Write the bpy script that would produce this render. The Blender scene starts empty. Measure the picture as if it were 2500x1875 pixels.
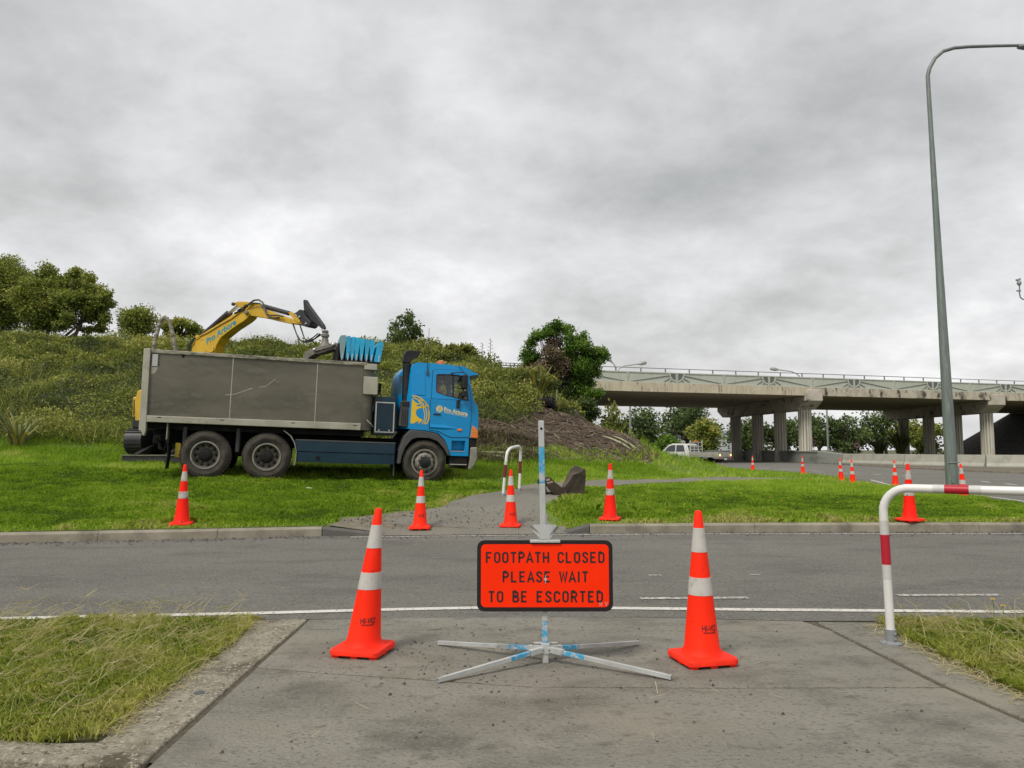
import bpy, bmesh, math, random
import numpy as np
from mathutils import Vector, Matrix
from mathutils.geometry import tessellate_polygon

random.seed(7); rng = np.random.default_rng(7)
S = bpy.context.scene
COL = S.collection
R = math.radians

# ------------------------------------------------------------------ camera
F_PX, CX, CY, EYE = 1878.0, 1250.0, 937.5, 1.30
PITCH = math.atan(159.5 / F_PX)
cam_d = bpy.data.cameras.new('camera'); cam = bpy.data.objects.new('camera', cam_d); COL.objects.link(cam)
cam.location = (0, 0, EYE); cam.rotation_euler = (R(90) + PITCH, 0, 0)
cam_d.sensor_width = 36; cam_d.lens = 36 * F_PX / 2500; cam_d.clip_end = 3000; cam_d.clip_start = 0.05
S.camera = cam
S.render.resolution_x, S.render.resolution_y = 1024, 768

# ------------------------------------------------------------------ world: overcast sky
SUN_EL, SUN_AZ = R(52), R(215)
w = bpy.data.worlds.new('World'); S.world = w; w.use_nodes = True
nt = w.node_tree; nt.nodes.clear()
def N(t, **k):
    n = nt.nodes.new(t)
    for a, b in k.items(): setattr(n, a, b)
    return n
L = nt.links.new
out = N('ShaderNodeOutputWorld')
sky = N('ShaderNodeTexSky', sky_type='NISHITA', sun_disc=False); sky.sun_elevation = SUN_EL; sky.sun_rotation = SUN_AZ
sky.air_density = 1.5; sky.dust_density = 4
bg1 = N('ShaderNodeBackground'); bg1.inputs[1].default_value = 0.10
L(sky.outputs[0], bg1.inputs[0])
tc = N('ShaderNodeTexCoord'); sep = N('ShaderNodeSeparateXYZ'); L(tc.outputs['Generated'], sep.inputs[0])
def M(op, a, b=None):
    n = N('ShaderNodeMath', operation=op)
    for i, v in enumerate((a, b)):
        if v is None: continue
        if isinstance(v, (int, float)): n.inputs[i].default_value = v
        else: L(v, n.inputs[i])
    return n.outputs[0]
zc = M('ADD', M('MAXIMUM', sep.outputs[2], 0.0), 0.38)
cmb = N('ShaderNodeCombineXYZ'); L(M('DIVIDE', sep.outputs[0], zc), cmb.inputs[0]); L(M('DIVIDE', sep.outputs[1], zc), cmb.inputs[1])
map1 = N('ShaderNodeMapping'); map1.inputs['Scale'].default_value = (0.95, 1.0, 1); map1.inputs['Location'].default_value = (3.1, 5.2, 0.4)
L(cmb.outputs[0], map1.inputs[0])
n1 = N('ShaderNodeTexNoise'); n1.inputs['Scale'].default_value = 1.45; n1.inputs['Detail'].default_value = 7; n1.inputs['Roughness'].default_value = 0.55; n1.inputs['Distortion'].default_value = 0.1
n2 = N('ShaderNodeTexNoise'); n2.inputs['Scale'].default_value = 4.3; n2.inputs['Detail'].default_value = 6; n2.inputs['Roughness'].default_value = 0.6; n2.inputs['Distortion'].default_value = 0.1
L(map1.outputs[0], n1.inputs[0]); L(map1.outputs[0], n2.inputs[0])
f = M('ADD', M('MULTIPLY', n1.outputs[0], 0.6), M('MULTIPLY', n2.outputs[0], 0.4))
ramp = N('ShaderNodeValToRGB'); L(f, ramp.inputs[0])
cr = ramp.color_ramp
cr.elements[0].position = 0.32; cr.elements[0].color = (0.27, 0.274, 0.272, 1)
cr.elements[1].position = 0.64; cr.elements[1].color = (0.585, 0.582, 0.585, 1)
for p, c in ((0.39, (0.325, 0.328, 0.326, 1)), (0.45, (0.38, 0.381, 0.38, 1)), (0.50, (0.428, 0.428, 0.43, 1)), (0.56, (0.485, 0.483, 0.49, 1))):
    e = cr.elements.new(p); e.color = c
bg2 = N('ShaderNodeBackground'); bg2.inputs[1].default_value = 1.0; L(ramp.outputs[0], bg2.inputs[0])
mx = N('ShaderNodeMixShader'); mx.inputs[0].default_value = 0.95
L(bg1.outputs[0], mx.inputs[1]); L(bg2.outputs[0], mx.inputs[2]); L(mx.outputs[0], out.inputs[0])

sun_d = bpy.data.lights.new('sun', 'SUN'); sun = bpy.data.objects.new('sun', sun_d); COL.objects.link(sun)
sun_d.energy = 1.5; sun_d.angle = R(15); sun_d.color = (1.0, 0.94, 0.84)
sun.rotation_euler = (R(90) - SUN_EL, 0, R(180) - SUN_AZ)
S.view_settings.view_transform = 'Standard'; S.view_settings.look = 'None'; S.view_settings.exposure = 0.78; S.view_settings.gamma = 1
S.cycles.max_bounces = 6; S.cycles.transparent_max_bounces = 12
S.cycles.use_denoising = True

# ------------------------------------------------------------------ helpers
def ray(u, v):
    x = (u - CX) / F_PX; z = -(v - CY) / F_PX
    c, s = math.cos(PITCH), math.sin(PITCH)
    return Vector((x, c - z * s, s + z * c))
def at(u, v, Y):                      # the point seen at photo position (u, v) at distance Y
    d = ray(u, v); return Vector((0, 0, EYE)) + d * (Y / d.y)
def K(x): return x * 2500 / 2212
def on_z(u, v, z=0.0):
    d = ray(u, v); t = (z - EYE) / d.z; return Vector((0, 0, EYE)) + d * t

def tag(o, label=None, cat=None, group=None, kind=None):
    if label: o['label'] = label
    if cat: o['category'] = cat
    if group: o['group'] = group
    if kind: o['kind'] = kind
    return o
def empty(name, loc=(0, 0, 0), rz=0.0, label=None, cat=None, group=None):
    o = bpy.data.objects.new(name, None); COL.objects.link(o); o.location = loc; o.rotation_euler = (0, 0, rz)
    o.empty_display_size = 0.1
    return tag(o, label, cat, group)
def copy_tree(o, parent=None):
    c = o.copy(); COL.objects.link(c); c.parent = parent
    for ch in list(o.children): copy_tree(ch, c)
    return c
def link_mesh(name, me, mat=None, parent=None):
    o = bpy.data.objects.new(name, me); COL.objects.link(o)
    if mat is not None: me.materials.append(mat)
    o.parent = parent
    return o

class MB:
    def __init__(s): s.v = []; s.f = []
    def add(s, vs, fs):
        b = len(s.v); s.v += [tuple(p) for p in vs]; s.f += [tuple(i + b for i in f) for f in fs]; return s
    def box(s, x0, x1, y0, y1, z0, z1, m=None):
        vs = [Vector((x, y, z)) for z in (z0, z1) for y in (y0, y1) for x in (x0, x1)]
        if m is not None: vs = [m @ p for p in vs]
        return s.add(vs, [(0, 2, 3, 1), (4, 5, 7, 6), (0, 1, 5, 4), (2, 6, 7, 3), (0, 4, 6, 2), (1, 3, 7, 5)])
    def obox(s, c, half, xdir, up=(0, 0, 1)):       # box along a direction
        x = Vector(xdir).normalized(); y = Vector(up).cross(x).normalized(); z = x.cross(y)
        m = Matrix((x, y, z)).transposed().to_4x4(); m.translation = Vector(c)
        return s.box(-half[0], half[0], -half[1], half[1], -half[2], half[2], m)
    def bar(s, a, b, wy, wz, up=(0, 0, 1)):
        a, b = Vector(a), Vector(b); return s.obox((a + b) / 2, ((b - a).length / 2, wy / 2, wz / 2), b - a, up)
    def prism(s, poly, y0, y1, fn=None):             # polygon in xz pushed along y
        n = len(poly); fn = fn or (lambda x, y, z: (x, y, z))
        vs = [fn(x, y0, z) for x, z in poly] + [fn(x, y1, z) for x, z in poly]
        tri = tessellate_polygon([[Vector((x, z, 0)) for x, z in poly]])
        fs = [tuple(t) for t in tri] + [tuple(i + n for i in reversed(t)) for t in tri]
        fs += [(i, (i + 1) % n, (i + 1) % n + n, i + n) for i in range(n)]
        return s.add(vs, fs)
    def slab(s, poly, holes, y0, y1, fn=None):       # the same with holes
        fn = fn or (lambda x, y, z: (x, y, z))
        loops = [poly] + list(holes); flat = [p for l in loops for p in l]; n = len(flat)
        tri = tessellate_polygon([[Vector((x, z, 0)) for x, z in l] for l in loops])
        vs = [fn(x, y0, z) for x, z in flat] + [fn(x, y1, z) for x, z in flat]
        fs = [tuple(t) for t in tri] + [tuple(i + n for i in reversed(t)) for t in tri]
        b = 0
        for l in loops:
            m = len(l); fs += [(b + i, b + (i + 1) % m, b + (i + 1) % m + n, b + i + n) for i in range(m)]; b += m
        return s.add(vs, fs)
    def tube(s, pts, r, n=8, caps=True):
        pts = [Vector(p) for p in pts]
        if not isinstance(r, (list, tuple)): r = [r] * len(pts)
        rings = []; prev = None
        for i, p in enumerate(pts):
            t = (pts[min(i + 1, len(pts) - 1)] - pts[max(i - 1, 0)]).normalized()
            if prev is None:
                a = Vector((0, 0, 1)) if abs(t.z) < 0.9 else Vector((1, 0, 0)); u = t.cross(a).normalized()
            else: u = (prev - t * prev.dot(t)).normalized()
            prev = u; w_ = t.cross(u)
            rings.append([p + (u * math.cos(k * 2 * math.pi / n) + w_ * math.sin(k * 2 * math.pi / n)) * r[i] for k in range(n)])
        vs = [q for rg in rings for q in rg]; fs = []
        for i in range(len(pts) - 1):
            for k in range(n): fs.append((i * n + k, i * n + (k + 1) % n, (i + 1) * n + (k + 1) % n, (i + 1) * n + k))
        if caps: fs.append(tuple(reversed(range(n)))); fs.append(tuple(range((len(pts) - 1) * n, len(pts) * n)))
        return s.add(vs, fs)
    def lathe(s, prof, n=32, m=None, close=False, caps=True):   # profile (r, z) round z
        m = m or Matrix.Identity(4); vs = []
        for r, z in prof:
            for k in range(n):
                a = 2 * math.pi * k / n; vs.append(m @ Vector((r * math.cos(a), r * math.sin(a), z)))
        fs = []; P = len(prof)
        for i in range(P - (0 if close else 1)):
            j = (i + 1) % P
            for k in range(n): fs.append((i * n + k, i * n + (k + 1) % n, j * n + (k + 1) % n, j * n + k))
        if not close and caps:
            if prof[0][0] > 1e-6: fs.append(tuple(reversed(range(n))))
            if prof[-1][0] > 1e-6: fs.append(tuple(range((P - 1) * n, P * n)))
        return s.add(vs, fs)
    def build(s, name, mat, parent=None, smooth=None, bevel=0, seg=2, recalc=True, loc=None):
        me = bpy.data.meshes.new(name); me.from_pydata(s.v, [], s.f)
        if recalc:
            bm = bmesh.new(); bm.from_mesh(me); bmesh.ops.remove_doubles(bm, verts=bm.verts, dist=1e-5); bmesh.ops.recalc_face_normals(bm, faces=bm.faces); bm.to_mesh(me); bm.free()
        if smooth is not None:
            me.polygons.foreach_set('use_smooth', [True] * len(me.polygons)); me.set_sharp_from_angle(angle=R(smooth))
        o = link_mesh(name, me, mat, parent)
        if loc is not None: o.location = loc
        if bevel:
            b = o.modifiers.new('bevel', 'BEVEL'); b.width = bevel; b.segments = seg; b.limit_method = 'ANGLE'; b.angle_limit = R(38); b.harden_normals = smooth is not None
        return o

def np_mesh(name, verts, per, rnd=None, mat=None, parent=None, smooth=False):
    """verts (N*per,3): N unconnected polygons with 'per' corners each; rnd (N,) one value for each polygon."""
    n = len(verts) // per
    me = bpy.data.meshes.new(name)
    me.vertices.add(len(verts)); me.vertices.foreach_set('co', np.ascontiguousarray(verts, dtype=np.float32).ravel())
    me.loops.add(n * per); me.loops.foreach_set('vertex_index', np.arange(n * per, dtype=np.int32))
    me.polygons.add(n); me.polygons.foreach_set('loop_start', np.arange(0, n * per, per, dtype=np.int32))
    if rnd is not None:
        a = me.attributes.new('rnd', 'FLOAT', 'POINT'); a.data.foreach_set('value', np.repeat(np.asarray(rnd, dtype=np.float32), per))
    me.update(calc_edges=True)
    return link_mesh(name, me, mat, parent)

# ---- value noise (numpy)
_perm = np.random.default_rng(3).random((256, 256))
def vnoise(x, y):
    x = np.asarray(x, float); y = np.asarray(y, float)
    xi = np.floor(x).astype(int); yi = np.floor(y).astype(int); fx = x - xi; fy = y - yi
    fx = fx * fx * (3 - 2 * fx); fy = fy * fy * (3 - 2 * fy)
    g = lambda a, b: _perm[a & 255, b & 255]
    return (g(xi, yi) * (1 - fx) + g(xi + 1, yi) * fx) * (1 - fy) + (g(xi, yi + 1) * (1 - fx) + g(xi + 1, yi + 1) * fx) * fy
def fbm(x, y, o=4):
    t = 0; a = 0.5; s = 1.0
    for i in range(o): t = t + a * vnoise(np.asarray(x) * s + 17.3 * i, np.asarray(y) * s + 9.1 * i); a *= 0.5; s *= 2.03
    return t

# ------------------------------------------------------------------ materials
MATS = {}
def mat(name, col, rough=0.6, metal=0.0, var=None, scale=8.0, bump=0.0, bscale=None, spec=0.5, coat=0.0, stretch=None, detail=6, extra=None, lo=0.38, hi=0.66):
    """Principled surface; var = second colour that noise mixes in; extra = list of (colour, noise scale, low, high) wear layers."""
    m = bpy.data.materials.new(name); m.use_nodes = True; t = m.node_tree; t.nodes.clear()
    o = t.nodes.new('ShaderNodeOutputMaterial'); b = t.nodes.new('ShaderNodeBsdfPrincipled'); t.links.new(b.outputs[0], o.inputs[0])
    b.inputs['Base Color'].default_value = (*col, 1); b.inputs['Roughness'].default_value = rough; b.inputs['Metallic'].default_value = metal
    b.inputs['Specular IOR Level'].default_value = spec; b.inputs['Coat Weight'].default_value = coat
    tcn = t.nodes.new('ShaderNodeTexCoord'); mp = t.nodes.new('ShaderNodeMapping'); t.links.new(tcn.outputs['Object'], mp.inputs[0])
    if stretch: mp.inputs['Scale'].default_value = stretch
    cur = None
    def noise(sc, det=detail, ro=0.6):
        n = t.nodes.new('ShaderNodeTexNoise'); n.inputs['Scale'].default_value = sc; n.inputs['Detail'].default_value = det; n.inputs['Roughness'].default_value = ro
        t.links.new(mp.outputs[0], n.inputs[0]); return n
    def rmp(src, a, c):
        r = t.nodes.new('ShaderNodeMapRange'); r.inputs[1].default_value = a; r.inputs[2].default_value = c; t.links.new(src, r.inputs[0]); return r.outputs[0]
    def mixc(fac, a, c):
        x = t.nodes.new('ShaderNodeMix'); x.data_type = 'RGBA'; t.links.new(fac, x.inputs[0])
        for i, q in ((6, a), (7, c)):
            if isinstance(q, tuple): x.inputs[i].default_value = (*q, 1)
            else: t.links.new(q, x.inputs[i])
        return x.outputs[2]
    if var is not None:
        cur = mixc(rmp(noise(scale).outputs[0], lo, hi), tuple(col), tuple(var))
    for c2, sc, a, c_ in (extra or []):
        cur = mixc(rmp(noise(sc).outputs[0], a, c_), cur if cur is not None else tuple(col), tuple(c2))
    if cur is not None: t.links.new(cur, b.inputs['Base Color'])
    if bump:
        bn = t.nodes.new('ShaderNodeBump'); bn.inputs['Strength'].default_value = bump; bn.inputs['Distance'].default_value = 0.02
        t.links.new(noise(bscale or scale * 4, 4).outputs[0], bn.inputs['Height']); t.links.new(bn.outputs[0], b.inputs['Normal'])
    MATS[name] = m
    return m
def leafmat(name, cols, rough=0.55, trans=0.3):
    m = bpy.data.materials.new(name); m.use_nodes = True; t = m.node_tree; t.nodes.clear()
    o = t.nodes.new('ShaderNodeOutputMaterial')
    at_ = t.nodes.new('ShaderNodeAttribute'); at_.attribute_name = 'rnd'
    r = t.nodes.new('ShaderNodeValToRGB'); t.links.new(at_.outputs['Fac'], r.inputs[0])
    e = r.color_ramp.elements; n = len(cols)
    e[0].color = (*cols[0], 1); e[1].color = (*cols[-1], 1)
    for i in range(1, n - 1):
        x = e.new(i / (n - 1)); x.color = (*cols[i], 1)
    b = t.nodes.new('ShaderNodeBsdfPrincipled'); b.inputs['Roughness'].default_value = rough; b.inputs['Specular IOR Level'].default_value = 0.3
    tr = t.nodes.new('ShaderNodeBsdfTranslucent'); mx_ = t.nodes.new('ShaderNodeMixShader'); mx_.inputs[0].default_value = trans
    t.links.new(r.outputs[0], b.inputs['Base Color']); t.links.new(r.outputs[0], tr.inputs[0])
    t.links.new(b.outputs[0], mx_.inputs[1]); t.links.new(tr.outputs[0], mx_.inputs[2]); t.links.new(mx_.outputs[0], o.inputs[0])
    MATS[name] = m; return m
def glassmat(name, tint=(0.75, 0.8, 0.8), refl=0.12):
    m = bpy.data.materials.new(name); m.use_nodes = True; t = m.node_tree; t.nodes.clear()
    o = t.nodes.new('ShaderNodeOutputMaterial'); a = t.nodes.new('ShaderNodeBsdfTransparent'); g = t.nodes.new('ShaderNodeBsdfGlossy')
    a.inputs[0].default_value = (*tint, 1); g.inputs['Roughness'].default_value = 0.03
    x = t.nodes.new('ShaderNodeMixShader'); x.inputs[0].default_value = refl
    t.links.new(a.outputs[0], x.inputs[1]); t.links.new(g.outputs[0], x.inputs[2]); t.links.new(x.outputs[0], o.inputs[0]); MATS[name] = m; return m
def emitmat(name, col, st):
    m = bpy.data.materials.new(name); m.use_nodes = True; b = m.node_tree.nodes['Principled BSDF']
    b.inputs['Base Color'].default_value = (*col, 1); b.inputs['Emission Color'].default_value = (*col, 1); b.inputs['Emission Strength'].default_value = st; return m

m_asphalt = mat('asphalt', (0.15, 0.146, 0.129), 0.95, spec=0.25, var=(0.19, 0.185, 0.164), scale=0.55, bump=0.8, bscale=130, stretch=(0.45, 1, 1), extra=[((0.122, 0.118, 0.105), 1.7, 0.5, 0.66), ((0.215, 0.209, 0.186), 11, 0.54, 0.74), ((0.11, 0.106, 0.095), 16, 0.54, 0.74), ((0.27, 0.262, 0.24), 80, 0.54, 0.64), ((0.05, 0.048, 0.044), 62, 0.55, 0.65)])
m_asphalt2 = mat('path_asphalt', (0.175, 0.166, 0.14), 0.95, spec=0.25, var=(0.225, 0.212, 0.178), scale=0.9, bump=0.6, bscale=120, extra=[((0.09, 0.085, 0.07), 60, 0.54, 0.66), ((0.25, 0.235, 0.2), 75, 0.55, 0.66)])
m_conc = mat('slab_concrete', (0.20, 0.191, 0.161), 0.95, spec=0.25, var=(0.25, 0.239, 0.203), scale=1.1, bump=0.9, bscale=60, stretch=(0.7, 1, 1), extra=[((0.125, 0.119, 0.098), 1.9, 0.49, 0.68), ((0.27, 0.252, 0.204), 60, 0.55, 0.68), ((0.10, 0.093, 0.074), 46, 0.55, 0.68), ((0.25, 0.233, 0.187), 0.75, 0.52, 0.66), ((0.12, 0.111, 0.088), 9, 0.56, 0.74)])
m_conc2 = mat('edge_concrete', (0.22, 0.2, 0.15), 0.95, spec=0.25, var=(0.32, 0.295, 0.23), scale=9, bump=0.9, bscale=60, extra=[((0.10, 0.088, 0.06), 2.6, 0.5, 0.64), ((0.42, 0.39, 0.32), 45, 0.55, 0.64), ((0.08, 0.07, 0.05), 36, 0.56, 0.66)])
m_kerb = mat('kerb_concrete', (0.29, 0.262, 0.205), 0.92, var=(0.17, 0.155, 0.12), scale=2.2, bump=0.5, bscale=60, extra=[((0.1, 0.092, 0.075), 1.1, 0.55, 0.75), ((0.33, 0.3, 0.25), 30, 0.62, 0.75)])
m_kerb_dark = mat('kerb_asphalt', (0.085, 0.083, 0.075), 0.9, var=(0.11, 0.105, 0.095), scale=5, bump=0.5)
m_line = mat('road_paint', (0.62, 0.6, 0.56), 0.8, var=(0.5, 0.48, 0.44), scale=5, bump=0.3, bscale=120, extra=[((0.16, 0.155, 0.14), 32, 0.57, 0.63)])
m_line_worn = mat('worn_road_paint', (0.5, 0.48, 0.44), 0.85, var=(0.36, 0.34, 0.31), scale=4, bump=0.3, extra=[((0.14, 0.136, 0.125), 26, 0.47, 0.58)])
m_soil = mat('soil', (0.055, 0.042, 0.022), 0.95, var=(0.04, 0.055, 0.014), scale=3, bump=0.5)
m_lawnsoil = mat('lawn_ground', (0.09, 0.14, 0.014), 0.95, var=(0.13, 0.19, 0.018), scale=1.2, bump=0.6, bscale=40, extra=[((0.055, 0.05, 0.02), 0.7, 0.6, 0.85)])
m_hill = mat('hill_ground', (0.022, 0.03, 0.008), 0.98, var=(0.035, 0.045, 0.012), scale=2, bump=0.8, bscale=12)
m_dirt = mat('bare_dirt', (0.05, 0.034, 0.022), 0.97, var=(0.085, 0.058, 0.038), scale=3, bump=1.0, bscale=14, extra=[((0.14, 0.11, 0.075), 26, 0.62, 0.75)])
m_far = mat('far_ground', (0.06, 0.075, 0.025), 0.95, var=(0.09, 0.09, 0.05), scale=0.2)

# ================================================================== GROUND
KX = [-60, -30, -12, -7.2, -4.2, -2.9, 1.2, 3.8, 7.5, 14]
KY = [-6, 4, 9.6, 10.85, 11.4, 11.7, 12.1, 12.27, 12.33, 12.2]
def yf(x): return np.interp(x, KX, KY)                      # front of the far kerb
LY = [12, 17, 21, 28.6, 33, 38, 44, 50, 54, 58, 66, 110]
LX = [11.0, 11.3, 12.0, 12.8, 14.2, 14.9, 14.4, 13.4, 11.2, 9.6, 9.2, 9.2]
def lawn_right(y): return np.interp(y, LY, LX)              # right edge of the lawn
def ytoe(x): return np.interp(x, [-40, -10, -3, 0, 4, 8], [19.5, 20.3, 20.6, 21.4, 24.5, 30])
def hill_right(y): return 6.2 + 0.05 * (y - 26)
def smin(a, b, k): h = np.clip(0.5 + 0.5 * (b - a) / k, 0, 1); return b * (1 - h) + a * h - k * h * (1 - h)
def hill_h(x, y):
    a = smin((y - ytoe(x)) * 0.30, (hill_right(y) - x) * 0.56, 0.8)
    a = smin(a, 5.75 + 0 * x, 1.2)
    return np.where(a > 0.6, a, 0.6 * np.exp((np.minimum(a, 0.6) - 0.6) / 0.6)) * np.clip((y - 15) / 5, 0, 1)
def lawn_h(x, y):
    s = np.interp(x, [-30, -8, -6.5, -2.4, 2, 6, 12], [0.1, 0.1, 0.1, 0.066, 0.058, 0.03, 0.006])
    ye = np.minimum(y, np.interp(x, [-8, -3], [17.4, 19]))
    z = 0.13 + s * np.maximum(ye - yf(x), 0)
    z = z - 0.09 * np.clip(1 - (lawn_right(y) - x) / 2.5, 0, 1)          # falls to the road at the right
    z = z - 0.145 * np.clip((x + 2.85) / 1.0, 0, 1) * np.clip((1.2 - x) / 0.45, 0, 1) * np.clip(1 - (y - yf(x) - 0.1) / 1.3, 0, 1)   # dropped kerb at the path
    return z
def terrain(x, y):
    x = np.asarray(x, float); y = np.asarray(y, float)
    z = lawn_h(x, y) + hill_h(x, y)
    z = z + 0.62 * np.exp(-((x - 7.3) / 1.9) ** 2 - ((y - 35) / 2.6) ** 2)      # heap of long grass
    z = z + 0.45 * np.exp(-((x - 5.0) / 1.6) ** 2 - ((y - 31) / 2.5) ** 2)
    hv = np.clip(hill_h(x, y) / 1.5 - 0.25, 0, 1)
    z = z + hv * (1.25 * (fbm(x * 0.5, y * 0.5, 3) - 0.45) + 0.7 * (vnoise(x * 1.15, y * 1.15) - 0.5)) * np.where(dirt_mask(x, y), 0.35, 1)
    z = z + 0.05 * (vnoise(x * 0.9, y * 0.9) - 0.5) * np.clip((y - yf(x)) / 2, 0, 1)
    return z
def tz(x, y): return float(terrain(np.array([x]), np.array([y]))[0])
def on_ground(u, v):                 # where the sight line through (u, v) meets the lawn
    d = ray(u, v); d = d / d.y; C = Vector((0, 0, EYE))
    Ys = np.arange(11.0, 80, 0.02); P_ = np.array(C)[None] + np.array(d)[None] * Ys[:, None]
    hit = np.nonzero(P_[:, 2] <= terrain(P_[:, 0], P_[:, 1]))[0]
    if len(hit): return C + d * float(Ys[hit[0]])
    return C + d * 30
def dirt_mask(x, y):
    n = fbm(x * 0.7 + 4, y * 0.7, 3) - 0.45
    front = ytoe(x) + 6.4 + 0.7 * np.clip(x, -2, 6) + 3 * n
    return (x > -2.3 + 2.0 * n) & (y < front) & (hill_h(x, y) > 0.42) & (x < hill_right(y) + 0.3)

def grid_mesh(name, X, Y, Z, mats, mi=None):
    ny, nx = X.shape
    v = np.stack([X, Y, Z], -1).reshape(-1, 3)
    i = np.arange((ny - 1) * (nx - 1)); r = i // (nx - 1); c = i % (nx - 1); a = r * nx + c
    q = np.stack([a, a + 1, a + nx + 1, a + nx], -1)
    me = bpy.data.meshes.new(name); me.vertices.add(len(v)); me.vertices.foreach_set('co', v.astype(np.float32).ravel())
    me.loops.add(q.size); me.loops.foreach_set('vertex_index', q.astype(np.int32).ravel())
    me.polygons.add(len(q)); me.polygons.foreach_set('loop_start', np.arange(0, q.size, 4, dtype=np.int32))
    for m in mats: me.materials.append(m)
    if mi is not None: me.polygons.foreach_set('material_index', mi(v[q].mean(1)).astype(np.int32))
    me.polygons.foreach_set('use_smooth', [True] * len(q)); me.update(calc_edges=True)
    o = bpy.data.objects.new(name, me); COL.objects.link(o); return o

def sheet(name, pts, z, m, kind='structure', parent=None):
    b = MB(); n = len(pts); tri = tessellate_polygon([[Vector((x, y, 0)) for x, y in pts]])
    b.add([(x, y, z) for x, y in pts], [tuple(t) for t in tri])
    o = b.build(name, m, parent)
    if o.data.polygons and o.data.polygons[0].normal.z < 0: o.data.flip_normals()
    if kind: o['kind'] = kind
    return o
def ribbon(name, line, width, z, m, zf=None, parent=None, kind='structure', nsub=1):
    b = MB(); P = [Vector((x, y, 0)) for x, y in line]; vs = []
    for i, p in enumerate(P):
        t = (P[min(i + 1, len(P) - 1)] - P[max(i - 1, 0)]).normalized(); n = Vector((-t.y, t.x, 0))
        wd = width[i] if isinstance(width, (list, tuple)) else width
        for k in range(nsub + 1):
            q = p + n * wd * (k / nsub - 0.5); q.z = (tz(q.x, q.y) if zf else 0) + z; vs.append(q)
    m_ = nsub + 1
    fs = [(i * m_ + k, (i + 1) * m_ + k, (i + 1) * m_ + k + 1, i * m_ + k + 1) for i in range(len(P) - 1) for k in range(nsub)]
    b.add(vs, fs); o = b.build(name, m, parent)
    if o.data.polygons[0].normal.z < 0: o.data.flip_normals()
    if kind: o['kind'] = kind
    return o

sheet('ground', [(-900, -300), (900, -300), (900, 1500), (-900, 1500)], -0.2, m_far)
# the road in front (kerb to the far lawn) and the road that runs away under the bridge
road = sheet('road', [(-80, 6.06 - 2.2), (-20, 5.1), (-6, 5.86), (-2, 6.03), (1, 6.12), (2.2, 5.98), (4, 5.98), (12, 5.7), (60, 3), (60, 38), (34.5, 40), (27.3, 40.5), (26.6, 47), (27.2, 56), (28.5, 70), (27.5, 110), (26, 240), (6, 240), (6.5, 70), (8, 30), (8, 14), (-80, 14)], 0.0, m_asphalt)
sheet('near_road', [(-60, -20), (60, -20), (60, 3.6), (-60, 3.6)], -0.14, m_asphalt)
m_verge = mat('verge_gravel', (0.14, 0.118, 0.085), 0.95, var=(0.1, 0.088, 0.06), scale=1.5, bump=0.5, bscale=30)
sheet('verge', [(27.3, 40.5), (60, 36), (60, 60), (36, 56), (29.5, 71), (28.4, 71), (27.2, 56), (26.6, 47)], 0.06, m_verge)
b = MB(); 
vl = [(60, 36), (34.5, 39.4), (27.3, 40.5), (26.6, 47), (27.2, 56), (28.3, 70)]
for p, q in zip(vl, vl[1:]): b.bar((p[0], p[1], 0.03), (q[0], q[1], 0.03), 0.22, 0.14)
b.build('verge_kerb', m_kerb)['kind'] = 'structure'

# lawn and hill: one sheet
NV = 150
vv = np.concatenate([np.linspace(12.3, 22, 75), np.linspace(22.25, 52, 95), np.linspace(53, 110, 30)])
uu = np.linspace(0, 1, 330) ** 0.72
Yb = np.repeat(vv[:, None], len(uu), 1); X0 = -58.0
Xg = X0 + (lawn_right(Yb) - X0) * uu[None, :]
fade = np.clip(1 - (Yb - 12.3) / 8, 0, 1)
Yg = Yb + (yf(Xg) + 0.14 - 12.3) * fade
Zg = terrain(Xg, Yg)
def lawn_mi(c):
    h = hill_h(c[:, 0], c[:, 1]); r = np.zeros(len(c)); r[h > 0.5] = 1; r[dirt_mask(c[:, 0], c[:, 1])] = 2; return r
tag(grid_mesh('lawn_and_hill', Xg, Yg, Zg, [m_lawnsoil, m_hill, m_dirt], lawn_mi), kind='structure')
# edge of the lawn towards the right-hand road
b = MB(); yy = np.linspace(12.3, 70, 60)
vs = [(float(lawn_right(y)), float(y), tz(float(lawn_right(y)), float(y))) for y in yy]; n = len(vs)
b.add(vs + [(x + 0.35, y, -0.02) for x, y, z in vs], [(i, i + 1, n + i + 1, n + i) for i in range(n - 1)]); b.build('lawn_edge', m_soil)['kind'] = 'structure'

# footpath across the lawn
cl = [(-0.6, 12.28), (-0.5, 13.2), (-0.25, 14.4), (0.15, 15.5), (0.75, 16.5)] + [(p.x, p.y) for p in (on_ground(1300, 1190), on_ground(1400, 1184), on_ground(1500, 1180), on_ground(1600, 1177), on_ground(1700, 1173), on_ground(1790, 1170), on_ground(1850, 1168))]
cl.append((lawn_right(cl[-1][1]) + 0.3, cl[-1][1] + 1.5))
pts = [Vector((x, y, 0)) for x, y in cl]; fine = []
for i in range(len(pts) - 1):
    for k in range(8): fine.append(pts[i].lerp(pts[i + 1], k / 8))
fine.append(pts[-1])
for _ in range(6): fine = [fine[0]] + [(fine[i - 1] + fine[i + 1]) / 2 for i in range(1, len(fine) - 1)] + [fine[-1]]
wid = [2.75 - 0.9 * min(1, i / 12) + 0.08 * math.sin(i * 0.9) - 0.95 * min(1, max(0, i - 20) / 14) for i in range(len(fine))]
PATH = [(p.x, p.y) for p in fine]; PATHW = wid
path_o = ribbon('lawn_path', PATH, wid, 0.022, m_asphalt2, zf=True, nsub=14)
def path_dist(x, y):
    d = np.full(np.shape(x), 99.0)
    for (px, py), w_ in zip(PATH, PATHW): d = np.minimum(d, np.hypot(x - px, y - py) - w_ / 2)
    return d
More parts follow.
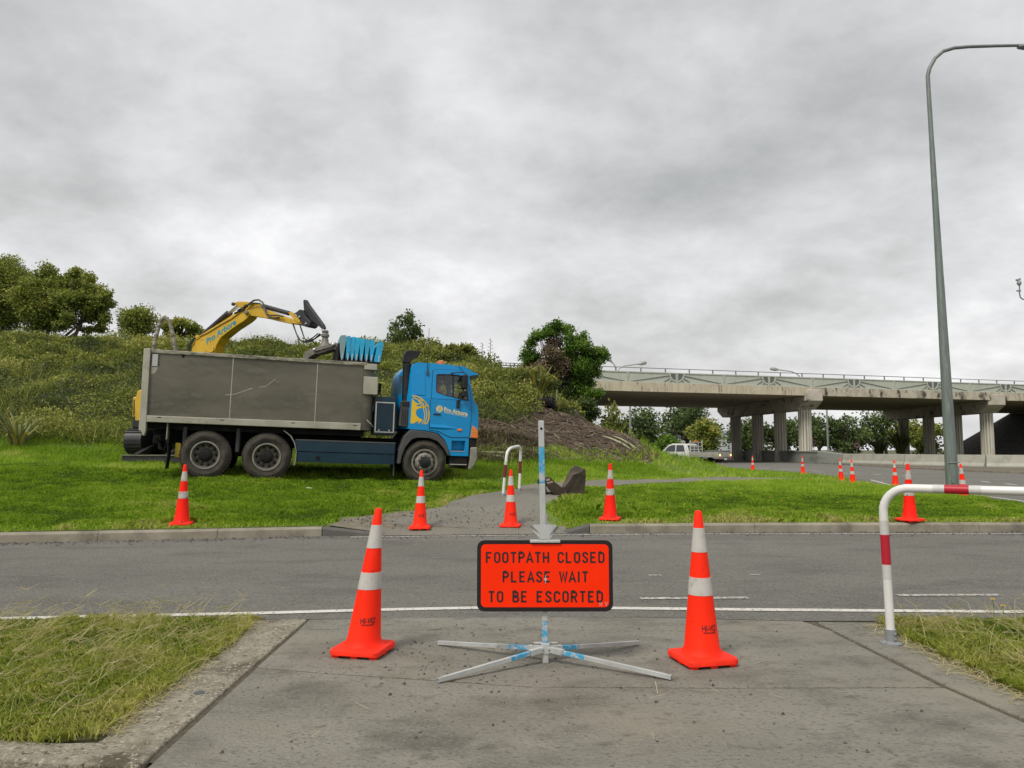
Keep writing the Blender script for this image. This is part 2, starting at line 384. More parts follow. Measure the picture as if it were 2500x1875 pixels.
def apron_left(y): return np.interp(y, [11.6, 12.7, 13.2, 13.7], [-2.78, -2.72, -2.05, -1.5])
ys_ = np.linspace(0, 1, 24); us_ = np.linspace(0, 1, 30)
U_, T_ = np.meshgrid(us_, ys_); yy0 = 11.9 + 1.75 * T_
XA = apron_left(yy0) + 0.10 * (vnoise(yy0 * 6, yy0 * 0 + 3) - 0.5) * (1 - U_) + U_ * (-0.45 - apron_left(yy0)); YA = np.maximum(yf(XA) + 0.13, yf(XA) + 0.13 + 1.55 * T_)
m_apron = mat('path_apron_gravel', (0.16, 0.142, 0.108), 0.95, spec=0.2, var=(0.23, 0.205, 0.16), scale=5, bump=0.8, bscale=45, extra=[((0.09, 0.08, 0.06), 30, 0.54, 0.66)])
tag(grid_mesh('path_apron', XA, YA, terrain(XA, YA) + 0.018, [m_apron]), kind='structure')
ramp_b = MB(); 
xs = np.linspace(-2.05, 0.85, 16)
vs = [(x, float(yf(x)) - 0.05, 0.006) for x in xs] + [(x, float(yf(x)) + 0.34, tz(x, float(yf(x)) + 0.34) + 0.03) for x in xs]
ramp_b.add(vs, [(i, i + 1, 17 + i, 16 + i) for i in range(15)]); ramp_b.build('path_ramp', m_asphalt2)['kind'] = 'structure'

# far kerb: cast blocks with joints, two ramped ends at the path
kerb = empty('kerb'); kerb['kind'] = 'structure'
def kerb_block(x0, x1, h0=0.135, h1=0.135, m=m_kerb, name='kerb_block'):
    k = 5; b = MB(); sec = lambda h: [(0.0, -0.05), (0.012, h - 0.03), (0.045, h), (0.17, h), (0.17, -0.05)]
    vs = []
    for i in range(k + 1):
        t = i / k; x = x0 + (x1 - x0) * t; y0 = float(yf(x)); h = h0 + (h1 - h0) * t
        for dy, z in sec(h): vs.append((x, y0 + dy, z))
    fs = [(i * 5 + j, (i + 1) * 5 + j, (i + 1) * 5 + (j + 1) % 5, i * 5 + (j + 1) % 5) for i in range(k) for j in range(5)]
    fs += [tuple(range(5)), tuple(reversed(range(k * 5, k * 5 + 5)))]
    b.add(vs, fs); o = b.build(name, m, kerb); return o
ex = [-24, -21, -18, -15, -12.3, -9.9, -7.6, -5.9, -4.31, -2.86]
for a, c in zip(ex, ex[1:]): kerb_block(a + 0.004, c - 0.004)
kerb_block(-2.852, -1.85, 0.135, 0.015, m_kerb_dark, 'kerb_ramp')
kerb_block(0.72, 1.2, 0.015, 0.135, m_kerb_dark, 'kerb_ramp')
ex = [1.208, 3.83, 7.4, 10.4, 13.4]
for a, c in zip(ex, ex[1:]): kerb_block(a + 0.004, c - 0.004)

# painted lines
ribbon('edge_line', [(-14, 4.6), (-8, 5.5), (-4, 6.04), (-2.03, 6.24), (-1.06, 6.375), (-0.3, 6.45), (0.85, 6.435), (1.9, 6.38), (4.2, 6.29), (9, 5.95)], 0.1, 0.005, m_line)
xs = np.linspace(-2.4, 11, 40)
ribbon('far_edge_line', [(float(x), float(yf(x)) - 0.2 - 0.1 * min(1, max(0, x - 1) / 4)) for x in xs], 0.085, 0.005, m_line_worn)
for (u0, v0, u1, v1) in [(1563, 1462, 1826, 1460), (2191, 1454, 2440, 1453)]:
    p, q = on_z(u0, v0), on_z(u1, v1); ribbon('road_dash', [(p.x, p.y), (q.x, q.y)], 0.085, 0.005, m_line_worn)
for (u0, v0, u1, v1) in [(1583, 1405, 1615, 1405), (1833, 1404, 1856, 1403)]:
    p, q = on_z(u0, v0), on_z(u1, v1); ribbon('road_dash', [(p.x, p.y), (q.x, q.y)], 0.05, 0.005, m_line_worn)
def z4(x, y): return (1800 + x * 0.31646, 850 + y * 0.31646)
for (x0, y0, x1, y1, w_) in [(330, 933, 600, 945, .14), (590, 953, 660, 957, .14), (780, 962, 850, 966, .12), (1040, 971, 1112, 977, .12), (1275, 983, 1340, 989, .12), (1878, 1026, 1950, 1036, .12), (2068, 1045, 2155, 1056, .12), (130, 926, 240, 932, .14)]:
    p, q = on_z(*z4(x0, y0)), on_z(*z4(x1, y1)); ribbon('lane_dash', [(p.x, p.y), (q.x, q.y)], w_, 0.005, m_line)
ys = np.linspace(13.5, 33, 30)
ribbon('verge_line', [(float(lawn_right(y)) + 1.1, float(y)) for y in ys], 0.1, 0.005, m_line)
m_gravel_s = mat('gravel_shoulder', (0.13, 0.12, 0.1), 0.95, var=(0.09, 0.085, 0.07), scale=6, bump=0.8, bscale=50)
ribbon('shoulder', [(float(lawn_right(y)) + 0.42, float(y)) for y in np.linspace(12.4, 66, 50)], 0.9, 0.003, m_gravel_s)

# near footpath: cast slabs with open joints, edge strips, kerb
m_slabs = [m_conc]
fp = empty('footpath'); fp['kind'] = 'structure'
m_fill = mat('joint_dirt', (0.06, 0.052, 0.036), 0.95, var=(0.11, 0.095, 0.06), scale=20, bump=0.6)
sheet('path_bed', [(-2.1, 3.60), (-1.65, 3.53), (-1.55, 3.50), (-1.52, 3.34), (-1.0, 3.25), (3.2, 3.0), (2.85, 4.5), (2.9, 6.0), (2.2, 6.03), (1, 6.15), (-0.5, 6.12), (-2.1, 6.06)], -0.006, m_fill)
def slab_piece(poly, top, m, name='slab', bev=0.008, z0=-0.16):
    b = MB(); b.prism([(x, y) for x, y in poly], z0, top, fn=lambda x, y, z: (x, z, y)); return b.build(name, m, fp, bevel=bev, smooth=40)
g = 0.006
slab_piece([(-1.54, 5.70), (0.4, 5.69), (2.30, 5.62), (2.2, 5.96), (1.0, 6.1), (-0.5, 6.08), (-1.55, 6.02)], 0.003, m_conc, bev=0.006)
slab_piece([(-1.53, 4.74 + g), (-1.14, 4.63 + g), (0.1, 4.36 + g), (1.1, 4.34 + g), (2.36, 4.35 + g), (2.29, 5.62 - g), (0.4, 5.69 - g), (-1.54, 5.70 - g)], 0.0, m_conc, bev=0.006)
slab_piece([(-1.50, 3.27), (-1.40, 3.23), (-1.2, 3.10), (-0.95, 2.85), (-0.6, 2.3), (-0.4, 1.4), (3.2, 1.4), (2.75, 2.5), (2.47, 3.7), (2.375, 4.35 - g), (1.1, 4.34 - g), (0.1, 4.36 - g), (-1.14, 4.63 - g), (-1.53, 4.74 - g)], 0.0, m_conc, bev=0.014)
slab_piece([(-1.86, 3.55), (-1.535, 3.52), (-1.553, 4.7), (-1.562, 6.02), (-1.99, 6.0), (-1.9, 5.4), (-1.9, 4.4)], 0.008, m_conc2, 'edge_strip', 0.014)
slab_piece([(2.50, 3.7), (2.80, 2.5), (3.25, 1.4), (3.6, 1.4), (3.1, 2.5), (2.72, 3.9), (2.68, 4.6), (2.68, 5.3), (2.72, 5.9), (2.3, 5.93), (2.318, 5.62), (2.40, 4.35)], 0.006, m_conc, 'edge_strip', 0.012)
slab_piece([(-1.85, 3.53), (-1.535, 3.505), (-1.525, 3.265), (-1.85, 3.30), (-2.4, 3.395), (-3.2, 3.49), (-8, 3.7), (-8, 3.9), (-3.2, 3.69), (-2.4, 3.585), (-2.0, 3.52)], 0.01, m_conc2, 'kerb_stone', 0.04)
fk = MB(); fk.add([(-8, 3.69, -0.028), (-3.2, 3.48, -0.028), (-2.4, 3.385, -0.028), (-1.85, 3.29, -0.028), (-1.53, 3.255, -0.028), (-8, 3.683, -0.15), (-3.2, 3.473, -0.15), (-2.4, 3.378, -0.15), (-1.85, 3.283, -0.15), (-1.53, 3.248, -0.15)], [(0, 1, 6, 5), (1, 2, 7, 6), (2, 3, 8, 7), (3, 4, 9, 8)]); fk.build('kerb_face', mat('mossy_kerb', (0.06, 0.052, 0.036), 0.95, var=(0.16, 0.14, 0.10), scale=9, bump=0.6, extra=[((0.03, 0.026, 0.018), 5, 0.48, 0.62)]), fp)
# drain cap set in the edge strip
dc = on_z(486, 1692, 0.008); dk = MB(); dk.lathe([(0.028, 0), (0.028, 0.003), (0.02, 0.0035)], 20, Matrix.Translation((dc.x, dc.y, 0.0085))); tag(dk.build('drain_cap', mat('cap_grey', (0.07, 0.085, 0.09), 0.6)), 'small dark round cap set in the left concrete edge strip', 'cap')
# island ground under the grass
def plot(name, poly, top):
    b = MB(); b.prism(poly, -0.2, top, fn=lambda x, y, z: (x, z, y)); o = b.build(name, m_soil); o['kind'] = 'structure'; return o
GL = [(-1.83, 3.555), (-2.0, 3.535), (-2.4, 3.60), (-3.2, 3.70), (-8, 3.91), (-20, 4.2), (-20, 5.0), (-6, 5.80), (-1.97, 5.97), (-1.86, 5.4), (-1.86, 4.4)]
plot('island_ground', GL, 0.012)
GR = [(2.73, 3.95), (2.69, 4.6), (2.69, 5.3), (2.735, 5.9), (4, 5.94), (12, 5.6), (12, 1.0), (3.75, 1.0), (3.15, 2.5)]
plot('island_ground', GR, 0.012)

# ------------------------------------------------------------------ blades
def blades(name, P, h, wdt, lean, m, rnd=None, parent=None, kind='stuff', bend=True):
    """P (N,3) roots; each blade two triangles bent over."""
    n = len(P); a = rng.random(n) * 2 * np.pi; d = np.stack([np.cos(a), np.sin(a), np.zeros(n)], 1)
    s = np.stack([-d[:, 1], d[:, 0], np.zeros(n)], 1)
    tw = rng.random(n) * np.pi; s = s * np.cos(tw)[:, None] + d * np.sin(tw)[:, None]
    up = np.array([0, 0, 1.0]); h = np.asarray(h)[:, None] if np.ndim(h) else h; ln = (lean * (0.3 + 1.0 * rng.random(n)))[:, None]
    wd = (wdt * (0.7 + 0.6 * rng.random(n)))[:, None]
    b0 = P - s * wd / 2; b1 = P + s * wd / 2
    mid = P + up * h * 0.62 + d * h * ln * 0.35; tip = P + up * h * np.maximum(0.25, 1 - ln * 0.45) + d * h * ln
    if bend:
        V_ = np.stack([b0, b1, mid + s * wd * 0.4, tip, mid - s * wd * 0.4], 1).reshape(-1, 3); per = 5
    else:
        V_ = np.stack([b0, b1, tip], 1).reshape(-1, 3); per = 3
    o = np_mesh(name, V_, per, rng.random(n) if rnd is None else rnd, m, parent)
    if kind: o['kind'] = kind
    return o
m_grass = leafmat('lawn_grass', [(0.075, 0.14, 0.008), (0.165, 0.29, 0.012), (0.25, 0.40, 0.018), (0.35, 0.48, 0.04), (0.52, 0.49, 0.17)], trans=0.42)
m_grass_near = leafmat('island_grass', [(0.11, 0.165, 0.013), (0.23, 0.30, 0.026), (0.36, 0.40, 0.06), (0.50, 0.46, 0.15), (0.62, 0.54, 0.28)], trans=0.42)
m_straw = leafmat('dry_grass', [(0.36, 0.33, 0.12), (0.52, 0.45, 0.22), (0.62, 0.54, 0.32), (0.32, 0.34, 0.10)], trans=0.25)

def in_poly(x, y, poly):
    r = np.zeros(len(x), bool); n = len(poly)
    for i in range(n):
        x0, y0 = poly[i]; x1, y1 = poly[(i + 1) % n]
        c = ((y0 > y) != (y1 > y)) & (x < (x1 - x0) * (y - y0) / (y1 - y0 + 1e-12) + x0); r ^= c
    return r
CONE_SPOTS = [on_z(K(392), K(1135), 0.15), on_z(K(1318), K(1124), 0.15), on_z(K(1966), K(1126), 0.15)]
# far lawn
def lawn_pts(n, y0, y1, xr=0.74):
    y = y0 + (y1 - y0) * rng.random(n); x = (rng.random(n) * 2 - 1) * (xr * y + 1.0)
    return x, y
for (n, y0, y1, hh, ww) in [(330000, 10.6, 17.5, 0.09, 0.012), (150000, 17.5, 25, 0.11, 0.018), (85000, 25, 52, 0.14, 0.035)]:
    x, y = lawn_pts(n, y0, y1)
    edge = 0.06 * (vnoise(x * 7, y * 7) - 0.3)
    ok = (y > yf(x) + 0.165 - np.maximum(0, edge)) & (x < lawn_right(y) - 0.02 + 2 * edge) & (hill_h(x, y) < 0.75) & (path_dist(x, y) > 0.0 + 0.25 * (vnoise(x * 3, y * 3) - 0.35)) & ((x < apron_left(y) - 0.03 + 0.3 * (vnoise(x * 4, y * 4) - 0.4)) | (x > -0.5) | (y > 13.6))
    for cs in CONE_SPOTS: ok &= np.hypot(x - cs.x, y - cs.y + 0.08) > 0.27
    x, y = x[ok], y[ok]; z = terrain(x, y)
    k = vnoise(x * 0.55, y * 0.55); k2 = vnoise(x * 3.1, y * 3.1)
    heap = np.exp(-((x - 7.0) / 2.4) ** 2 - ((y - 34) / 3.4) ** 2)
    hs = hh * (0.4 + 0.6 * k + 0.9 * k2 ** 1.5) * (1 + 1.3 * heap) * (1 + 1.2 * np.clip(hill_h(x, y) / 0.6 - 0.3, 0, 1))
    dry = np.clip(1 - (y - yf(x) - 0.16) / 0.5, 0, 1) * 0.45 + np.clip(1 - path_dist(x, y) / 0.5, 0, 1) * 0.4
    hs *= 1 - 0.5 * np.clip(dry * 2, 0, 1) * (rng.random(len(x)) > .2)
    r = np.clip(0.22 + 0.45 * (k - 0.5) + 0.55 * (k2 - 0.5) + 0.42 * rng.random(len(x)) + dry * (0.4 + 0.8 * rng.random(len(x))) - 0.12 * heap + 0.9 * np.clip(fbm(x * 0.45 + 40, y * 0.9 + 3, 3) - 0.52, 0, 1), 0, 1)
    tag(blades('lawn_grass', np.stack([x, y, z - 0.005], 1), hs, ww, 0.9, m_grass, r, bend=(y0 < 12)), label='short green lawn grass beyond the road')
# longer grass round the grab
x = 1.05 + 0.75 * rng.normal(size=2600); y = 14.0 + 0.28 * rng.normal(size=2600); ok = (path_dist(x, y) > 0.02) & (y > yf(x) + 0.2); x, y = x[ok], y[ok]
tag(blades('lawn_grass', np.stack([x, y, terrain(x, y)], 1), 0.08 + 0.14 * rng.random(len(x)), 0.010, 0.9, m_grass, np.clip(0.25 + 0.6 * rng.random(len(x)), 0, 1)), label='longer uncut grass round the steel grab')
# island grass, near
def island(n, poly, x0, x1, y0, y1, h):
    x = x0 + (x1 - x0) * rng.random(n); y = y0 + (y1 - y0) * rng.random(n)
    ed = 0.07 * (vnoise(x * 9, y * 9) - 0.5)
    ok = in_poly(x + ed, y + ed, poly) | in_poly(x + ed, y + ed + 0.025, poly); x, y = x[ok], y[ok]
    k = vnoise(x * 1.7, y * 1.7); k2 = vnoise(x * 6, y * 6)
    r = np.clip(0.30 + 0.5 * (k - 0.5) + 0.45 * (k2 - 0.5) + 0.3 * rng.random(len(x)) + 0.1 * (y < 4.2), 0, 1)
    return np.stack([x, y, np.full(len(x), 0.008)], 1), h * (0.5 + 0.8 * k + 0.5 * k2), r
for poly, bx in ((GL, (-5.6, -1.85, 3.5, 6.0)), (GR, (2.6, 5.8, 2.6, 6.0))):
    A = (bx[1] - bx[0]) * (bx[3] - bx[2])
    P, hs, r = island(int(A * 5200), poly, *bx, 0.068)
    tag(blades('island_grass', P, hs, 0.0062, 1.25, m_grass_near, r), label='rough grass on the traffic island')
    # seed stalks with star-shaped heads
    n = int(A * (150 if bx[0] < 0 else 95)); x = bx[0] + (bx[1] - bx[0]) * rng.random(n); y = bx[2] + (bx[3] - bx[2]) * rng.random(n) ** 0.8
    ok = in_poly(x, y, poly); x, y = x[ok], y[ok]
    b = []; rr = []
    def strip(p, q, wd):
        d = q - p; s_ = np.cross(d, [0.3, 1, 0.2]); s_ = s_ / (np.linalg.norm(s_) + 1e-9) * wd
        b.extend([p - s_, p + s_, q + s_ * 0.6, q - s_ * 0.6])
    for xi, yi in zip(x, y):
        p = np.array([xi, yi, 0.01]); hgt = 0.05 + 0.15 * rng.random() ** 1.6; a = rng.random() * 6.28; ln = 0.5 + 1.4 * rng.random()
        m_ = p + np.array([math.cos(a) * hgt * ln * 0.4, math.sin(a) * hgt * ln * 0.4, hgt * 0.62]); q = p + np.array([math.cos(a) * hgt * ln, math.sin(a) * hgt * ln, hgt])
        rv = rng.random(); strip(p, m_, 0.0015); strip(m_, q, 0.0014); rr += [rv, rv]
        if rng.random() < 0.8:
            for k in range(rng.integers(3, 7)):
                c = rng.random() * 6.28; e = 0.25 + 0.6 * rng.random(); l = 0.045 + 0.06 * rng.random()
                strip(q, q + np.array([math.cos(c) * l, math.sin(c) * l, l * (e - 0.35)]), 0.0014); rr.append(rv)
    tag(np_mesh('seed_stalks', np.array(b), 4, np.array(rr), m_straw), label='dry star-headed seed stalks in the island grass', kind='stuff')
# dry clippings at the grass edges
b = []; rr = []
for q_ in range(2622):
    if q_ >= 2600: xx, yy_ = -1.4 + 3.7 * rng.random(), 3.3 + 2.6 * rng.random()
    elif rng.random() < 0.55:
        t = rng.random(); yy_ = 2.6 + 3.2 * t; xx = float(np.interp(yy_, [2.6, 3.9, 4.6, 5.9], [3.1, 2.73, 2.69, 2.73])) - 0.03 + rng.normal() * 0.06
    else:
        yy_ = 3.6 + 2.3 * rng.random(); xx = float(np.interp(yy_, [3.6, 4.4, 6.0], [-1.9, -1.92, -2.0])) + 0.04 + rng.normal() * 0.045
    a = rng.random() * 6.28; l = 0.02 + 0.05 * rng.random(); c = np.array([xx, yy_, 0.014 + 0.012 * rng.random()]); d = np.array([math.cos(a), math.sin(a), 0.15 * rng.normal()]) * l; s_ = np.array([-math.sin(a), math.cos(a), 0]) * 0.0014
    b += [c - d - s_, c - d + s_, c + d + s_, c + d - s_]; rr.append(rng.random())
tag(np_mesh('dry_clippings', np.array(b), 4, np.array(rr), m_straw), label='dry grass clippings along the path edges', kind='stuff')
# grit
m_grit = mat('grit', (0.035, 0.032, 0.028), 0.9, var=(0.12, 0.11, 0.1), scale=40)
def grit(n, fn, name, lab, smin_=0.003, smax=0.011):
    b = []; 
    for _ in range(n):
        x, y, z = fn(); s_ = smin_ + (smax - smin_) * rng.random() ** 2.5
        q = [np.array([x, y, z]) + s_ * np.array(v) * (0.6 + 0.6 * rng.random(3)) for v in ((-1, -1, 0), (1, -0.8, 0), (0.9, 1, 0), (-0.8, 0.9, 0), (0.1, 0.05, 1.1))]
        for t in ((0, 1, 4), (1, 2, 4), (2, 3, 4), (3, 0, 4)): b += [q[i] for i in t]
    tag(np_mesh(name, np.array(b), 3, None, m_grit), label=lab, kind='stuff')
def g1():
    c = rng.random()
    if c < 0.5: return -0.25 + rng.normal() * 0.35, 4.95 + rng.normal() * 0.3, 0.001
    return -1.4 + 3.6 * rng.random(), 3.4 + 2.6 * rng.random(), 0.002
grit(420, g1, 'grit', 'dark grit scattered on the near concrete path')
def g2():
    x = -9 + 18 * rng.random(); return x, float(yf(x)) - 0.02 - abs(rng.normal()) * 0.22, 0.002
grit(1500, g2, 'gutter_grit', 'loose grit in the gutter along the far kerb', 0.006, 0.02)
def g3():
    x = -2.75 + 3.4 * rng.random(); y = 12.1 + abs(rng.normal()) * 0.9; return x, y, tz(x, y) + 0.024
grit(500, g3, 'path_grit', 'loose grit on the far path mouth', 0.006, 0.02)

# ================================================================== BRIDGE
BD = Vector((math.cos(R(17.5)), math.sin(R(17.5)), 0)); BN = Vector((0, 1, 0)); PANEL = 4.9
B0 = Vector((10.2986, 68.0, 0))
def bp(s, d, z): return B0 + BD * s + BN * d + Vector((0, 0, z))
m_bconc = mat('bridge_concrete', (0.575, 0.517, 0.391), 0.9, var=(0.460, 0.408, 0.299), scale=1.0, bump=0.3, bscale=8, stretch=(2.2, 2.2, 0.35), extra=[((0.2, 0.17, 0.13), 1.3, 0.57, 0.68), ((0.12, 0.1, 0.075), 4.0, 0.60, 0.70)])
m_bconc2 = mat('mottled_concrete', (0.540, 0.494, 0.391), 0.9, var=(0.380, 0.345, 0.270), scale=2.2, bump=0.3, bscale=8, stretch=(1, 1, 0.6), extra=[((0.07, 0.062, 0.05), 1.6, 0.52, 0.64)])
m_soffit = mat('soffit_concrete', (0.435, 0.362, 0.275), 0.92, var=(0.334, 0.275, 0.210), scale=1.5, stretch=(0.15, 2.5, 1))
m_pier = mat('pier_concrete', (0.520, 0.474, 0.403), 0.9, var=(0.390, 0.358, 0.305), scale=1.2, bump=0.3, bscale=10, extra=[((0.06, 0.052, 0.045), 0.8, 0.56, 0.68)])
m_col = mat('column_concrete', (0.560, 0.538, 0.459), 0.9, var=(0.470, 0.448, 0.381), scale=1.4, bump=0.3, bscale=10, stretch=(1, 1, 0.3))
m_par = mat('parapet_paint', (0.484, 0.506, 0.435), 0.75, var=(0.429, 0.451, 0.385), scale=1.4, stretch=(1, 1, 0.5))
m_par_in = mat('parapet_field', (0.440, 0.457, 0.402), 0.8, var=(0.385, 0.396, 0.341), scale=1.2)
m_par_dk = mat('parapet_relief', (0.17, 0.185, 0.17), 0.8)
m_sun_dk = mat('sun_inlay', (0.11, 0.125, 0.125), 0.8, var=(0.14, 0.15, 0.145), scale=4)
m_rail = mat('galvanised_rail', (0.22, 0.23, 0.225), 0.5, 0.4)

br = empty('overpass_bridge', (0, 0, 0), 0, 'long grey concrete overpass bridge with sun-ray parapet panels', 'bridge')
S0, S1 = -24.0, 95.0
Zp, Zf, Zs = 7.25, 6.45, 6.45
def along(b, s0, s1, d0, d1, z0, z1):
    vs = [bp(s, d, z) for z in (z0, z1) for d in (d0, d1) for s in (s0, s1)]
    return b.add(vs, [(0, 2, 3, 1), (4, 5, 7, 6), (0, 1, 5, 4), (2, 6, 7, 3), (0, 4, 6, 2), (1, 3, 7, 5)])
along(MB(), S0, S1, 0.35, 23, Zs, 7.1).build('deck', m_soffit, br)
# edge beams between the piers
PIER_S = [19.6, 42.6]
cuts = [S0, PIER_S[0] - 0.02, PIER_S[1] + 0.1, S1]
for i, (a, c) in enumerate(zip(cuts, cuts[1:])):
    along(MB(), a + 0.01, c - 0.01, 0.0, 0.35, Zf, Zp).build('edge_beam', m_bconc if i == 0 else m_bconc2, br)
along(MB(), S0, S1, 23.0, 23.3, Zf, 8.2).build('far_parapet', m_par, br)
# parapet panels with sun reliefs; each pair of panels holds one sun
def panel_mesh(left):
    """local: x 0..PANEL, z 0..0.975, front at y 0; left = the sun sits at the right edge."""
    W, H = PANEL - 0.05, 0.975
    fr = MB(); fr.box(0, W, 0.05, 0.25, 0, H)                       # body with recessed field
    fr.box(0, W, 0, 0.05, H - 0.09, H); fr.box(0, W, 0.0, 0.05, 0, 0.07); fr.box(0, 0.09, 0, 0.05, 0.07, H - 0.09); fr.box(W - 0.09, W, 0, 0.05, 0.07, H - 0.09)
    fx = (lambda x: x) if not left else (lambda x: W - x)
    sd = MB(); nn = 14; cx, cz = 0.09, H - 0.09
    arc = [(fx(cx + 0.52 * math.cos(a)), cz - 0.60 * math.sin(a)) for a in [i * math.pi / 2 / nn for i in range(nn + 1)]]
    sd.prism([(fx(cx), cz)] + arc, 0.02, 0.052)
    rg = MB()
    o_ = [(fx(cx + 0.66 * math.cos(a)), cz - 0.735 * math.sin(a)) for a in [i * math.pi / 2 / nn for i in range(nn + 1)]]
    i_ = [(fx(cx + 0.53 * math.cos(a)), cz - 0.61 * math.sin(a)) for a in [i * math.pi / 2 / nn for i in range(nn + 1)]]
    rg.prism(o_ + i_[::-1], -0.005, 0.052)
    rays = []
    for (x0, z0, x1, z1, w0, w1) in [(0.74, 0.70, 4.6, 0.10, 0.075, 0.02), (0.74, 0.43, 1.32, 0.12, 0.085, 0.03), (0.47, 0.27, 0.66, 0.10, 0.09, 0.05), (0.17, 0.19, 0.21, 0.09, 0.085, 0.085)]:
        d = Vector((x1 - x0, z1 - z0)).normalized(); n_ = Vector((-d.y, d.x))
        rays.append([(fx(x0 + n_.x * w0 / 2), z0 + n_.y * w0 / 2), (fx(x1 + n_.x * w1 / 2), z1 + n_.y * w1 / 2), (fx(x1 - n_.x * w1 / 2), z1 - n_.y * w1 / 2), (fx(x0 - n_.x * w0 / 2), z0 - n_.y * w0 / 2)])
    return fr, sd, rg, rays
rotm = Matrix((BD, Vector((-BD.y, BD.x, 0)), Vector((0, 0, 1)))).transposed().to_4x4()
def panel_set(left):
    fr, sd, rg, rays = panel_mesh(left)
    o = fr.build('parapet_panel', m_par, br)
    sd.build('sun_disc', m_sun_dk, o); rg.build('sun_ring', m_par, o)
    for r_ in rays: MB().prism(r_, 0.0, 0.052).build('sun_ray', m_par_dk, o)
    return o
protoL, protoR = panel_set(True), panel_set(False)
first = {0: True, 1: True}
for i in range(-3, 17):
    left = (i % 2 == 0)
    src = protoL if left else protoR; key = 0 if left else 1
    o = src if first[key] else copy_tree(src, br); first[key] = False
    mw = rotm.copy(); mw.translation = bp(i * PANEL + 0.025, 0.03, Zp); o.matrix_local = mw
# hand rail
hr = MB(); along(hr, S0, S1, 0.08, 0.15, 8.545, 8.605); rail = hr.build('hand_rail', m_rail, br)
pm = MB(); pm.obox((0, 0, 0), (0.045, 0.04, 0.165), BD); po = None
s = -23.2
while s < 90:
    if po is None: po = pm.build('rail_post', m_rail, rail); o = po
    else: o = po.copy(); COL.objects.link(o); o.parent = rail
    o.location = bp(s, 0.115, 8.38); s += 2.45
# piers
def pier(sc, cols, skew):
    ax = Vector((skew, 1, 0)).normalized(); side = Vector((ax.y, -ax.x, 0))
    p0 = bp(sc, -0.16, 0)
    cap = MB(); W = 0.92
    prof = [(0, 7.02), (0, 5.95), (1.5, 5.17), (20.6, 5.17), (22.2, 5.95), (22.2, 6.44), (0.55, 6.44), (0.55, 7.02)]
    cap.prism(prof, -W, W, fn=lambda x, y, z: p0 + ax * x + side * y + Vector((0, 0, z)))
    cap.build('pier_cap', m_pier, br, bevel=0.04)
    for dist in cols:
        c = p0 + ax * dist; col = MB(); n = 112; ring = []
        for z in (-0.2, 5.17):
            for k in range(n):
                a = 2 * math.pi * k / n; r_ = 0.63 - (0.2 if (k % 8) in (0, 1, 2) else 0); ring.append((c.x + r_ * math.cos(a), c.y + r_ * math.sin(a), z))
        col.add(ring, [(k, (k + 1) % n, n + (k + 1) % n, n + k) for k in range(n)] + [tuple(range(n))[::-1], tuple(range(n, 2 * n))])
        col.build('column', m_col, br)
pier(PIER_S[0], [1.9, 7.2, 12.7, 18.8], -0.115)
pier(PIER_S[1], [1.9, 7.4, 13.0, 18.8], -0.02)
# spill slope of tiles under the far abutment, and the abutment wall at the near end
m_tile = mat('slope_tile', (0.10, 0.095, 0.085), 0.9, var=(0.07, 0.066, 0.06), scale=2)
sl = MB(); a0, a1 = bp(49.5, 4, 0.0), bp(49.5, 23, 0.0); c0, c1 = bp(64, 4, 6.3), bp(64, 23, 6.3)
sl.add([a0, a1, c1, c0, a0 - Vector((0, 0, 0.3)), a1 - Vector((0, 0, .3)), c1 - Vector((0, 0, 7)), c0 - Vector((0, 0, 7))], [(0, 1, 2, 3), (0, 4, 5, 1), (3, 2, 6, 7), (0, 3, 7, 4), (1, 5, 6, 2)])
slope = sl.build('abutment_slope', m_tile, br)
tm = None
for i in range(17):
    for j in range(16):
        t0, t1 = i / 17, (i + 1) / 17; q0, q1 = j / 16, (j + 1) / 16
        P_ = lambda t, q: (a0.lerp(c0, t)).lerp(a1.lerp(c1, t), q)
        cpt = P_((t0 + t1) / 2, (q0 + q1) / 2)
        if tm is None:
            e1 = (P_(t1, q0) - P_(t0, q0)) * 0.44; e2 = (P_(t0, q1) - P_(t0, q0)) * 0.44; nn = e1.cross(e2).normalized() * 0.05
            if nn.z < 0: nn = -nn
            tb = MB(); tb.add([-e1 - e2, e1 - e2, e1 + e2, -e1 + e2, -e1 * .94 - e2 * .94 + nn, e1 * .94 - e2 * .94 + nn, e1 * .94 + e2 * .94 + nn, -e1 * .94 + e2 * .94 + nn], [(4, 5, 6, 7), (0, 1, 5, 4), (1, 2, 6, 5), (2, 3, 7, 6), (3, 0, 4, 7)])
            o = tm = tb.build('tile', m_tile, slope)
        else: o = tm.copy(); COL.objects.link(o); o.parent = slope
        o.location = cpt
ab = MB(); along(ab, 64, 66, 0.4, 23, 0, Zs - 0.01); ab.build('abutment_wall', m_pier, br)
ab = MB(); along(ab, -8.4, -6.8, 0.4, 23, 0, Zs - 0.01); ab.build('abutment_wall', m_pier, br)
al = MB(); al.add([bp(62, -1, 0), bp(62, 40, 0), bp(120, 40, 0), bp(120, -6, 0), bp(66, -0.5, 7.0), bp(66, 24, 7.0), bp(120, 24, 7), bp(120, 0, 7)], [(0, 1, 5, 4), (1, 2, 6, 5), (3, 0, 4, 7), (4, 5, 6, 7)])
al.build('far_embankment', m_hill)['kind'] = 'structure'

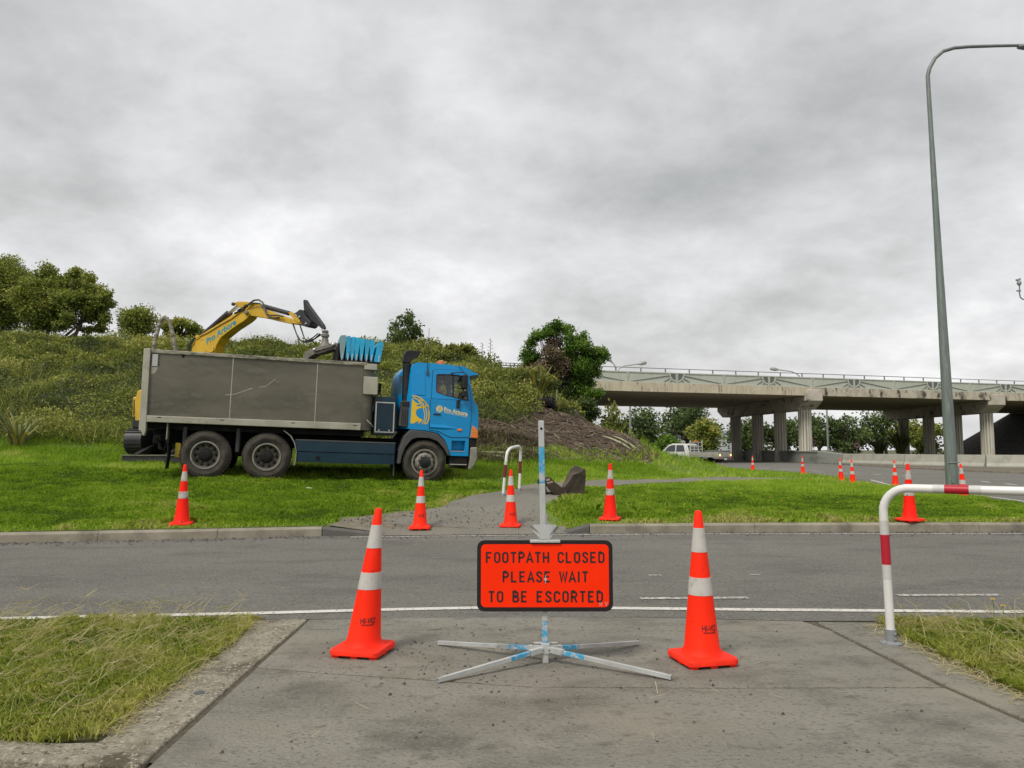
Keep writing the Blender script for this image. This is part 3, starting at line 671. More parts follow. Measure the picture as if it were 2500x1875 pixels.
# wall round the first pier and the barrier blocks
m_wall = mat('wall_paint', (0.27, 0.285, 0.26), 0.8, var=(0.22, 0.232, 0.212), scale=1.0, stretch=(0.4, 0.4, 1.5), extra=[((0.15, 0.15, 0.14), 0.5, 0.58, 0.7)])
m_block = mat('barrier_concrete', (0.40, 0.395, 0.34), 0.85, var=(0.34, 0.335, 0.285), scale=1.5, extra=[((0.24, 0.23, 0.19), 1.1, 0.58, 0.75)])
wl = empty('pier_wall', (0, 0, 0), 0, 'long grey wall with a capped top round the bridge columns', 'wall')
WP = [(28.6, 71.6), (28.2, 78), (27.9, 92), (27.6, 118), (26.5, 170)]
for p, q in zip(WP, WP[1:]):
    MB().bar((p[0], p[1], 0.5), (q[0], q[1], 0.5), 0.5, 1.0).build('wall_section', m_wall, wl, bevel=0.02)
    MB().bar((p[0], p[1], 1.075), (q[0], q[1], 1.075), 0.62, 0.15).build('wall_cap', m_wall, wl, bevel=0.02)
e_ = MB(); e_.add([(28.32, 71.65, 0), (28.9, 71.65, 0), (29.9, 68.9, 0), (29.3, 68.9, 0), (28.32, 71.65, 1.13), (28.9, 71.65, 1.13), (29.9, 68.9, .88), (29.3, 68.9, 0.88)], [(0, 1, 2, 3), (4, 7, 6, 5), (0, 4, 5, 1), (1, 5, 6, 2), (2, 6, 7, 3), (3, 7, 4, 0)])
e_.build('wall_end', m_wall, wl, bevel=0.02)
BL = [(29.6, 68.8), (30.9, 60.6), (33.4, 54.4), (38.5, 50.2), (44.5, 48.0), (51, 46.8)]
names = ['pale concrete barrier block next to the sloping wall end', 'pale concrete barrier block, second from the pier wall', 'pale concrete barrier block seen right of the street lamp', 'pale concrete barrier block at the right edge of view', 'concrete barrier block past the right edge of view']
for (p, q), lb in zip(zip(BL, BL[1:]), names):
    p, q = Vector((*p, 0.055)), Vector((*q, 0.055)); d = (q - p).normalized(); n_ = Vector((-d.y, d.x, 0)); l = (q - p).length
    o = MB().prism([(-0.31, 0), (0.31, 0), (0.31, 0.09), (0.19, 0.30), (0.11, 0.86), (-0.11, 0.86), (-0.19, 0.30), (-0.31, 0.09)], 0.02, l - 0.02, fn=lambda x, y, z: Vector((x, y, z))).build('barrier_block', m_block, None, bevel=0.015)
    o.location = p; o.rotation_euler = (0, 0, math.atan2(d.y, d.x) - R(90)); tag(o, lb, 'barrier', 'concrete barrier blocks beside the road')
# rail fence of the crest road left of the bridge
g = empty('guard_rail', (0, 0, 0), 0, 'thin dark guard rail on the hill crest beside the bushy tree', 'guard rail')
ga, gb = at(K(1060), K(789), 58), at(K(1300), K(793), 66.5)
MB().bar(ga, gb, 0.06, 0.08).build('rail', m_rail, g)
for i in range(7):
    p = ga.lerp(gb, i / 6); MB().bar(p, p - Vector((0, 0, 1.0)), 0.06, 0.06, up=(1, 0, 0)).build('post', m_rail, g)

# ------------------------------------------------------------------ lamps
m_galv = mat('galvanised_pole', (0.20, 0.235, 0.22), 0.55, 0.35, var=(0.145, 0.17, 0.16), scale=3, bump=0.1, stretch=(6, 6, 0.6), extra=[((0.34, 0.37, 0.36), 5, 0.62, 0.7)])
lb = on_z(2327, 1212, 0.02)
sl_ = empty('street_lamp', lb, 0, 'tall galvanised street lamp with a curved arm at right of the lawn', 'street lamp')
hz = 11.5
tp_ = at(2266, 205, lb.y).z
m1, m2, m3 = at(2337, 1050, lb.y).z, at(2296, 677, lb.y).z, at(2278, 360, lb.y).z
lean = lambda z: (at(2266, 205, lb.y).x - lb.x) * z / tp_
def sect(z0, z1, r0, r1, nm): MB().tube([(lean(z0), 0, z0), (lean(z1), 0, z1)], [r0, r1], 12).build(nm, m_galv, sl_, smooth=40)
sect(0, m1, 0.165, 0.15, 'pole_section'); sect(m1, m2, 0.147, 0.10, 'pole_section'); sect(m2, m3, 0.098, 0.068, 'pole_section')
arm = [(lean(m3), 0, m3), (lean(tp_), 0, tp_)]
pix = [(2266, 205), (2265, 185), (2270, 165), (2283, 142), (2303, 125), (2330, 117), (2365, 114), (2430, 112), (2480, 111), (2520, 111)]
arm = [(lean(m3), 0, m3)] + [tuple(at(u, v, lb.y) - lb) for u, v in pix]
MB().tube(arm, [0.066] + [0.058 - 0.002 * i for i in range(len(pix))], 10).build('arm', m_galv, sl_, smooth=50)
hd = at(2490, 115, lb.y) - lb
h_ = MB(); h_.lathe([(0.0, 0.85), (0.1, 0.8), (0.14, 0.5), (0.13, 0.2), (0.09, 0.0), (0.06, -0.06)], 12, Matrix.Translation(hd) @ Matrix.Rotation(R(90), 4, 'Y') @ Matrix.Diagonal((0.55, 1, 1, 1)))
h_.build('lamp_head', m_rail, sl_, smooth=50)
MB().box(-0.19, 0.19, -0.19, 0.19, 0, 0.03).build('base_plate', m_galv, sl_)
bd = MB(); zb = at(2320, 1131, lb.y).z; bd.tube([(-0.17, -0.12, zb), (0.02, -0.18, zb), (0.17, -0.1, zb)], 0.012, 5)
bd.build('strap', m_rail, sl_)
MB().box(-0.12, -0.04, -0.168, -0.15, zb - 0.55, zb - 0.35).build('access_door', m_galv, sl_)
m_lampgrey = mat('lamp_grey', (0.3, 0.32, 0.32), 0.5, 0.3)
def deck_lamp(pts, Y, lab, head):
    P_ = [at(u, v, Y) for u, v in pts]; root = empty('bridge_lamp', (P_[0].x, P_[0].y, 7.1), 0, lab, 'street lamp')
    loc = Vector((P_[0].x, P_[0].y, 7.1)); MB().tube([(0, 0, 0)] + [p - loc for p in P_], [0.1] + [0.07] * len(P_), 6).build('pole', m_lampgrey, root)
    d = (P_[-1] - P_[-2]).normalized(); e = P_[-1] - loc
    MB().tube([e - d * 0.1, e + d * 0.25, e + d * 0.75, e + d * 0.85], [0.08, 0.2, 0.18, 0.05], 8).build('lamp_head', m_lampgrey, root, smooth=50)
def z5(x, y): return (1420 + x * .24412, 860 + y * .24412)
deck_lamp([z5(342, 185), z5(338, 150), z5(322, 118), z5(298, 94)], 84, 'bridge lamp bending left above the parapet near the tree', 0)
deck_lamp([z5(362, 185), z5(380, 160), z5(420, 138), z5(570, 116)], 80, 'bridge lamp reaching right above the parapet near the tree', 0)
deck_lamp([z5(2175, 235), z5(2150, 215), z5(2100, 194), z5(1960, 174)], 84, 'bridge lamp reaching left above the parapet over the first pier', 0)
def far_pole(u, v0, v1, Y, lab):
    a, c = at(u, v0, Y), at(u, v1, Y); r_ = empty('lamp_pole', (a.x, a.y, -0.2), 0, lab, 'lamp pole')
    h0 = c.z + 0.2
    MB().tube([(0, 0, 0), (0, 0, h0)], [0.16, 0.11], 8).build('pole', m_lampgrey, r_)
    MB().tube([(0, 0, h0), (0.1, 0, h0 + 0.6), (1.2, 0, h0 + 0.9)], [0.09, 0.08, 0.06], 6).build('arm', m_lampgrey, r_)
far_pole(1539, 1042, 930, 100, 'grey lamp pole under the bridge left of the ute')
far_pole(1506, 1022, 930, 104, 'grey lamp pole under the bridge behind the sapling')
far_pole(2022, 1100, 960, 110, 'grey lamp pole right of the fluted columns')
# round speed signs
m_red = mat('sign_red', (0.55, 0.03, 0.03), 0.5); m_white = mat('sign_white', (0.75, 0.75, 0.73), 0.5); m_black = mat('sign_black', (0.01, 0.01, 0.01), 0.5)
for u, v, v2, Y, lab, pm_ in [(1987, 1079, 1100, 100, 'round speed sign close to the nearest fluted column', 0), (2092, 1087, 1110, 92, 'round speed sign in front of the trees under the bridge', 0)]:
    c = at(u, v, Y); r_ = empty('speed_sign', (c.x, c.y, -0.2), 0, lab, 'sign', 'round speed signs under the bridge')
    h = c.z + 0.2
    MB().tube([(0, 0.06, 0), (0, 0.06, h + 0.3)], 0.045, 6).build('post', m_white, r_)
    mR = Matrix.Translation((0, 0, h)) @ Matrix.Rotation(R(90), 4, 'X')
    MB().lathe([(0.42, -0.02), (0.42, 0.0)], 24, mR).build('plate', m_red, r_)
    MB().lathe([(0.30, 0.001), (0.30, 0.006)], 24, mR).build('face', m_white, r_)
    dg = MB(); dg.box(-0.17, -0.03, -0.012, -0.008, h - 0.14, h + 0.15); dg.box(0.03, 0.17, -0.012, -0.008, h - 0.14, h + 0.15); dg.build('digits', m_black, r_)
# traffic camera on a pole past the right edge
cpos = at(2497, 700, 30); pole = Vector((cpos.x + 0.9, cpos.y, -0.1))
tcam = empty('traffic_camera', pole, 0, 'small traffic camera on a bracket at the right edge of the sky', 'camera')
tb = lambda u, v: at(u, v, 30) - pole
MB().tube([(0, 0, 0), (0, 0, cpos.z + 2)], [0.12, 0.08], 10).build('pole', m_galv, tcam)
MB().tube([tb(2489, 696), tb(2489, 715), tb(2491, 726), tb(2498, 731), tb(2505, 730), (0, 0, tb(2505, 726).z)], 0.025, 6).build('bracket', m_rail, tcam)
MB().tube([tb(2482, 710), tb(2492, 710)], 0.03, 6).build('clamp', m_rail, tcam)
MB().lathe([(0.03, -0.12), (0.075, -0.07), (0.085, 0), (0.06, 0.07), (0.02, 0.1)], 10, Matrix.Translation(tb(2488, 690))).build('dome', m_lampgrey, tcam, smooth=60)
MB().bar(tb(2481, 684), tb(2491, 681), 0.1, 0.07).build('lens_box', m_lampgrey, tcam, bevel=0.01)

# ================================================================== VEGETATION
m_bark = mat('bark', (0.075, 0.06, 0.045), 0.95, var=(0.045, 0.036, 0.026), scale=6, bump=0.6, bscale=20)
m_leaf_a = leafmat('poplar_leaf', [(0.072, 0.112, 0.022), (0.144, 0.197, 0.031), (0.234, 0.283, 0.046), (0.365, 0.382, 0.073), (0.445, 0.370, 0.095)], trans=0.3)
m_leaf_b = leafmat('bright_leaf', [(0.050, 0.103, 0.015), (0.095, 0.183, 0.021), (0.146, 0.255, 0.029), (0.204, 0.307, 0.044)], trans=0.3)
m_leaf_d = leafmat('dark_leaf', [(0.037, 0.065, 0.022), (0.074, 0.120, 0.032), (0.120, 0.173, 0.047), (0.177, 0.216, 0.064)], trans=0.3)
m_leaf_br = leafmat('dead_twig', [(0.095, 0.072, 0.047), (0.157, 0.118, 0.074), (0.232, 0.179, 0.106), (0.084, 0.059, 0.064)], trans=0.1)
m_leaf_h = leafmat('hill_leaf', [(0.058, 0.078, 0.017), (0.116, 0.148, 0.027), (0.195, 0.227, 0.040), (0.291, 0.306, 0.063), (0.389, 0.355, 0.108)], trans=0.3)
m_flax = leafmat('flax_leaf', [(0.09, 0.13, 0.04), (0.14, 0.17, 0.06), (0.20, 0.23, 0.10), (0.42, 0.33, 0.05)], trans=0.2)

def leaf_quads(C, size, outward=None, droop=0.2):
    n = len(C); d = rng.normal(size=(n, 3)); 
    if outward is not None: d = d * 0.8 + outward * 0.7
    d[:, 2] -= droop; d /= np.linalg.norm(d, axis=1)[:, None]
    s = np.cross(d, rng.normal(size=(n, 3))); s /= np.linalg.norm(s, axis=1)[:, None]
    L_ = (size * (0.6 + 0.8 * rng.random(n)))[:, None]; nrm = np.cross(d, s)
    return np.stack([C, C + d * L_ * 0.5 + s * L_ * 0.32 + nrm * L_ * .06, C + d * L_, C + d * L_ * 0.5 - s * L_ * 0.32 + nrm * L_ * .06], 1).reshape(-1, 3)

def tree(name, label, base, clumps, n_leaf, size, m, group=None, trunk_r=0.12, cat='tree', mats=None, limbs=True, trunks=None):
    """clumps: list of (x, y, z, rx, rz[, material index]) in world space; limbs run from the trunk to each clump."""
    base = Vector(base); root = empty(name, base, 0, label, cat, group)
    tb = MB(); top = max(c[2] for c in clumps)
    heart = Vector((np.mean([c[0] for c in clumps]), np.mean([c[1] for c in clumps]), base.z + (top - base.z) * 0.35)) - base
    for t0 in (trunks or [Vector((0, 0, 0))]):
        t0 = Vector(t0); mid = t0.lerp(heart, 0.5) + Vector((rng.normal() * 0.1, rng.normal() * 0.1, 0))
        tb.tube([t0 - Vector((0, 0, 0.3)), t0 + Vector((0, 0, 0.1)), mid, heart], [trunk_r * 1.25, trunk_r, trunk_r * 0.8, trunk_r * 0.62], 7)
    tr = tb.build('trunk', m_bark, root, smooth=50)
    if limbs:
        lb_ = MB()
        for c in clumps:
            e = Vector(c[:3]) - base; st = heart * (0.55 + 0.45 * rng.random()); md = st.lerp(e, 0.5) + Vector((rng.normal(), rng.normal(), rng.normal() + 0.6)) * 0.08 * (e - st).length
            lb_.tube([st, md, e], [trunk_r * 0.42, trunk_r * 0.26, trunk_r * 0.07], 5, caps=False)
            for _ in range(3):
                f = e + Vector((rng.normal() * c[3], rng.normal() * c[3], rng.normal() * c[4])) * 0.7
                lb_.tube([md, (md + f) / 2 + Vector((0, 0, 0.05)), f], [trunk_r * 0.18, trunk_r * 0.12, trunk_r * 0.04], 4, caps=False)
        lb_.build('limbs', m_bark, root, smooth=50)['kind'] = 'stuff'
    mm = mats or [m]; per = {}
    sub_ = []
    for c in clumps:                    # each clump breaks up into sprays
        for q in range(6):
            g = rng.normal(size=3); g /= np.linalg.norm(g); k_ = 0.42 + 0.3 * rng.random(); o_ = 0.4 + 0.55 * rng.random()
            sub_.append((c[0] + g[0] * c[3] * o_, c[1] + g[1] * c[3] * o_, c[2] + g[2] * c[4] * o_ + 0.1 * c[4], c[3] * k_, c[4] * k_) + tuple(c[5:]))
        sub_.append((c[0], c[1], c[2], c[3] * 0.75, c[4] * 0.75) + tuple(c[5:]))
    clumps = sub_
    vol = np.array([c[3] * c[3] * c[4] for c in clumps]) ** 0.75; vol /= vol.sum()
    for c, vfrac in zip(clumps, vol):
        k = max(12, int(n_leaf * vfrac)); g = rng.normal(size=(k, 3)); g /= np.linalg.norm(g, axis=1)[:, None]
        rad = rng.random(k) ** 0.5 * (1 + 0.25 * (rng.random(k) < 0.12)); lump = 0.8 + 0.45 * vnoise(g[:, 0] * 2.2 + c[0] * 3 + 50, g[:, 2] * 2.2 + g[:, 1] * 2 + 50)
        pos = g * (rad * lump)[:, None] * np.array([c[3], c[3], c[4]]) + np.array(c[:3]) - np.array(base)
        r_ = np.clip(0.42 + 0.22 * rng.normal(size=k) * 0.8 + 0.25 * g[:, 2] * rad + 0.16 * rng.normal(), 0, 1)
        per.setdefault(c[5] if len(c) > 5 else 0, []).append((leaf_quads(pos, size, g), r_))
    for mi, lst in per.items():
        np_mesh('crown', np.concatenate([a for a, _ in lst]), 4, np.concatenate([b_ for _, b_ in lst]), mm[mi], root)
    return root
def clump_ell(cx, cy, cz, rx, ry, rz, n, r0, r1, flat=0.8):
    o = []
    for i in range(n):
        g = rng.normal(size=3); g /= np.linalg.norm(g); rd = 0.35 + 0.65 * rng.random() ** 0.5
        r_ = r0 + (r1 - r0) * rng.random(); o.append((cx + g[0] * rx * rd, cy + g[1] * ry * rd, cz + g[2] * rz * rd, r_, r_ * flat))
    return o
def tree_px(name, label, u0, u1, v0, v1, Y, n, n_leaf, size, m, r=(0.12, 0.3), group=None, vbase=None, cat='tree', trunk_r=0.14, flat=0.8, ry=None):
    """a tree that fills the photo box u0..u1, v0..v1 (2212-wide units) at distance Y."""
    a, c = at(K(u0), K(v1), Y), at(K(u1), K(v0), Y); cx, cz = (a.x + c.x) / 2, (a.z + c.z) / 2; rx, rz = (c.x - a.x) / 2, (c.z - a.z) / 2
    bz = at(K(u0), K(vbase), Y).z if vbase else a.z
    mr = min(rx, rz)
    cl_ = clump_ell(cx, Y, cz, rx * (1 - r[1] * .7), (ry or rx) * 0.8, rz * (1 - r[1] * .7), n, mr * r[0] * 1.6, mr * r[1] * 1.9, flat)
    return tree(name, label, (cx, Y, bz), cl_, n_leaf, size, m, group, trunk_r, cat)

# trees on the crest at the left
def poplar(lab, u0, u1, v0, v1, Y, n, nl, seed):
    global rng
    return tree_px('crest_tree', lab, u0, u1, v0, v1, Y, n, nl, 0.16, m_leaf_a, (0.15, 0.34), 'trees on the hill crest', vbase=742, trunk_r=0.16)
poplar('tall olive-green tree cut by the left edge of the photo', -60, 78, 538, 742, 62, 70, 42000, 1)
poplar('tall rounded tree, second from the left edge on the crest', 42, 158, 560, 742, 58, 66, 36000, 2)
rt = tree('crest_tree', 'tree with bare forked trunks showing below its crown on the crest', at(K(140), K(745), 54) , [], 0, 0.2, m_leaf_a) if False else None
cc = []
for u, v, r_ in [(150, 610, .8), (180, 600, .75), (205, 635, .8), (222, 660, .7), (228, 690, .55), (215, 710, .5), (190, 680, .8), (165, 650, .9), (140, 640, .8), (200, 660, .8), (170, 620, .7), (225, 640, .45), (150, 690, .5), (130, 700, .45), (185, 712, .45), (160, 590, .4)]:
    p = at(K(u), K(v), 54 + rng.normal() * 0.8); cc.append((p.x, p.y, p.z, r_, r_ * 0.8))
bse = at(K(130), K(745), 54)
tree('crest_tree', 'tree with bare forked trunks showing below its crown on the crest', bse, cc, 24000, 0.16, m_leaf_a, 'trees on the hill crest', 0.11, trunks=[(0, 0, 0), (0.5, 0.2, 0), (-0.5, 0.3, 0), (0.9, 0, 0)])
poplar('bushy crest tree just left of the bin hoop', 250, 340, 660, 742, 60, 26, 10000, 4)
poplar('lower crest tree behind the truck bin hoop and boom', 330, 452, 684, 742, 62, 26, 10000, 5)
# scrub trees behind the cab
cc = []
for u, v, r_ in [(875, 690, .42), (855, 705, .4), (890, 705, .42), (900, 722, .38), (870, 725, .6), (850, 735, .6), (880, 745, .6), (908, 740, .35), (842, 752, .5), (862, 755, .6), (895, 755, .45), (884, 680, .28), (912, 752, .3)]:
    p = at(K(u), K(v), 44 + rng.normal() * 0.4); cc.append((p.x, p.y, p.z, r_, r_ * 0.8))
tree('crest_tree', 'small dark tree on the crest above the exhaust stack', at(K(872), K(768), 44), cc, 3800, 0.16, m_leaf_d, 'trees on the hill crest', 0.07)
for i, (u0, u1, v0, lab) in enumerate([(915, 965, 737, 'thin-leaved shrub on the crest right of the small dark tree'), (955, 1000, 741, 'thin-leaved shrub on the crest above the amber beacon'), (990, 1032, 738, 'thin-leaved shrub on the crest left of the flower stalks')]):
    tree_px('crest_shrub', lab, u0, u1, v0, 785, 43 + i * 0.4, 12, 1100, 0.15, m_leaf_h, (0.2, 0.4), 'shrubs on the hill crest', cat='shrub', trunk_r=0.04)
# the two-tone tree at the end of the hill
YT = 37.0; cc = []
for u, v, r_, mi in [(1205, 705, .40, 0), (1222, 712, .35, 0), (1188, 722, .42, 0), (1165, 728, .38, 0), (1150, 740, .35, 0), (1142, 768, .45, 0), (1135, 785, .35, 0), (1155, 778, .4, 0),
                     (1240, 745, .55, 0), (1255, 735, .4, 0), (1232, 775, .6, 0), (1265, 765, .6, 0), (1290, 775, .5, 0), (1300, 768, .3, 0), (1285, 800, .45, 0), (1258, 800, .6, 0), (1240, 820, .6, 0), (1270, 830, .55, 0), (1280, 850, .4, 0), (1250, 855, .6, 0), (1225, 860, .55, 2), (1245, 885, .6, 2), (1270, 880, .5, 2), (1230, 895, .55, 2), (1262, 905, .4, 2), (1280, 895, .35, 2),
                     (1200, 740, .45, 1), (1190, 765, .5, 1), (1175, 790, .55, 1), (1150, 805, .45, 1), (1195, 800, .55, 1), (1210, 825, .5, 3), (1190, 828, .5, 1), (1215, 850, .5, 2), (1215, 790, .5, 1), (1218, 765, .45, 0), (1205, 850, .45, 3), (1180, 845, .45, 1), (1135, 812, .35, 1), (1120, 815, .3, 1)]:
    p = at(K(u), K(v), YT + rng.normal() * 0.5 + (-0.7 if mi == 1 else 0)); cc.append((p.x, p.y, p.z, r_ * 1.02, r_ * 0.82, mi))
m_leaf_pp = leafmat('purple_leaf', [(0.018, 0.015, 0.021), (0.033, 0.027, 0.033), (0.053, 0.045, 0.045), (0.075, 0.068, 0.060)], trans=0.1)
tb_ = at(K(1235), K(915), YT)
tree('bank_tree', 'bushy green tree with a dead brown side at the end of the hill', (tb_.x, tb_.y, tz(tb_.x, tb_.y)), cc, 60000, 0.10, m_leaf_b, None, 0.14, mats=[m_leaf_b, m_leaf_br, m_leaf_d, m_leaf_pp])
# sapling and saplings by the road under the bridge
cc = []
for u, v, r_ in [(1318, 880, .3), (1310, 905, .35), (1330, 900, .3), (1322, 925, .4), (1340, 925, .35), (1308, 940, .35), (1345, 950, .45), (1325, 955, .4), (1360, 965, .35)]:
    p = at(K(u), K(v), 36 + rng.normal() * 0.3); cc.append((p.x, p.y, p.z, r_, r_ * .8))
pb = at(K(1322), K(985), 36); tree('sapling', 'thin sapling with sparse leaves beside the bridge end', (pb.x, pb.y, tz(pb.x, pb.y)), cc, 1000, 0.17, m_leaf_h, None, 0.04)
# trees beyond the bridge
for lab, u0, u1, v0, v1, Y, n, nl, m_ in [
    ('layered spreading tree under the bridge left of the ute', 1350, 1440, 888, 985, 118, 22, 5200, m_leaf_d),
    ('dark rounded tree behind the sapling under the bridge', 1296, 1370, 905, 985, 116, 16, 3600, m_leaf_d),
    ('tall loose brownish tree under the bridge above the ute', 1424, 1545, 858, 975, 125, 26, 5600, m_leaf_d),
    ('dense olive bush tree right of the ute roof', 1488, 1558, 903, 985, 112, 18, 4200, m_leaf_a),
    ('low green bush directly behind the ute bonnet', 1405, 1470, 938, 992, 108, 14, 2600, m_leaf_b),
    ('dark tree behind the two leftmost fluted columns', 1570, 1665, 905, 990, 122, 20, 4200, m_leaf_d),
    ('dark tree between the third and fourth fluted columns', 1655, 1735, 898, 990, 120, 18, 3800, m_leaf_d),
    ('dark tree just right of the nearest fluted column', 1725, 1810, 882, 990, 126, 18, 4200, m_leaf_d),
    ('dark tree in the middle of the second bridge span', 1795, 1880, 880, 990, 122, 18, 4200, m_leaf_d),
    ('dark tall tree left of the second pier', 1865, 1960, 872, 990, 128, 18, 4200, m_leaf_d),
    ('olive tree behind the second pier columns', 1950, 2045, 905, 990, 112, 18, 3800, m_leaf_a)]:
    tree_px('far_tree', lab, u0, u1, v0, v1, Y, n, nl, 0.42, m_, (0.17, 0.34), 'trees beyond the bridge', trunk_r=0.3, ry=5)
# flax-like bushes beyond the second span
def flax(name, label, base, n, ln, wd, m, cat='flax', group=None, spread=1.0, rbias=0.0):
    base = Vector(base); root = empty(name, base, 0, label, cat, group); P = []; rr = []
    for i in range(n):
        a = rng.random() * 6.28; l = ln * (0.6 + 0.6 * rng.random()); sp = spread * (0.25 + 0.9 * rng.random()); d = np.array([math.cos(a), math.sin(a), 0]); s_ = np.array([-d[1], d[0], 0]); r0 = d * 0.12 * ln * rng.random()
        pts_ = []
        for t in (0, .35, .65, .85, 1.0):
            pts_.append(r0 + d * l * sp * (t ** 1.5) * 0.8 + np.array([0, 0, l * (t - 0.55 * sp * t ** 3)]))
        wv = [wd * 0.7, wd, wd * 0.9, wd * 0.55, 0.004]; rv = min(1, max(0, rng.random() * 0.75 + rbias + (0.25 if rng.random() < .2 else 0)))
        for k in range(4):
            P += [pts_[k] - s_ * wv[k], pts_[k] + s_ * wv[k], pts_[k + 1] + s_ * wv[k + 1], pts_[k + 1] - s_ * wv[k + 1]]; rr.append(rv)
    np_mesh('leaves', np.array(P), 4, np.array(rr), m, root); return root
def flax_px(lab, u, v, Y, **k):
    p = at(K(u), K(v), Y); return flax('flax_bush', lab, (p.x, p.y, p.z), m=m_flax, **k)
def flax_g(lab, x, y, **k): return flax('flax_bush', lab, (x, y, tz(x, y) - 0.05), m=m_flax, **k)
p = at(K(35), K(948), 21.2); flax_g('yellow-edged flax bush on the bank at the left edge', p.x, 21.3, n=60, ln=1.35, wd=0.028, rbias=0.25)
p = at(K(20), K(948), 22.0); flax_g('paler flax bush half hidden behind the yellow flax', p.x - 0.6, 22.4, n=40, ln=1.2, wd=0.028, rbias=0.1)
p = at(K(1165), K(850), 33); flax_g('arching green flax bush above the bare soil near the bushy tree', p.x, 32.5, n=90, ln=1.7, wd=0.04, rbias=0.1)
p = at(K(1195), K(880), 32); flax_g('lower arching flax bush at the foot of the bushy tree', p.x, 31.0, n=55, ln=1.3, wd=0.035, rbias=0.05)
flax_px('clump of flax under the second bridge span', 1900, 985, 100, n=90, ln=3.4, wd=0.09)
flax_px('clump of flax beside the second pier', 1945, 980, 98, n=90, ln=4.2, wd=0.09)
flax_px('drooping pale flax by the sapling', 1350, 975, 33, n=40, ln=1.0, wd=0.03)
# flower stalks
m_stalk = mat('stalk', (0.06, 0.05, 0.04), 0.9)
for u, v0, v1, lab in [(1042, 790, 740, 'shorter bare flower stalk on the crest'), (1060, 790, 731, 'taller bare flower stalk on the crest')]:
    a, c = at(K(u - 2), K(v0), 42), at(K(u), K(v1), 42); st = MB(); st.tube([(0, 0, -0.6), c - a], [0.02, 0.012], 5)
    r_ = empty('flower_stalk', a, 0, lab, 'flower stalk'); st.build('stem', m_stalk, r_); tw = MB()
    for k in range(9):
        q = (c - a) * (0.4 + 0.065 * k); s_ = 1 if k % 2 else -1; tw.tube([q, q + Vector((s_ * 0.17 * (1.2 - k * 0.09), 0, 0.07))], [0.01, 0.012], 4)
    tw.build('side_twigs', m_stalk, r_)
p = at(K(1050), K(800), 41.5); flax('flax_bush', 'dark spiky plant at the foot of the flower stalks', (p.x, p.y, p.z), 26, 1.0, 0.03, m_leaf_d, 'flax')
# rounded shrubs on the bank right of the cab
for u, v, r_, Y, lab, m_, nl in [(1068, 838, 0.62, 31, 'rounded olive shrub on the bank level with the truck visor', m_leaf_h, 3600), (1105, 868, 0.70, 29.5, 'yellow-green shrub overhanging the litter right of the cab', m_leaf_h, 4200), (1148, 838, 0.78, 33, 'olive shrub on the bank left of the arching flax', m_leaf_h, 4200), (1120, 815, 0.6, 36, 'small olive shrub near the top of the bank above the hoop rail', m_leaf_h, 3000), (1185, 872, 0.42, 30.5, 'low dark purple shrub at the top of the bare soil', m_leaf_pp, 2600), (1055, 875, 0.62, 28.5, 'olive shrub half hidden behind the far cab mirror', m_leaf_h, 3200)]:
    p = at(K(u), K(v), Y); zg = tz(p.x, Y); cc = [(p.x + rng.normal() * r_ * 0.5, Y + rng.normal() * r_ * 0.4, zg + r_ * (0.35 + 0.45 * rng.random()), r_ * (0.55 + 0.25 * rng.random()), r_ * 0.5) for _ in range(7)]
    tree('bank_shrub', lab, (p.x, Y, zg), cc, nl, 0.085, m_, 'shrubs on the bank beside the truck', 0.03, 'shrub')
# hill cover: leafy creeper and long grass in tussocks
def hill_pts(n, x0, x1, y0, y1):
    x = x0 + (x1 - x0) * rng.random(n); y = y0 + (y1 - y0) * rng.random(n) ** 1.25
    ok = (hill_h(x, y) > 0.55) & ~dirt_mask(x, y) & (np.abs(x) < 0.74 * y + 2) & (x < hill_right(y) + 1.2)
    return x[ok], y[ok]
x, y = hill_pts(330000, -34, 9, 19.5, 47)
k = fbm(x * 0.55, y * 0.55, 3); k2 = vnoise(x * 2.1, y * 2.1); k3 = vnoise(x * 0.35 + 30, y * 0.35)
hh = 0.06 + 0.55 * np.clip(k - 0.3, 0, 1) + 0.16 * k2
z = terrain(x, y) + hh * rng.random(len(x)) ** 0.8 * 0.9
C = np.stack([x, y, z], 1); dist = y / 30
zz0 = terrain(x, y); r = np.clip(0.02 + 1.25 * (k - 0.28) + 0.35 * (k2 - 0.5) + 0.07 + 0.13 * rng.random(len(x)) + 0.35 * (z - zz0) + 0.4 * np.clip(k3 - 0.5, 0, 1), 0, 1)
nearx = y < 31
tag(np_mesh('hill_creeper', leaf_quads(C[nearx], 0.085, None, -0.1), 4, r[nearx], m_leaf_h), label='dense olive creeper covering the hill', kind='stuff')
tag(np_mesh('hill_creeper', leaf_quads(C[~nearx], 0.125, None, -0.1), 4, r[~nearx], m_leaf_h), label='dense olive creeper covering the upper hill', kind='stuff')
x, y = hill_pts(75000, -30, 7, 19.5, 47)
k = vnoise(x * 0.8 + 9, y * 0.8); ok = k + 0.3 * (y > 38) > 0.42 + 0.2 * rng.random(len(k)); x, y, k = x[ok], y[ok], k[ok]
tag(blades('hill_grass', np.stack([x, y, terrain(x, y)], 1), 0.3 + 0.45 * k, 0.03, 0.9, m_leaf_h, np.clip(0.3 + 0.55 * rng.random(len(x)), 0, 1), bend=False), label='long grass tussocks on the hill')
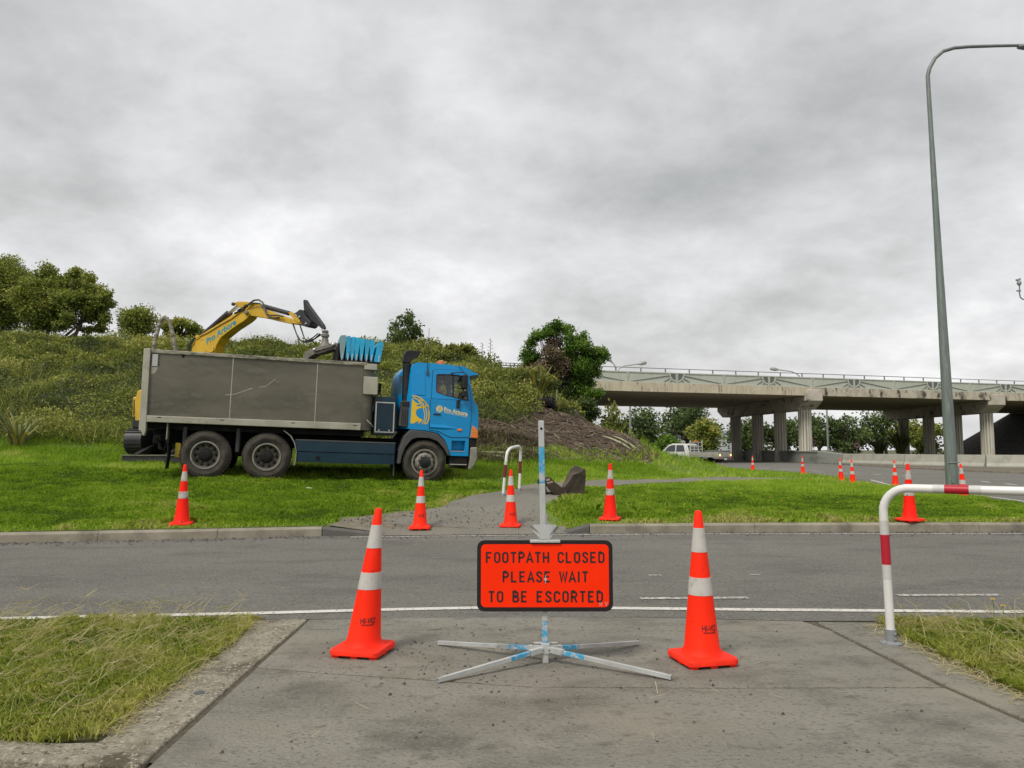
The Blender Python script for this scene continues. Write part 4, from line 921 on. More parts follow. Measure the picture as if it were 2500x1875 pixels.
# scrub in rounded masses over the creeper
PS, RS = [], []
for _ in range(190):
    while True:
        x0 = -26 + 31 * rng.random(); y0 = 21.5 + 22 * rng.random() ** 1.1
        if hill_h(np.array([x0]), np.array([y0]))[0] > 0.7 and not dirt_mask(np.array([x0]), np.array([y0]))[0] and abs(x0) < 0.72 * y0 + 1: break
    r_ = 0.35 + 0.75 * rng.random() ** 1.5; zg = tz(x0, y0) - 0.1; tone = rng.choice([0.02, 0.12, 0.3, 0.45, 0.6, 0.8]) + 0.1 * rng.random(); kk = int(900 * r_)
    g = rng.normal(size=(kk, 3)); g[:, 2] = np.abs(g[:, 2]); g /= np.linalg.norm(g, axis=1)[:, None]
    lump = (0.75 + 0.5 * vnoise(g[:, 0] * 2.5 + x0 * 3 + 60, g[:, 1] * 2.5 + g[:, 2] * 2 + 60))[:, None]
    pos = g * lump * (rng.random(kk) ** 0.35)[:, None] * np.array([r_ * 1.15, r_, r_ * 0.85]) + np.array([x0, y0, zg])
    PS.append(leaf_quads(pos, 0.075 if y0 < 31 else 0.11, g)); RS.append(np.clip(tone * 0.8 + 0.12 * g[:, 2] + 0.1 * rng.random(kk), 0, 1))
tag(np_mesh('hill_scrub', np.concatenate(PS), 4, np.concatenate(RS), m_leaf_h), label='rounded masses of olive scrub over the hill', kind='stuff')
# tall grass fringe at the foot of the hill
n = 42000; x = -22 + 27 * rng.random(n); y = ytoe(x) - 1.6 + 2.6 * rng.random(n); ok = ~dirt_mask(x, y) & (hill_h(x, y) > 0.12); x, y = x[ok], y[ok]
k = vnoise(x * 1.3, y * 1.3)
tag(blades('rough_grass', np.stack([x, y, terrain(x, y)], 1), (0.12 + 0.35 * k) * np.clip(hill_h(x, y) / 0.5, 0.4, 1.2), 0.018, 0.9, m_grass, np.clip(0.05 + 0.5 * rng.random(len(x)), 0, 1), bend=False), label='long rough grass at the foot of the hill')
# bare soil: sticks and litter
def sticks(n, lab, name, m, fn, l0, l1, w0):
    b = []; rr = []
    for _ in range(n):
        x, y = fn(); l = l0 + (l1 - l0) * rng.random() ** 2; a = rng.random() * 3.14
        d = np.array([math.cos(a) * l / 2, math.sin(a) * l / 2, 0]); s_ = np.array([-math.sin(a), math.cos(a), 0]) * w0 * (0.5 + rng.random())
        c = np.array([x, y, 0.0]); up = np.array([0, 0, w0])
        p0, p1 = c - d, c + d; j = np.array([rng.normal() * l * 0.06, rng.normal() * l * 0.06, 0])
        pm = c + j
        for q in (p0, pm, p1): q[2] = tz(q[0], q[1]) + 0.03 + 0.07 * rng.random()
        for A_, B_ in ((p0, pm), (pm, p1)):
            b += [A_ - s_, B_ - s_, B_ + up, A_ + up, A_ + up, B_ + up, B_ + s_, A_ + s_]; rv = rng.random(); rr += [rv, rv]
    tag(np_mesh(name, np.array(b), 4, np.array(rr), m), label=lab, kind='stuff')
m_stick = leafmat('stick', [(0.07, 0.05, 0.034), (0.14, 0.11, 0.075), (0.24, 0.2, 0.14), (0.38, 0.33, 0.24)], trans=0)
def fd():
    while True:
        y = 21 + 13 * rng.random(); x = -2.2 + 9 * rng.random()
        if dirt_mask(np.array([x]), np.array([y]))[0]: return x, y
sticks(620, 'broken sticks strewn over the bare soil', 'sticks', m_stick, fd, 0.12, 0.9, 0.008)
def fl():
    while True:
        y = 20.5 + 5 * rng.random(); x = -3.2 + 4.2 * rng.random() ** 1.3
        if hill_h(np.array([x]), np.array([y]))[0] > 0.35: return x, y
x, y = np.array([fl() for _ in range(9000)]).T
z = terrain(x, y) + 0.3 * rng.random(len(x)) * vnoise(x * 1.5, y * 1.5)
d = rng.normal(size=(len(x), 3)); d[:, 2] *= 0.5; d /= np.linalg.norm(d, axis=1)[:, None]; s_ = np.cross(d, [0, 0, 1.0]) * 0.007; C = np.stack([x, y, z], 1); ln = (0.08 + 0.25 * rng.random(len(x)))[:, None]
m_litter = leafmat('litter', [(0.05, 0.038, 0.025), (0.11, 0.085, 0.05), (0.18, 0.14, 0.08), (0.13, 0.14, 0.04), (0.28, 0.23, 0.14)], trans=0.1)
tag(np_mesh('plant_litter', np.stack([C - d * ln - s_, C + d * ln - s_, C + d * ln + s_, C - d * ln + s_], 1).reshape(-1, 3), 4, rng.random(len(x)), m_litter), label='cut brown plant litter at the foot of the hill', kind='stuff')
# soil clods
def fclod():
    x, y = fd(); return x, y, tz(x, y)
m_grit_old = m_grit; m_grit = m_dirt
grit(2600, fclod, 'soil_clods', 'dark soil clods on the bare bank', 0.03, 0.11); m_grit = m_grit_old
# long cut leaves lying at the toe
for i, (u, v, l, a, lab) in enumerate([(1090, 983, 1.6, 0.05, 'long pale cut leaf lying behind the small hoop rail'), (1110, 975, 1.2, -0.2, 'long pale cut leaf lying across the litter'), (1070, 990, 0.9, -0.5, 'short pale cut leaf beside the truck bumper'), (1355, 960, 1.3, -0.6, 'pale cut leaf lying on the bare bank by the sapling'), (1335, 958, 1.2, -0.5, 'second pale cut leaf on the bare bank by the sapling')]):
    p = on_ground(K(u), K(v)) ; bq = MB(); dx, dy = math.cos(a), math.sin(a) * 0.6
    pts_ = []
    for t in (-.5, -.2, .1, .35, .5):
        X_, Y_ = p.x + dx * l * t, p.y + dy * l * t; pts_.append(Vector((X_, Y_, tz(X_, Y_) + 0.06 + 0.05 * (0.5 - abs(t)))))
    vs = []
    for q, w_ in zip(pts_, (.01, .03, .035, .025, .004)): vs += [q + Vector((0, 0.4, 1)).normalized() * w_, q - Vector((0, 0.4, 1)).normalized() * w_]
    bq.add(vs, [(2 * k_, 2 * k_ + 1, 2 * k_ + 3, 2 * k_ + 2) for k_ in range(4)])
    tag(bq.build('cut_leaf', mat('cut_leaf', (0.32, 0.34, 0.2), 0.7)), lab, 'leaf', 'long cut flax leaves')

# ================================================================== TRUCK
m_blue = mat('truck_blue', (0.001, 0.24, 0.56), 0.35, 0.0, coat=0.2, spec=0.3, var=(0.001, 0.225, 0.52), scale=2)
m_dkblue = mat('tank_dark', (0.004, 0.024, 0.042), 0.35, spec=0.3, var=(0.007, 0.032, 0.052), scale=3, coat=0.2)
m_blk = mat('black_plastic', (0.010, 0.011, 0.014), 0.5, spec=0.3, var=(0.028, 0.028, 0.03), scale=5)
m_fender = mat('fender_plastic', (0.05, 0.051, 0.054), 0.6, var=(0.07, 0.07, 0.072), scale=4)
m_chassis = mat('chassis', (0.008, 0.008, 0.010), 0.8, spec=0.2, var=(0.02, 0.018, 0.016), scale=5)
m_tyre = mat('tyre', (0.04, 0.036, 0.031), 0.95, spec=0.15, var=(0.085, 0.078, 0.066), scale=4, bump=0.3, bscale=40)
m_rim = mat('rim_steel', (0.30, 0.285, 0.25), 0.55, 0.3, var=(0.19, 0.18, 0.155), scale=6)
m_rim_d = mat('rim_dirty', (0.19, 0.18, 0.15), 0.7, 0.2, var=(0.085, 0.08, 0.066), scale=6)
m_alu = mat('bin_alloy', (0.15, 0.138, 0.106), 0.45, 0.3, var=(0.105, 0.096, 0.074), scale=1.3, bump=0.06, bscale=3, stretch=(0.6, 1, 1.4), extra=[((0.085, 0.078, 0.06), 0.9, 0.48, 0.66), ((0.165, 0.153, 0.12), 3.5, 0.5, 0.75)])
m_alu2 = mat('bin_frame_alloy', (0.42, 0.40, 0.33), 0.5, 0.3, var=(0.32, 0.305, 0.25), scale=2.5, extra=[((0.15, 0.14, 0.11), 3, 0.6, 0.75)])
m_toprail = mat('bin_top_rail', (0.36, 0.34, 0.27), 0.65, 0.2, var=(0.1, 0.09, 0.065), scale=6, stretch=(1, 1, 3))
m_scr = mat('bare_scratch', (0.6, 0.58, 0.52), 0.4, 0.5)
m_amber = mat('amber_lens', (0.75, 0.16, 0.01), 0.25, coat=0.5)
m_cream = mat('decal_cream', (0.72, 0.6, 0.3), 0.5); m_yel = mat('decal_yellow', (0.72, 0.47, 0.02), 0.45)
m_tarp = mat('tarp_blue', (0.01, 0.40, 0.68), 0.6, var=(0.03, 0.29, 0.5), scale=6, bump=0.4, bscale=14)
m_tarp2 = mat('tarp_faded', (0.16, 0.33, 0.38), 0.7, var=(0.2, 0.3, 0.32), scale=5, bump=0.3, bscale=14)
m_chrome = mat('worn_steel', (0.5, 0.5, 0.48), 0.35, 0.7)
m_glass = glassmat('window_glass', (0.86, 0.9, 0.9), 0.05)
m_int = mat('cab_interior', (0.03, 0.03, 0.032), 0.8)

def frame_mat(hd, pt, P, loc):
    h, p = R(hd), R(pt); X = Vector((math.cos(h) * math.cos(p), math.sin(h) * math.cos(p), math.sin(p))); Yv = Vector((-math.sin(h), math.cos(h), 0)); Z = X.cross(Yv)
    O = P - X * loc[0] - Yv * loc[1] - Z * loc[2]; m = Matrix((X, Yv, Z)).transposed().to_4x4(); m.translation = O; return m
TM = frame_mat(16, -1.9, at(500.7, 1110, 16.3), (0, -1.22, 0.52))
truck = empty('tipper_truck', (0, 0, 0), 0, 'blue cab tipper truck with a long grey metal bin on the lawn', 'truck')
truck.matrix_world = TM
def mirror(fn):
    for s_ in (1, -1): fn(s_)
# chassis
c = MB()
for s_ in (-1, 1): c.box(-1.15, 5.5, s_ * 0.42 - 0.05, s_ * 0.42 + 0.05, 0.72, 1.02)
for x in (-1.0, 0.6, 2.2, 3.6, 5.2): c.box(x - 0.06, x + 0.06, -0.42, 0.42, 0.76, 0.98)
c.build('chassis', m_chassis, truck, bevel=0.01)
for x, z in ((0, 0.52), (1.24, 0.52), (4.67, 0.5)):
    ax = MB(); ax.tube([(x, -0.95, z), (x, 0.95, z)], 0.09, 10); ax.box(x - 0.18, x + 0.18, -0.2, 0.2, z - 0.2, z + 0.2); ax.build('axle', m_chassis, truck, smooth=40)
for x in (-0.45, 0.62, 1.7):
    for s_ in (-1, 1): MB().tube([(x, s_ * 0.75, 0.5), (x, s_ * 0.7, 1.1)], 0.07, 8).build('damper', m_chassis, truck, smooth=40)
for x, z_ in ((-0.45, 0.75), (0.62, 0.6)): MB().tube([(x, -1.0, z_), (x, -1.0, 1.1)], 0.045, 8).build('guard_stay', m_fender, truck, smooth=40)
MB().box(-0.62, -0.52, -1.0, -0.9, 0.45, 0.75).build('reflector_plate', mat('yellow_plate', (0.6, 0.42, 0.03), 0.6), truck)
sp = MB(); sp.box(-1.2, 3.3, -1.0, 1.0, 1.03, 1.17); sp.build('bin_subframe', m_chassis, truck)
hose = MB()
hose.tube([(-1.0, -0.5, 0.9), (-0.95, -0.7, 0.62), (-0.85, -0.75, 0.58), (-0.8, -0.7, 0.8)], 0.05, 8); hose.tube([(-1.05, -0.6, 0.85), (-0.9, -0.8, 0.85)], 0.07, 8)
hose.build('rear_coupling', m_chassis, truck, smooth=50)

# wheels
def tyre_prof(Ro, Ri, w): return [(Ri, -w / 2 + 0.02), (Ri + 0.03, -w / 2 - 0.005), ((Ro + Ri) / 2, -w / 2 - 0.02), (Ro - 0.06, -w / 2), (Ro - 0.015, -w / 2 + 0.03), (Ro, -w / 2 + 0.06), (Ro, w / 2 - 0.06), (Ro - 0.015, w / 2 - 0.03), (Ro - 0.06, w / 2), ((Ro + Ri) / 2, w / 2 + 0.02), (Ri + 0.03, w / 2 + 0.005), (Ri, w / 2 - 0.02)]
def wheel(x, z, yc, w, Ro, style, out):
    """out = -1: the outer side looks to local -y."""
    root = empty('wheel', (x, yc, z)); root.parent = truck
    mo = Matrix.Rotation(R(90) * (1 if out < 0 else -1), 4, 'X')       # lathe +z -> outward
    Ri = 0.285
    t = MB(); t.lathe(tyre_prof(Ro, Ri, w), 48, mo, close=True)
    ty = t.build('tyre', m_tyre, root, smooth=30)
    gr = MB()
    for k in range(44):
        a = 2 * math.pi * k / 44
        for zz in (-1, 1):
            m_ = mo @ Matrix.Rotation(a, 4, 'Z') @ Matrix.Translation((Ro - 0.004, 0, zz * (w / 2 - 0.055)))
            gr.box(-0.01, 0.006, -0.02, 0.02, -0.045, 0.045, m_)
    gr.build('tread_lugs', m_tyre, ty)['kind'] = 'stuff'
    o_ = w / 2
    if style == 'front':
        rp = [(Ri + 0.004, o_ - 0.06), (Ri + 0.012, o_ + 0.0), (Ri - 0.008, o_ + 0.012), (Ri - 0.03, o_ - 0.02), (0.235, o_ - 0.05), (0.21, o_ - 0.01), (0.175, o_ + 0.045), (0.13, o_ + 0.05), (0.125, o_ + 0.05)]
        hub = [(0.13, o_ + 0.04), (0.13, o_ + 0.1), (0.115, o_ + 0.13), (0.06, o_ + 0.145), (0.0, o_ + 0.15)]; bz, br_, mr = o_ + 0.045, 0.165, m_rim; hz_, hr = o_ - 0.028, 0.222
    else:
        rp = [(Ri + 0.004, o_ - 0.06), (Ri + 0.012, o_ + 0.0), (Ri - 0.01, o_ + 0.012), (Ri - 0.032, o_ - 0.03), (0.245, o_ - 0.12), (0.215, o_ - 0.15), (0.13, o_ - 0.155)]
        hub = [(0.13, o_ - 0.17), (0.13, o_ - 0.02), (0.11, o_ + 0.0), (0.05, o_ + 0.012), (0.0, o_ + 0.012)]; bz, br_, mr = o_ - 0.15, 0.165, m_rim_d; hz_, hr = o_ - 0.14, 0.215
    rm = MB(); rm.lathe(rp, 40, mo, caps=False); rim = rm.build('rim', mr if style == 'front' else m_rim_d, root, smooth=35)
    rl = MB(); rl.lathe([(Ri - 0.012, o_ - 0.02), (Ri + 0.014, o_ - 0.004), (Ri + 0.012, o_ + 0.016), (Ri - 0.014, o_ + 0.016)], 40, mo, close=True); rl.build('rim_lip', m_rim, root, smooth=35)
    hb = MB(); hb.lathe(hub, 24, mo); hb.build('hub', m_blk if style == 'front' else m_chassis, root, smooth=35)
    bl = MB(); ho = MB()
    for k in range(10):
        a = 2 * math.pi * (k + 0.5) / 10
        bl.lathe([(0.02, 0), (0.02, 0.035), (0.01, 0.04)], 6, mo @ Matrix.Translation((br_ * math.cos(a), br_ * math.sin(a), bz)))
        a = 2 * math.pi * k / 10
        ho.lathe([(0.026, -0.02), (0.026, 0.012)], 8, mo @ Matrix.Translation((hr * math.cos(a), hr * math.sin(a), hz_)))
    bl.build('wheel_nuts', m_rim, rim)['kind'] = 'stuff'; ho.build('vent_holes', m_chassis, rim)['kind'] = 'stuff'
    return root
for out in (-1, 1):
    wheel(4.67, 0.495, out * 1.07, 0.30, 0.495, 'front', out)
    for x in (0, 1.24):
        wheel(x, 0.51, out * 1.075, 0.27, 0.515, 'rear', out)
        t = MB(); t.lathe(tyre_prof(0.515, 0.285, 0.27), 40, Matrix.Translation((x, out * 0.75, 0.51)) @ Matrix.Rotation(R(90), 4, 'X'), close=True); t.build('inner_tyre', m_tyre, truck, smooth=30)

# bin
def wavy(x, y, z): return (x, y, z)
for a_, b_ in ((-1.19, 0.430), (0.438, 2.196), (2.204, 3.205)): MB().box(a_, b_, -1.22, -1.17, 1.29, 2.62).build('bin_panel', m_alu, truck, bevel=0.006)
for a_, b_ in ((0.425, 0.445), (2.19, 2.21)): MB().box(a_, b_, -1.226, -1.175, 1.29, 2.61).build('weld_seam', m_alu2, truck, bevel=0.003)
MB().box(-1.19, 3.205, 1.17, 1.22, 1.29, 2.62).build('bin_panel', m_alu, truck)
MB().box(-1.19, 3.2, -1.17, 1.17, 1.2, 1.26).build('bin_floor', m_alu, truck)
fr_ = MB(); prof = []
n = 8
for k in range(n + 1): a = math.pi / 2 * k / n; prof.append((3.205 + 0.28 * math.sin(a), -1.22 + 0.28 * (1 - math.cos(a))))
prof += [(x, -y) for x, y in reversed(prof)]
inner = [(x - 0.045 if i not in (0, len(prof) - 1) else x, y * 0.962) for i, (x, y) in enumerate(prof)]
m_ = len(prof); vs = [(x, y, z) for z in (1.17, 2.64) for x, y in prof] + [(x, y, z) for z in (1.17, 2.64) for x, y in inner]
fs = [(i, i + 1, m_ + i + 1, m_ + i) for i in range(m_ - 1)] + [(2 * m_ + i, 3 * m_ + i, 3 * m_ + i + 1, 2 * m_ + i + 1) for i in range(m_ - 1)] + [(m_ + i, m_ + i + 1, 3 * m_ + i + 1, 3 * m_ + i) for i in range(m_ - 1)]
fs.append(tuple(range(m_)))
fr_.add(vs, fs); fr_.build('bin_front', m_alu, truck, smooth=40)
for s_ in (-1, 1):
    MB().prism([(-1.18, 1.16), (3.2, 1.16), (3.2, 1.315), (-1.18, 1.295)], s_ * 1.175, s_ * 1.265).build('bottom_rail', m_alu2, truck, bevel=0.012)
    MB().box(-1.2, 3.28, s_ * 1.16 if s_ > 0 else -1.25, 1.25 if s_ > 0 else -1.16, 2.605, 2.685).build('top_rail', m_toprail, truck, bevel=0.015)
    MB().prism([(-1.33, 2.68), (-1.20, 2.70), (-1.175, 0.98), (-1.20, 0.87), (-1.22, 0.87), (-1.26, 0.96), (-1.31, 0.99)], s_ * 1.08, s_ * 1.27).build('rear_post', m_alu2, truck, bevel=0.012)
MB().box(-1.31, -1.25, -1.08, 1.08, 1.15, 2.62).build('tailgate', m_alu, truck, bevel=0.01)
h = MB(); h.box(-1.16, -1.05, -1.235, -1.222, 2.33, 2.58); h.build('hinge_plate', m_chrome, truck, bevel=0.004)
bo = MB()
for z in (2.37, 2.43, 2.5, 2.56):
    for x in (-1.185, -1.03): bo.lathe([(0.012, 0), (0.012, 0.012)], 8, Matrix.Translation((x, -1.222, z)) @ Matrix.Rotation(R(90), 4, 'X'))
bo.build('hinge_bolts', m_chassis, truck)
MB().prism([(-1.17, 2.32), (-1.04, 2.32), (-1.06, 2.24), (-1.10, 2.18), (-1.16, 2.17)], -1.2225, -1.221).build('scuff', m_alu2, truck)
dent = MB(); dent.prism([(-0.60, 2.60), (-0.52, 2.60), (-0.55, 2.55), (-0.58, 2.545)], -1.2235, -1.221); dent.build('dent', m_chassis, truck)
slot = MB()
for x in (-0.98, 0.25, 1.7, 3.03): slot.prism([(x, 1.27), (x + .09, 1.27), (x + .08, 1.255), (x + .01, 1.255)], -1.268, -1.262)
slot.build('drain_slots', m_chassis, truck)
# scratches
sc = MB()
for pts in ([(0.32, 1.80), (0.52, 1.83), (0.68, 1.90), (0.84, 1.965)], [(1.0, 2.0), (1.07, 2.02), (1.13, 2.03), (1.2, 2.09), (1.28, 2.16), (1.33, 2.21)], [(0.8, 1.96), (0.87, 1.97)], [(1.37, 2.14), (1.39, 2.15)]):
    for (x0, z0), (x1, z1) in zip(pts, pts[1:]): sc.prism([(x0, z0 - .004), (x1, z1 - .004), (x1, z1 + .004), (x0, z0 + .004)], -1.2232, -1.221)
sc.build('scratch', m_scr, truck)
MB().box(3.215, 3.53, -1.255, -1.0, 1.97, 2.37).build('tarp_motor_box', m_alu2, truck, bevel=0.012)
MB().box(3.215, 3.50, -1.25, -1.0, 2.525, 2.665).build('corner_cap', m_alu2, truck, bevel=0.012)
lh = MB(); lh.tube([(3.33, -1.24, 1.40), (3.36, -1.25, 1.36), (3.42, -1.25, 1.31), (3.47, -1.2, 1.25)], 0.012, 6); lh.build('tie_hook', m_alu2, truck)
MB().tube([(3.62, -1.0, 2.05), (3.5, -1.1, 1.93), (3.46, -1.1, 1.6)], 0.02, 6).build('hydraulic_hose', m_blk, truck, smooth=50)
MB().box(3.58, 3.64, -0.98, -0.9, 2.0, 2.26).build('lamp_bracket', m_chassis, truck)
# hoop at the rear of the bin
hp = []
for s_ in (0,): 
    prof_ = [(-1.16, 2.70), (-1.12, 2.95), (-1.06, 3.33), (-1.03, 3.37), (-0.97, 3.37), (-0.88, 3.29), (-0.80, 3.02), (-0.72, 2.70)]
    hoop = MB(); hc = [(-1.155, 2.66), (-1.14, 2.85), (-1.10, 3.1), (-1.065, 3.27), (-1.045, 3.33), (-1.005, 3.37), (-0.95, 3.355), (-0.90, 3.30), (-0.855, 3.2), (-0.81, 3.04), (-0.765, 2.85), (-0.725, 2.66)]
    hoop.tube([(x, -1.2, z) for x, z in hc], 0.042, 10); hoop.build('rear_hoop', m_toprail, truck, smooth=60)
# folded cover
tarp = empty('folded_cover', (0, 0, 0)); tarp.parent = truck
xb = [2.715, 2.84, 2.935, 3.03, 3.145, 3.255, 3.365, 3.53]
for i, x in enumerate(xb):
    wt = 0.118 if i not in (0, 7) else 0.15; top = 3.29 - 0.012 * i; lean_ = 0.012 + 0.002 * i
    b = MB(); ny = 13; V_ = []; rnd_ = random.Random(i)
    sec = [(-0.03, 2.76), (-wt * 0.40, 3.0), (-wt * 0.50, top - 0.04), (-wt * 0.36, top - 0.005), (wt * 0.34, top), (wt * 0.47, top - 0.05), (wt * 0.36, 2.98), (0.03, 2.76)]
    if i == 7: sec = [(-0.10, 2.74), (-0.075, 2.98), (-0.05, top - 0.05), (-0.03, top - 0.005), (0.07, top - 0.01), (0.085, top - 0.05), (0.07, 3.0), (0.05, 2.72)]
    for j in range(ny):
        y = -1.13 + 2.26 * j / (ny - 1)
        for sx, sz in sec: V_.append((x + lean_ * (sz - 2.76) / 0.5 + sx + rnd_.uniform(-.008, .008), y, sz + rnd_.uniform(-.01, .01)))
    k = len(sec); F_ = [(j * k + q, (j + 1) * k + q, (j + 1) * k + (q + 1) % k, j * k + (q + 1) % k) for j in range(ny - 1) for q in range(k)] + [tuple(range(k)), tuple(reversed(range((ny - 1) * k, ny * k)))]
    b.add(V_, F_); p_ = b.build('cover_fold', m_tarp2 if i == 0 else m_tarp, tarp, smooth=35)
    MB().tube([(x + 0.0, -1.17, 2.70), (x + 0.012, -1.17, 2.87)], 0.014, 6).build('bow_end', m_chrome, p_)
    MB().box(x - 0.045, x + 0.045, -1.22, -1.1, 2.687, 2.72).build('slider_pad', m_blk, p_, bevel=0.008)
MB().box(2.62, 2.655, -1.12, 1.12, 2.70, 3.1).build('cover_end_bar', m_chassis, tarp)

# side skirt / tank
for (z0, z1, dy) in ((0.655, 0.905, 0.0), (0.42, 0.645, 0.012)): MB().prism([(1.86, z0), (4.0, z0), (4.0, z1), (1.80 if z1 > .8 else 1.86, z1)], -1.2 + dy, -0.75).build('side_skirt', m_dkblue, truck, bevel=0.018, seg=3)
MB().box(1.82, 4.0, -1.205, -1.16, 0.885, 0.915).build('skirt_trim', m_fender, truck, bevel=0.005)
MB().lathe([(0.045, 0), (0.045, 0.02), (0.03, 0.022)], 16, Matrix.Translation((2.31, -1.19, 0.52)) @ Matrix.Rotation(R(90), 4, 'X')).build('filler_cap', m_chassis, truck)
MB().prism([(1.86, 0.42), (4.0, 0.42), (4.0, 0.905), (1.8, 0.905)], 0.75, 1.19).build('side_skirt', m_dkblue, truck, bevel=0.018)
# mud guards and flaps
mg = MB(); arc = [(1.55, 1.09), (1.70, 0.985), (1.79, 0.84), (1.835, 0.66), (1.835, 0.5), (1.81, 0.35)]
for (x0, z0), (x1, z1) in zip(arc, arc[1:]): mg.prism([(x0, z0), (x1, z1), (x1 + 0.015, z1), (x0 + 0.015, z0 + 0.006)], -1.2, -0.6)
mg.build('mudguard', m_fender, truck)
mgl = MB()
for (x0, z0), (x1, z1) in zip(arc, arc[1:]): mgl.prism([(x0 - .004, z0), (x1 - .004, z1), (x1 + 0.022, z1), (x0 + 0.022, z0 + 0.006)], -1.215, -1.2)
mgl.build('mudguard_edge', m_rim, truck)
MB().box(-0.79, -0.765, -1.2, -0.95, 0.80, 1.16).build('flap_bracket', m_rim, truck)
MB().box(-0.78, -0.73, -1.22, -0.8, 0.74, 0.82).build('flap_clamp', m_chassis, truck)
fl_ = MB(); vs = []
for j, z in enumerate((0.76, 0.6, 0.45, 0.3, 0.2)):
    xo = -0.755 + 0.012 * math.sin(j * 1.2)
    vs += [(xo, -1.2, z), (xo, -0.75, z), (xo + 0.012, -0.75, z), (xo + 0.012, -1.2, z)]
fl_.add(vs, [(j * 4 + q, j * 4 + 4 + q, j * 4 + 4 + (q + 1) % 4, j * 4 + (q + 1) % 4) for j in range(4) for q in range(4)] + [(0, 1, 2, 3), (16, 17, 18, 19)]); fl_.build('mud_flap', m_blk, truck)
MB().box(3.98, 4.0, -1.15, -0.85, 0.16, 0.5).build('mud_flap', m_fender, truck)
# battery / air box behind the cab
MB().box(3.50, 3.97, -1.13, -0.45, 1.08, 1.95).build('tool_locker', m_dkblue, truck, bevel=0.015)
lk = MB()
for bx in ((3.52, 3.95, 1.80, 1.825), (3.52, 3.95, 1.13, 1.155)): lk.box(bx[0], bx[1], -1.15, -1.13, bx[2], bx[3])
for bx in ((3.52, 3.545, 1.155, 1.80), (3.925, 3.95, 1.155, 1.80)): lk.box(bx[0], bx[1], -1.15, -1.13, bx[2], bx[3])
lk.build('locker_frame', m_chrome, truck, bevel=0.004)
lc = MB(); lc.box(3.6, 3.625, -1.165, -1.15, 1.16, 1.2); lc.box(3.83, 3.855, -1.165, -1.15, 1.16, 1.2); lc.build('locker_catches', m_chrome, truck)
lv = MB()
for i in range(12): lv.box(3.56, 3.91, -1.138, -1.128, 1.2 + i * 0.048, 1.23 + i * 0.048)
lv.build('locker_louvres', m_dkblue, truck)
# intake stack
st = MB(); st.tube([(4.21, -1.02, 1.85), (4.20, -1.02, 2.3), (4.19, -1.02, 2.82)], [0.085, 0.09, 0.09], 14); st.build('intake_stack', m_blk, truck, smooth=50)
hd_ = MB(); hd_.prism([(4.10, 2.76), (4.28, 2.76), (4.30, 2.83), (4.36, 2.875), (4.43, 2.89), (4.50, 3.03), (4.47, 3.05), (4.22, 3.05), (4.14, 3.01), (4.10, 2.93)], -1.12, -0.92); hd_.build('intake_head', m_blk, truck, bevel=0.025, seg=3, smooth=40)
ab_ = MB(); ab_.prism([(4.06, 1.29), (4.27, 1.28), (4.29, 1.88), (4.10, 1.87)], -1.17, -0.9); ab_.build('air_filter_box', m_fender, truck, bevel=0.02)
rb = MB()
for i in range(5): rb.box(4.10, 4.285, -1.18, -1.165, 1.74 + i * 0.026, 1.752 + i * 0.026)
for i in range(4): rb.box(4.105 + i * 0.042, 4.12 + i * 0.042, -1.18, -1.165, 1.33, 1.70)
rb.build('filter_ribs', m_blk, truck)

# ---- cab
def cy(z): return 1.2 - max(0.0, z - 1.92) * 0.13           # half width of the cab at height z
UP = [(4.30, 1.95), (4.29, 2.66), (4.33, 2.74), (4.42, 2.78), (4.8, 2.785), (5.2, 2.775), (5.48, 2.73), (5.60, 2.66), (5.66, 2.50), (5.735, 2.15), (5.78, 1.95)]
LO = [(4.30, 1.95), (5.78, 1.95), (5.86, 1.84), (5.89, 1.70), (5.90, 1.38), (5.88, 1.09), (5.69, 1.08), (5.69, 0.66), (5.25, 0.66), (5.24, 0.76), (5.12, 1.02), (4.96, 1.165), (4.66, 1.215), (4.30, 1.225)]
WIN = [(4.885, 2.12), (4.875, 2.18), (4.875, 2.50), (4.90, 2.535), (5.25, 2.555), (5.52, 2.53), (5.575, 2.47), (5.645, 1.96), (5.62, 1.955), (5.43, 1.975), (5.10, 2.04), (4.92, 2.095)]
STEP = [(5.285, 1.005), (5.605, 1.01), (5.59, 0.755), (5.285, 0.765)]
cb = MB()
for s_ in (-1, 1):
    fnU = lambda x, y, z: (x, s_ * (cy(z) - y), z)
    cb.slab(UP, [WIN], 0.0, 0.03, fnU); cb.slab(LO, [STEP], 0.0, 0.03, lambda x, y, z: (x, s_ * (1.2 - y), z))
# roof, back and front skins
RO = UP[1:9]
def skin(b, a, c, e=0.0):
    (x0, z0), (x1, z1) = a, c
    b.add([(x0, -cy(z0), z0), (x1, -cy(z1), z1), (x1, cy(z1), z1), (x0, cy(z0), z0)], [(0, 1, 2, 3)])
for a, c in zip(UP[1:8], UP[2:9]): skin(cb, a, c)
body = cb.build('cab_body', m_blue, truck, recalc=True)
bv = body.modifiers.new('bevel', 'BEVEL'); bv.width = 0.022; bv.segments = 2; bv.limit_method = 'ANGLE'; bv.angle_limit = R(60)
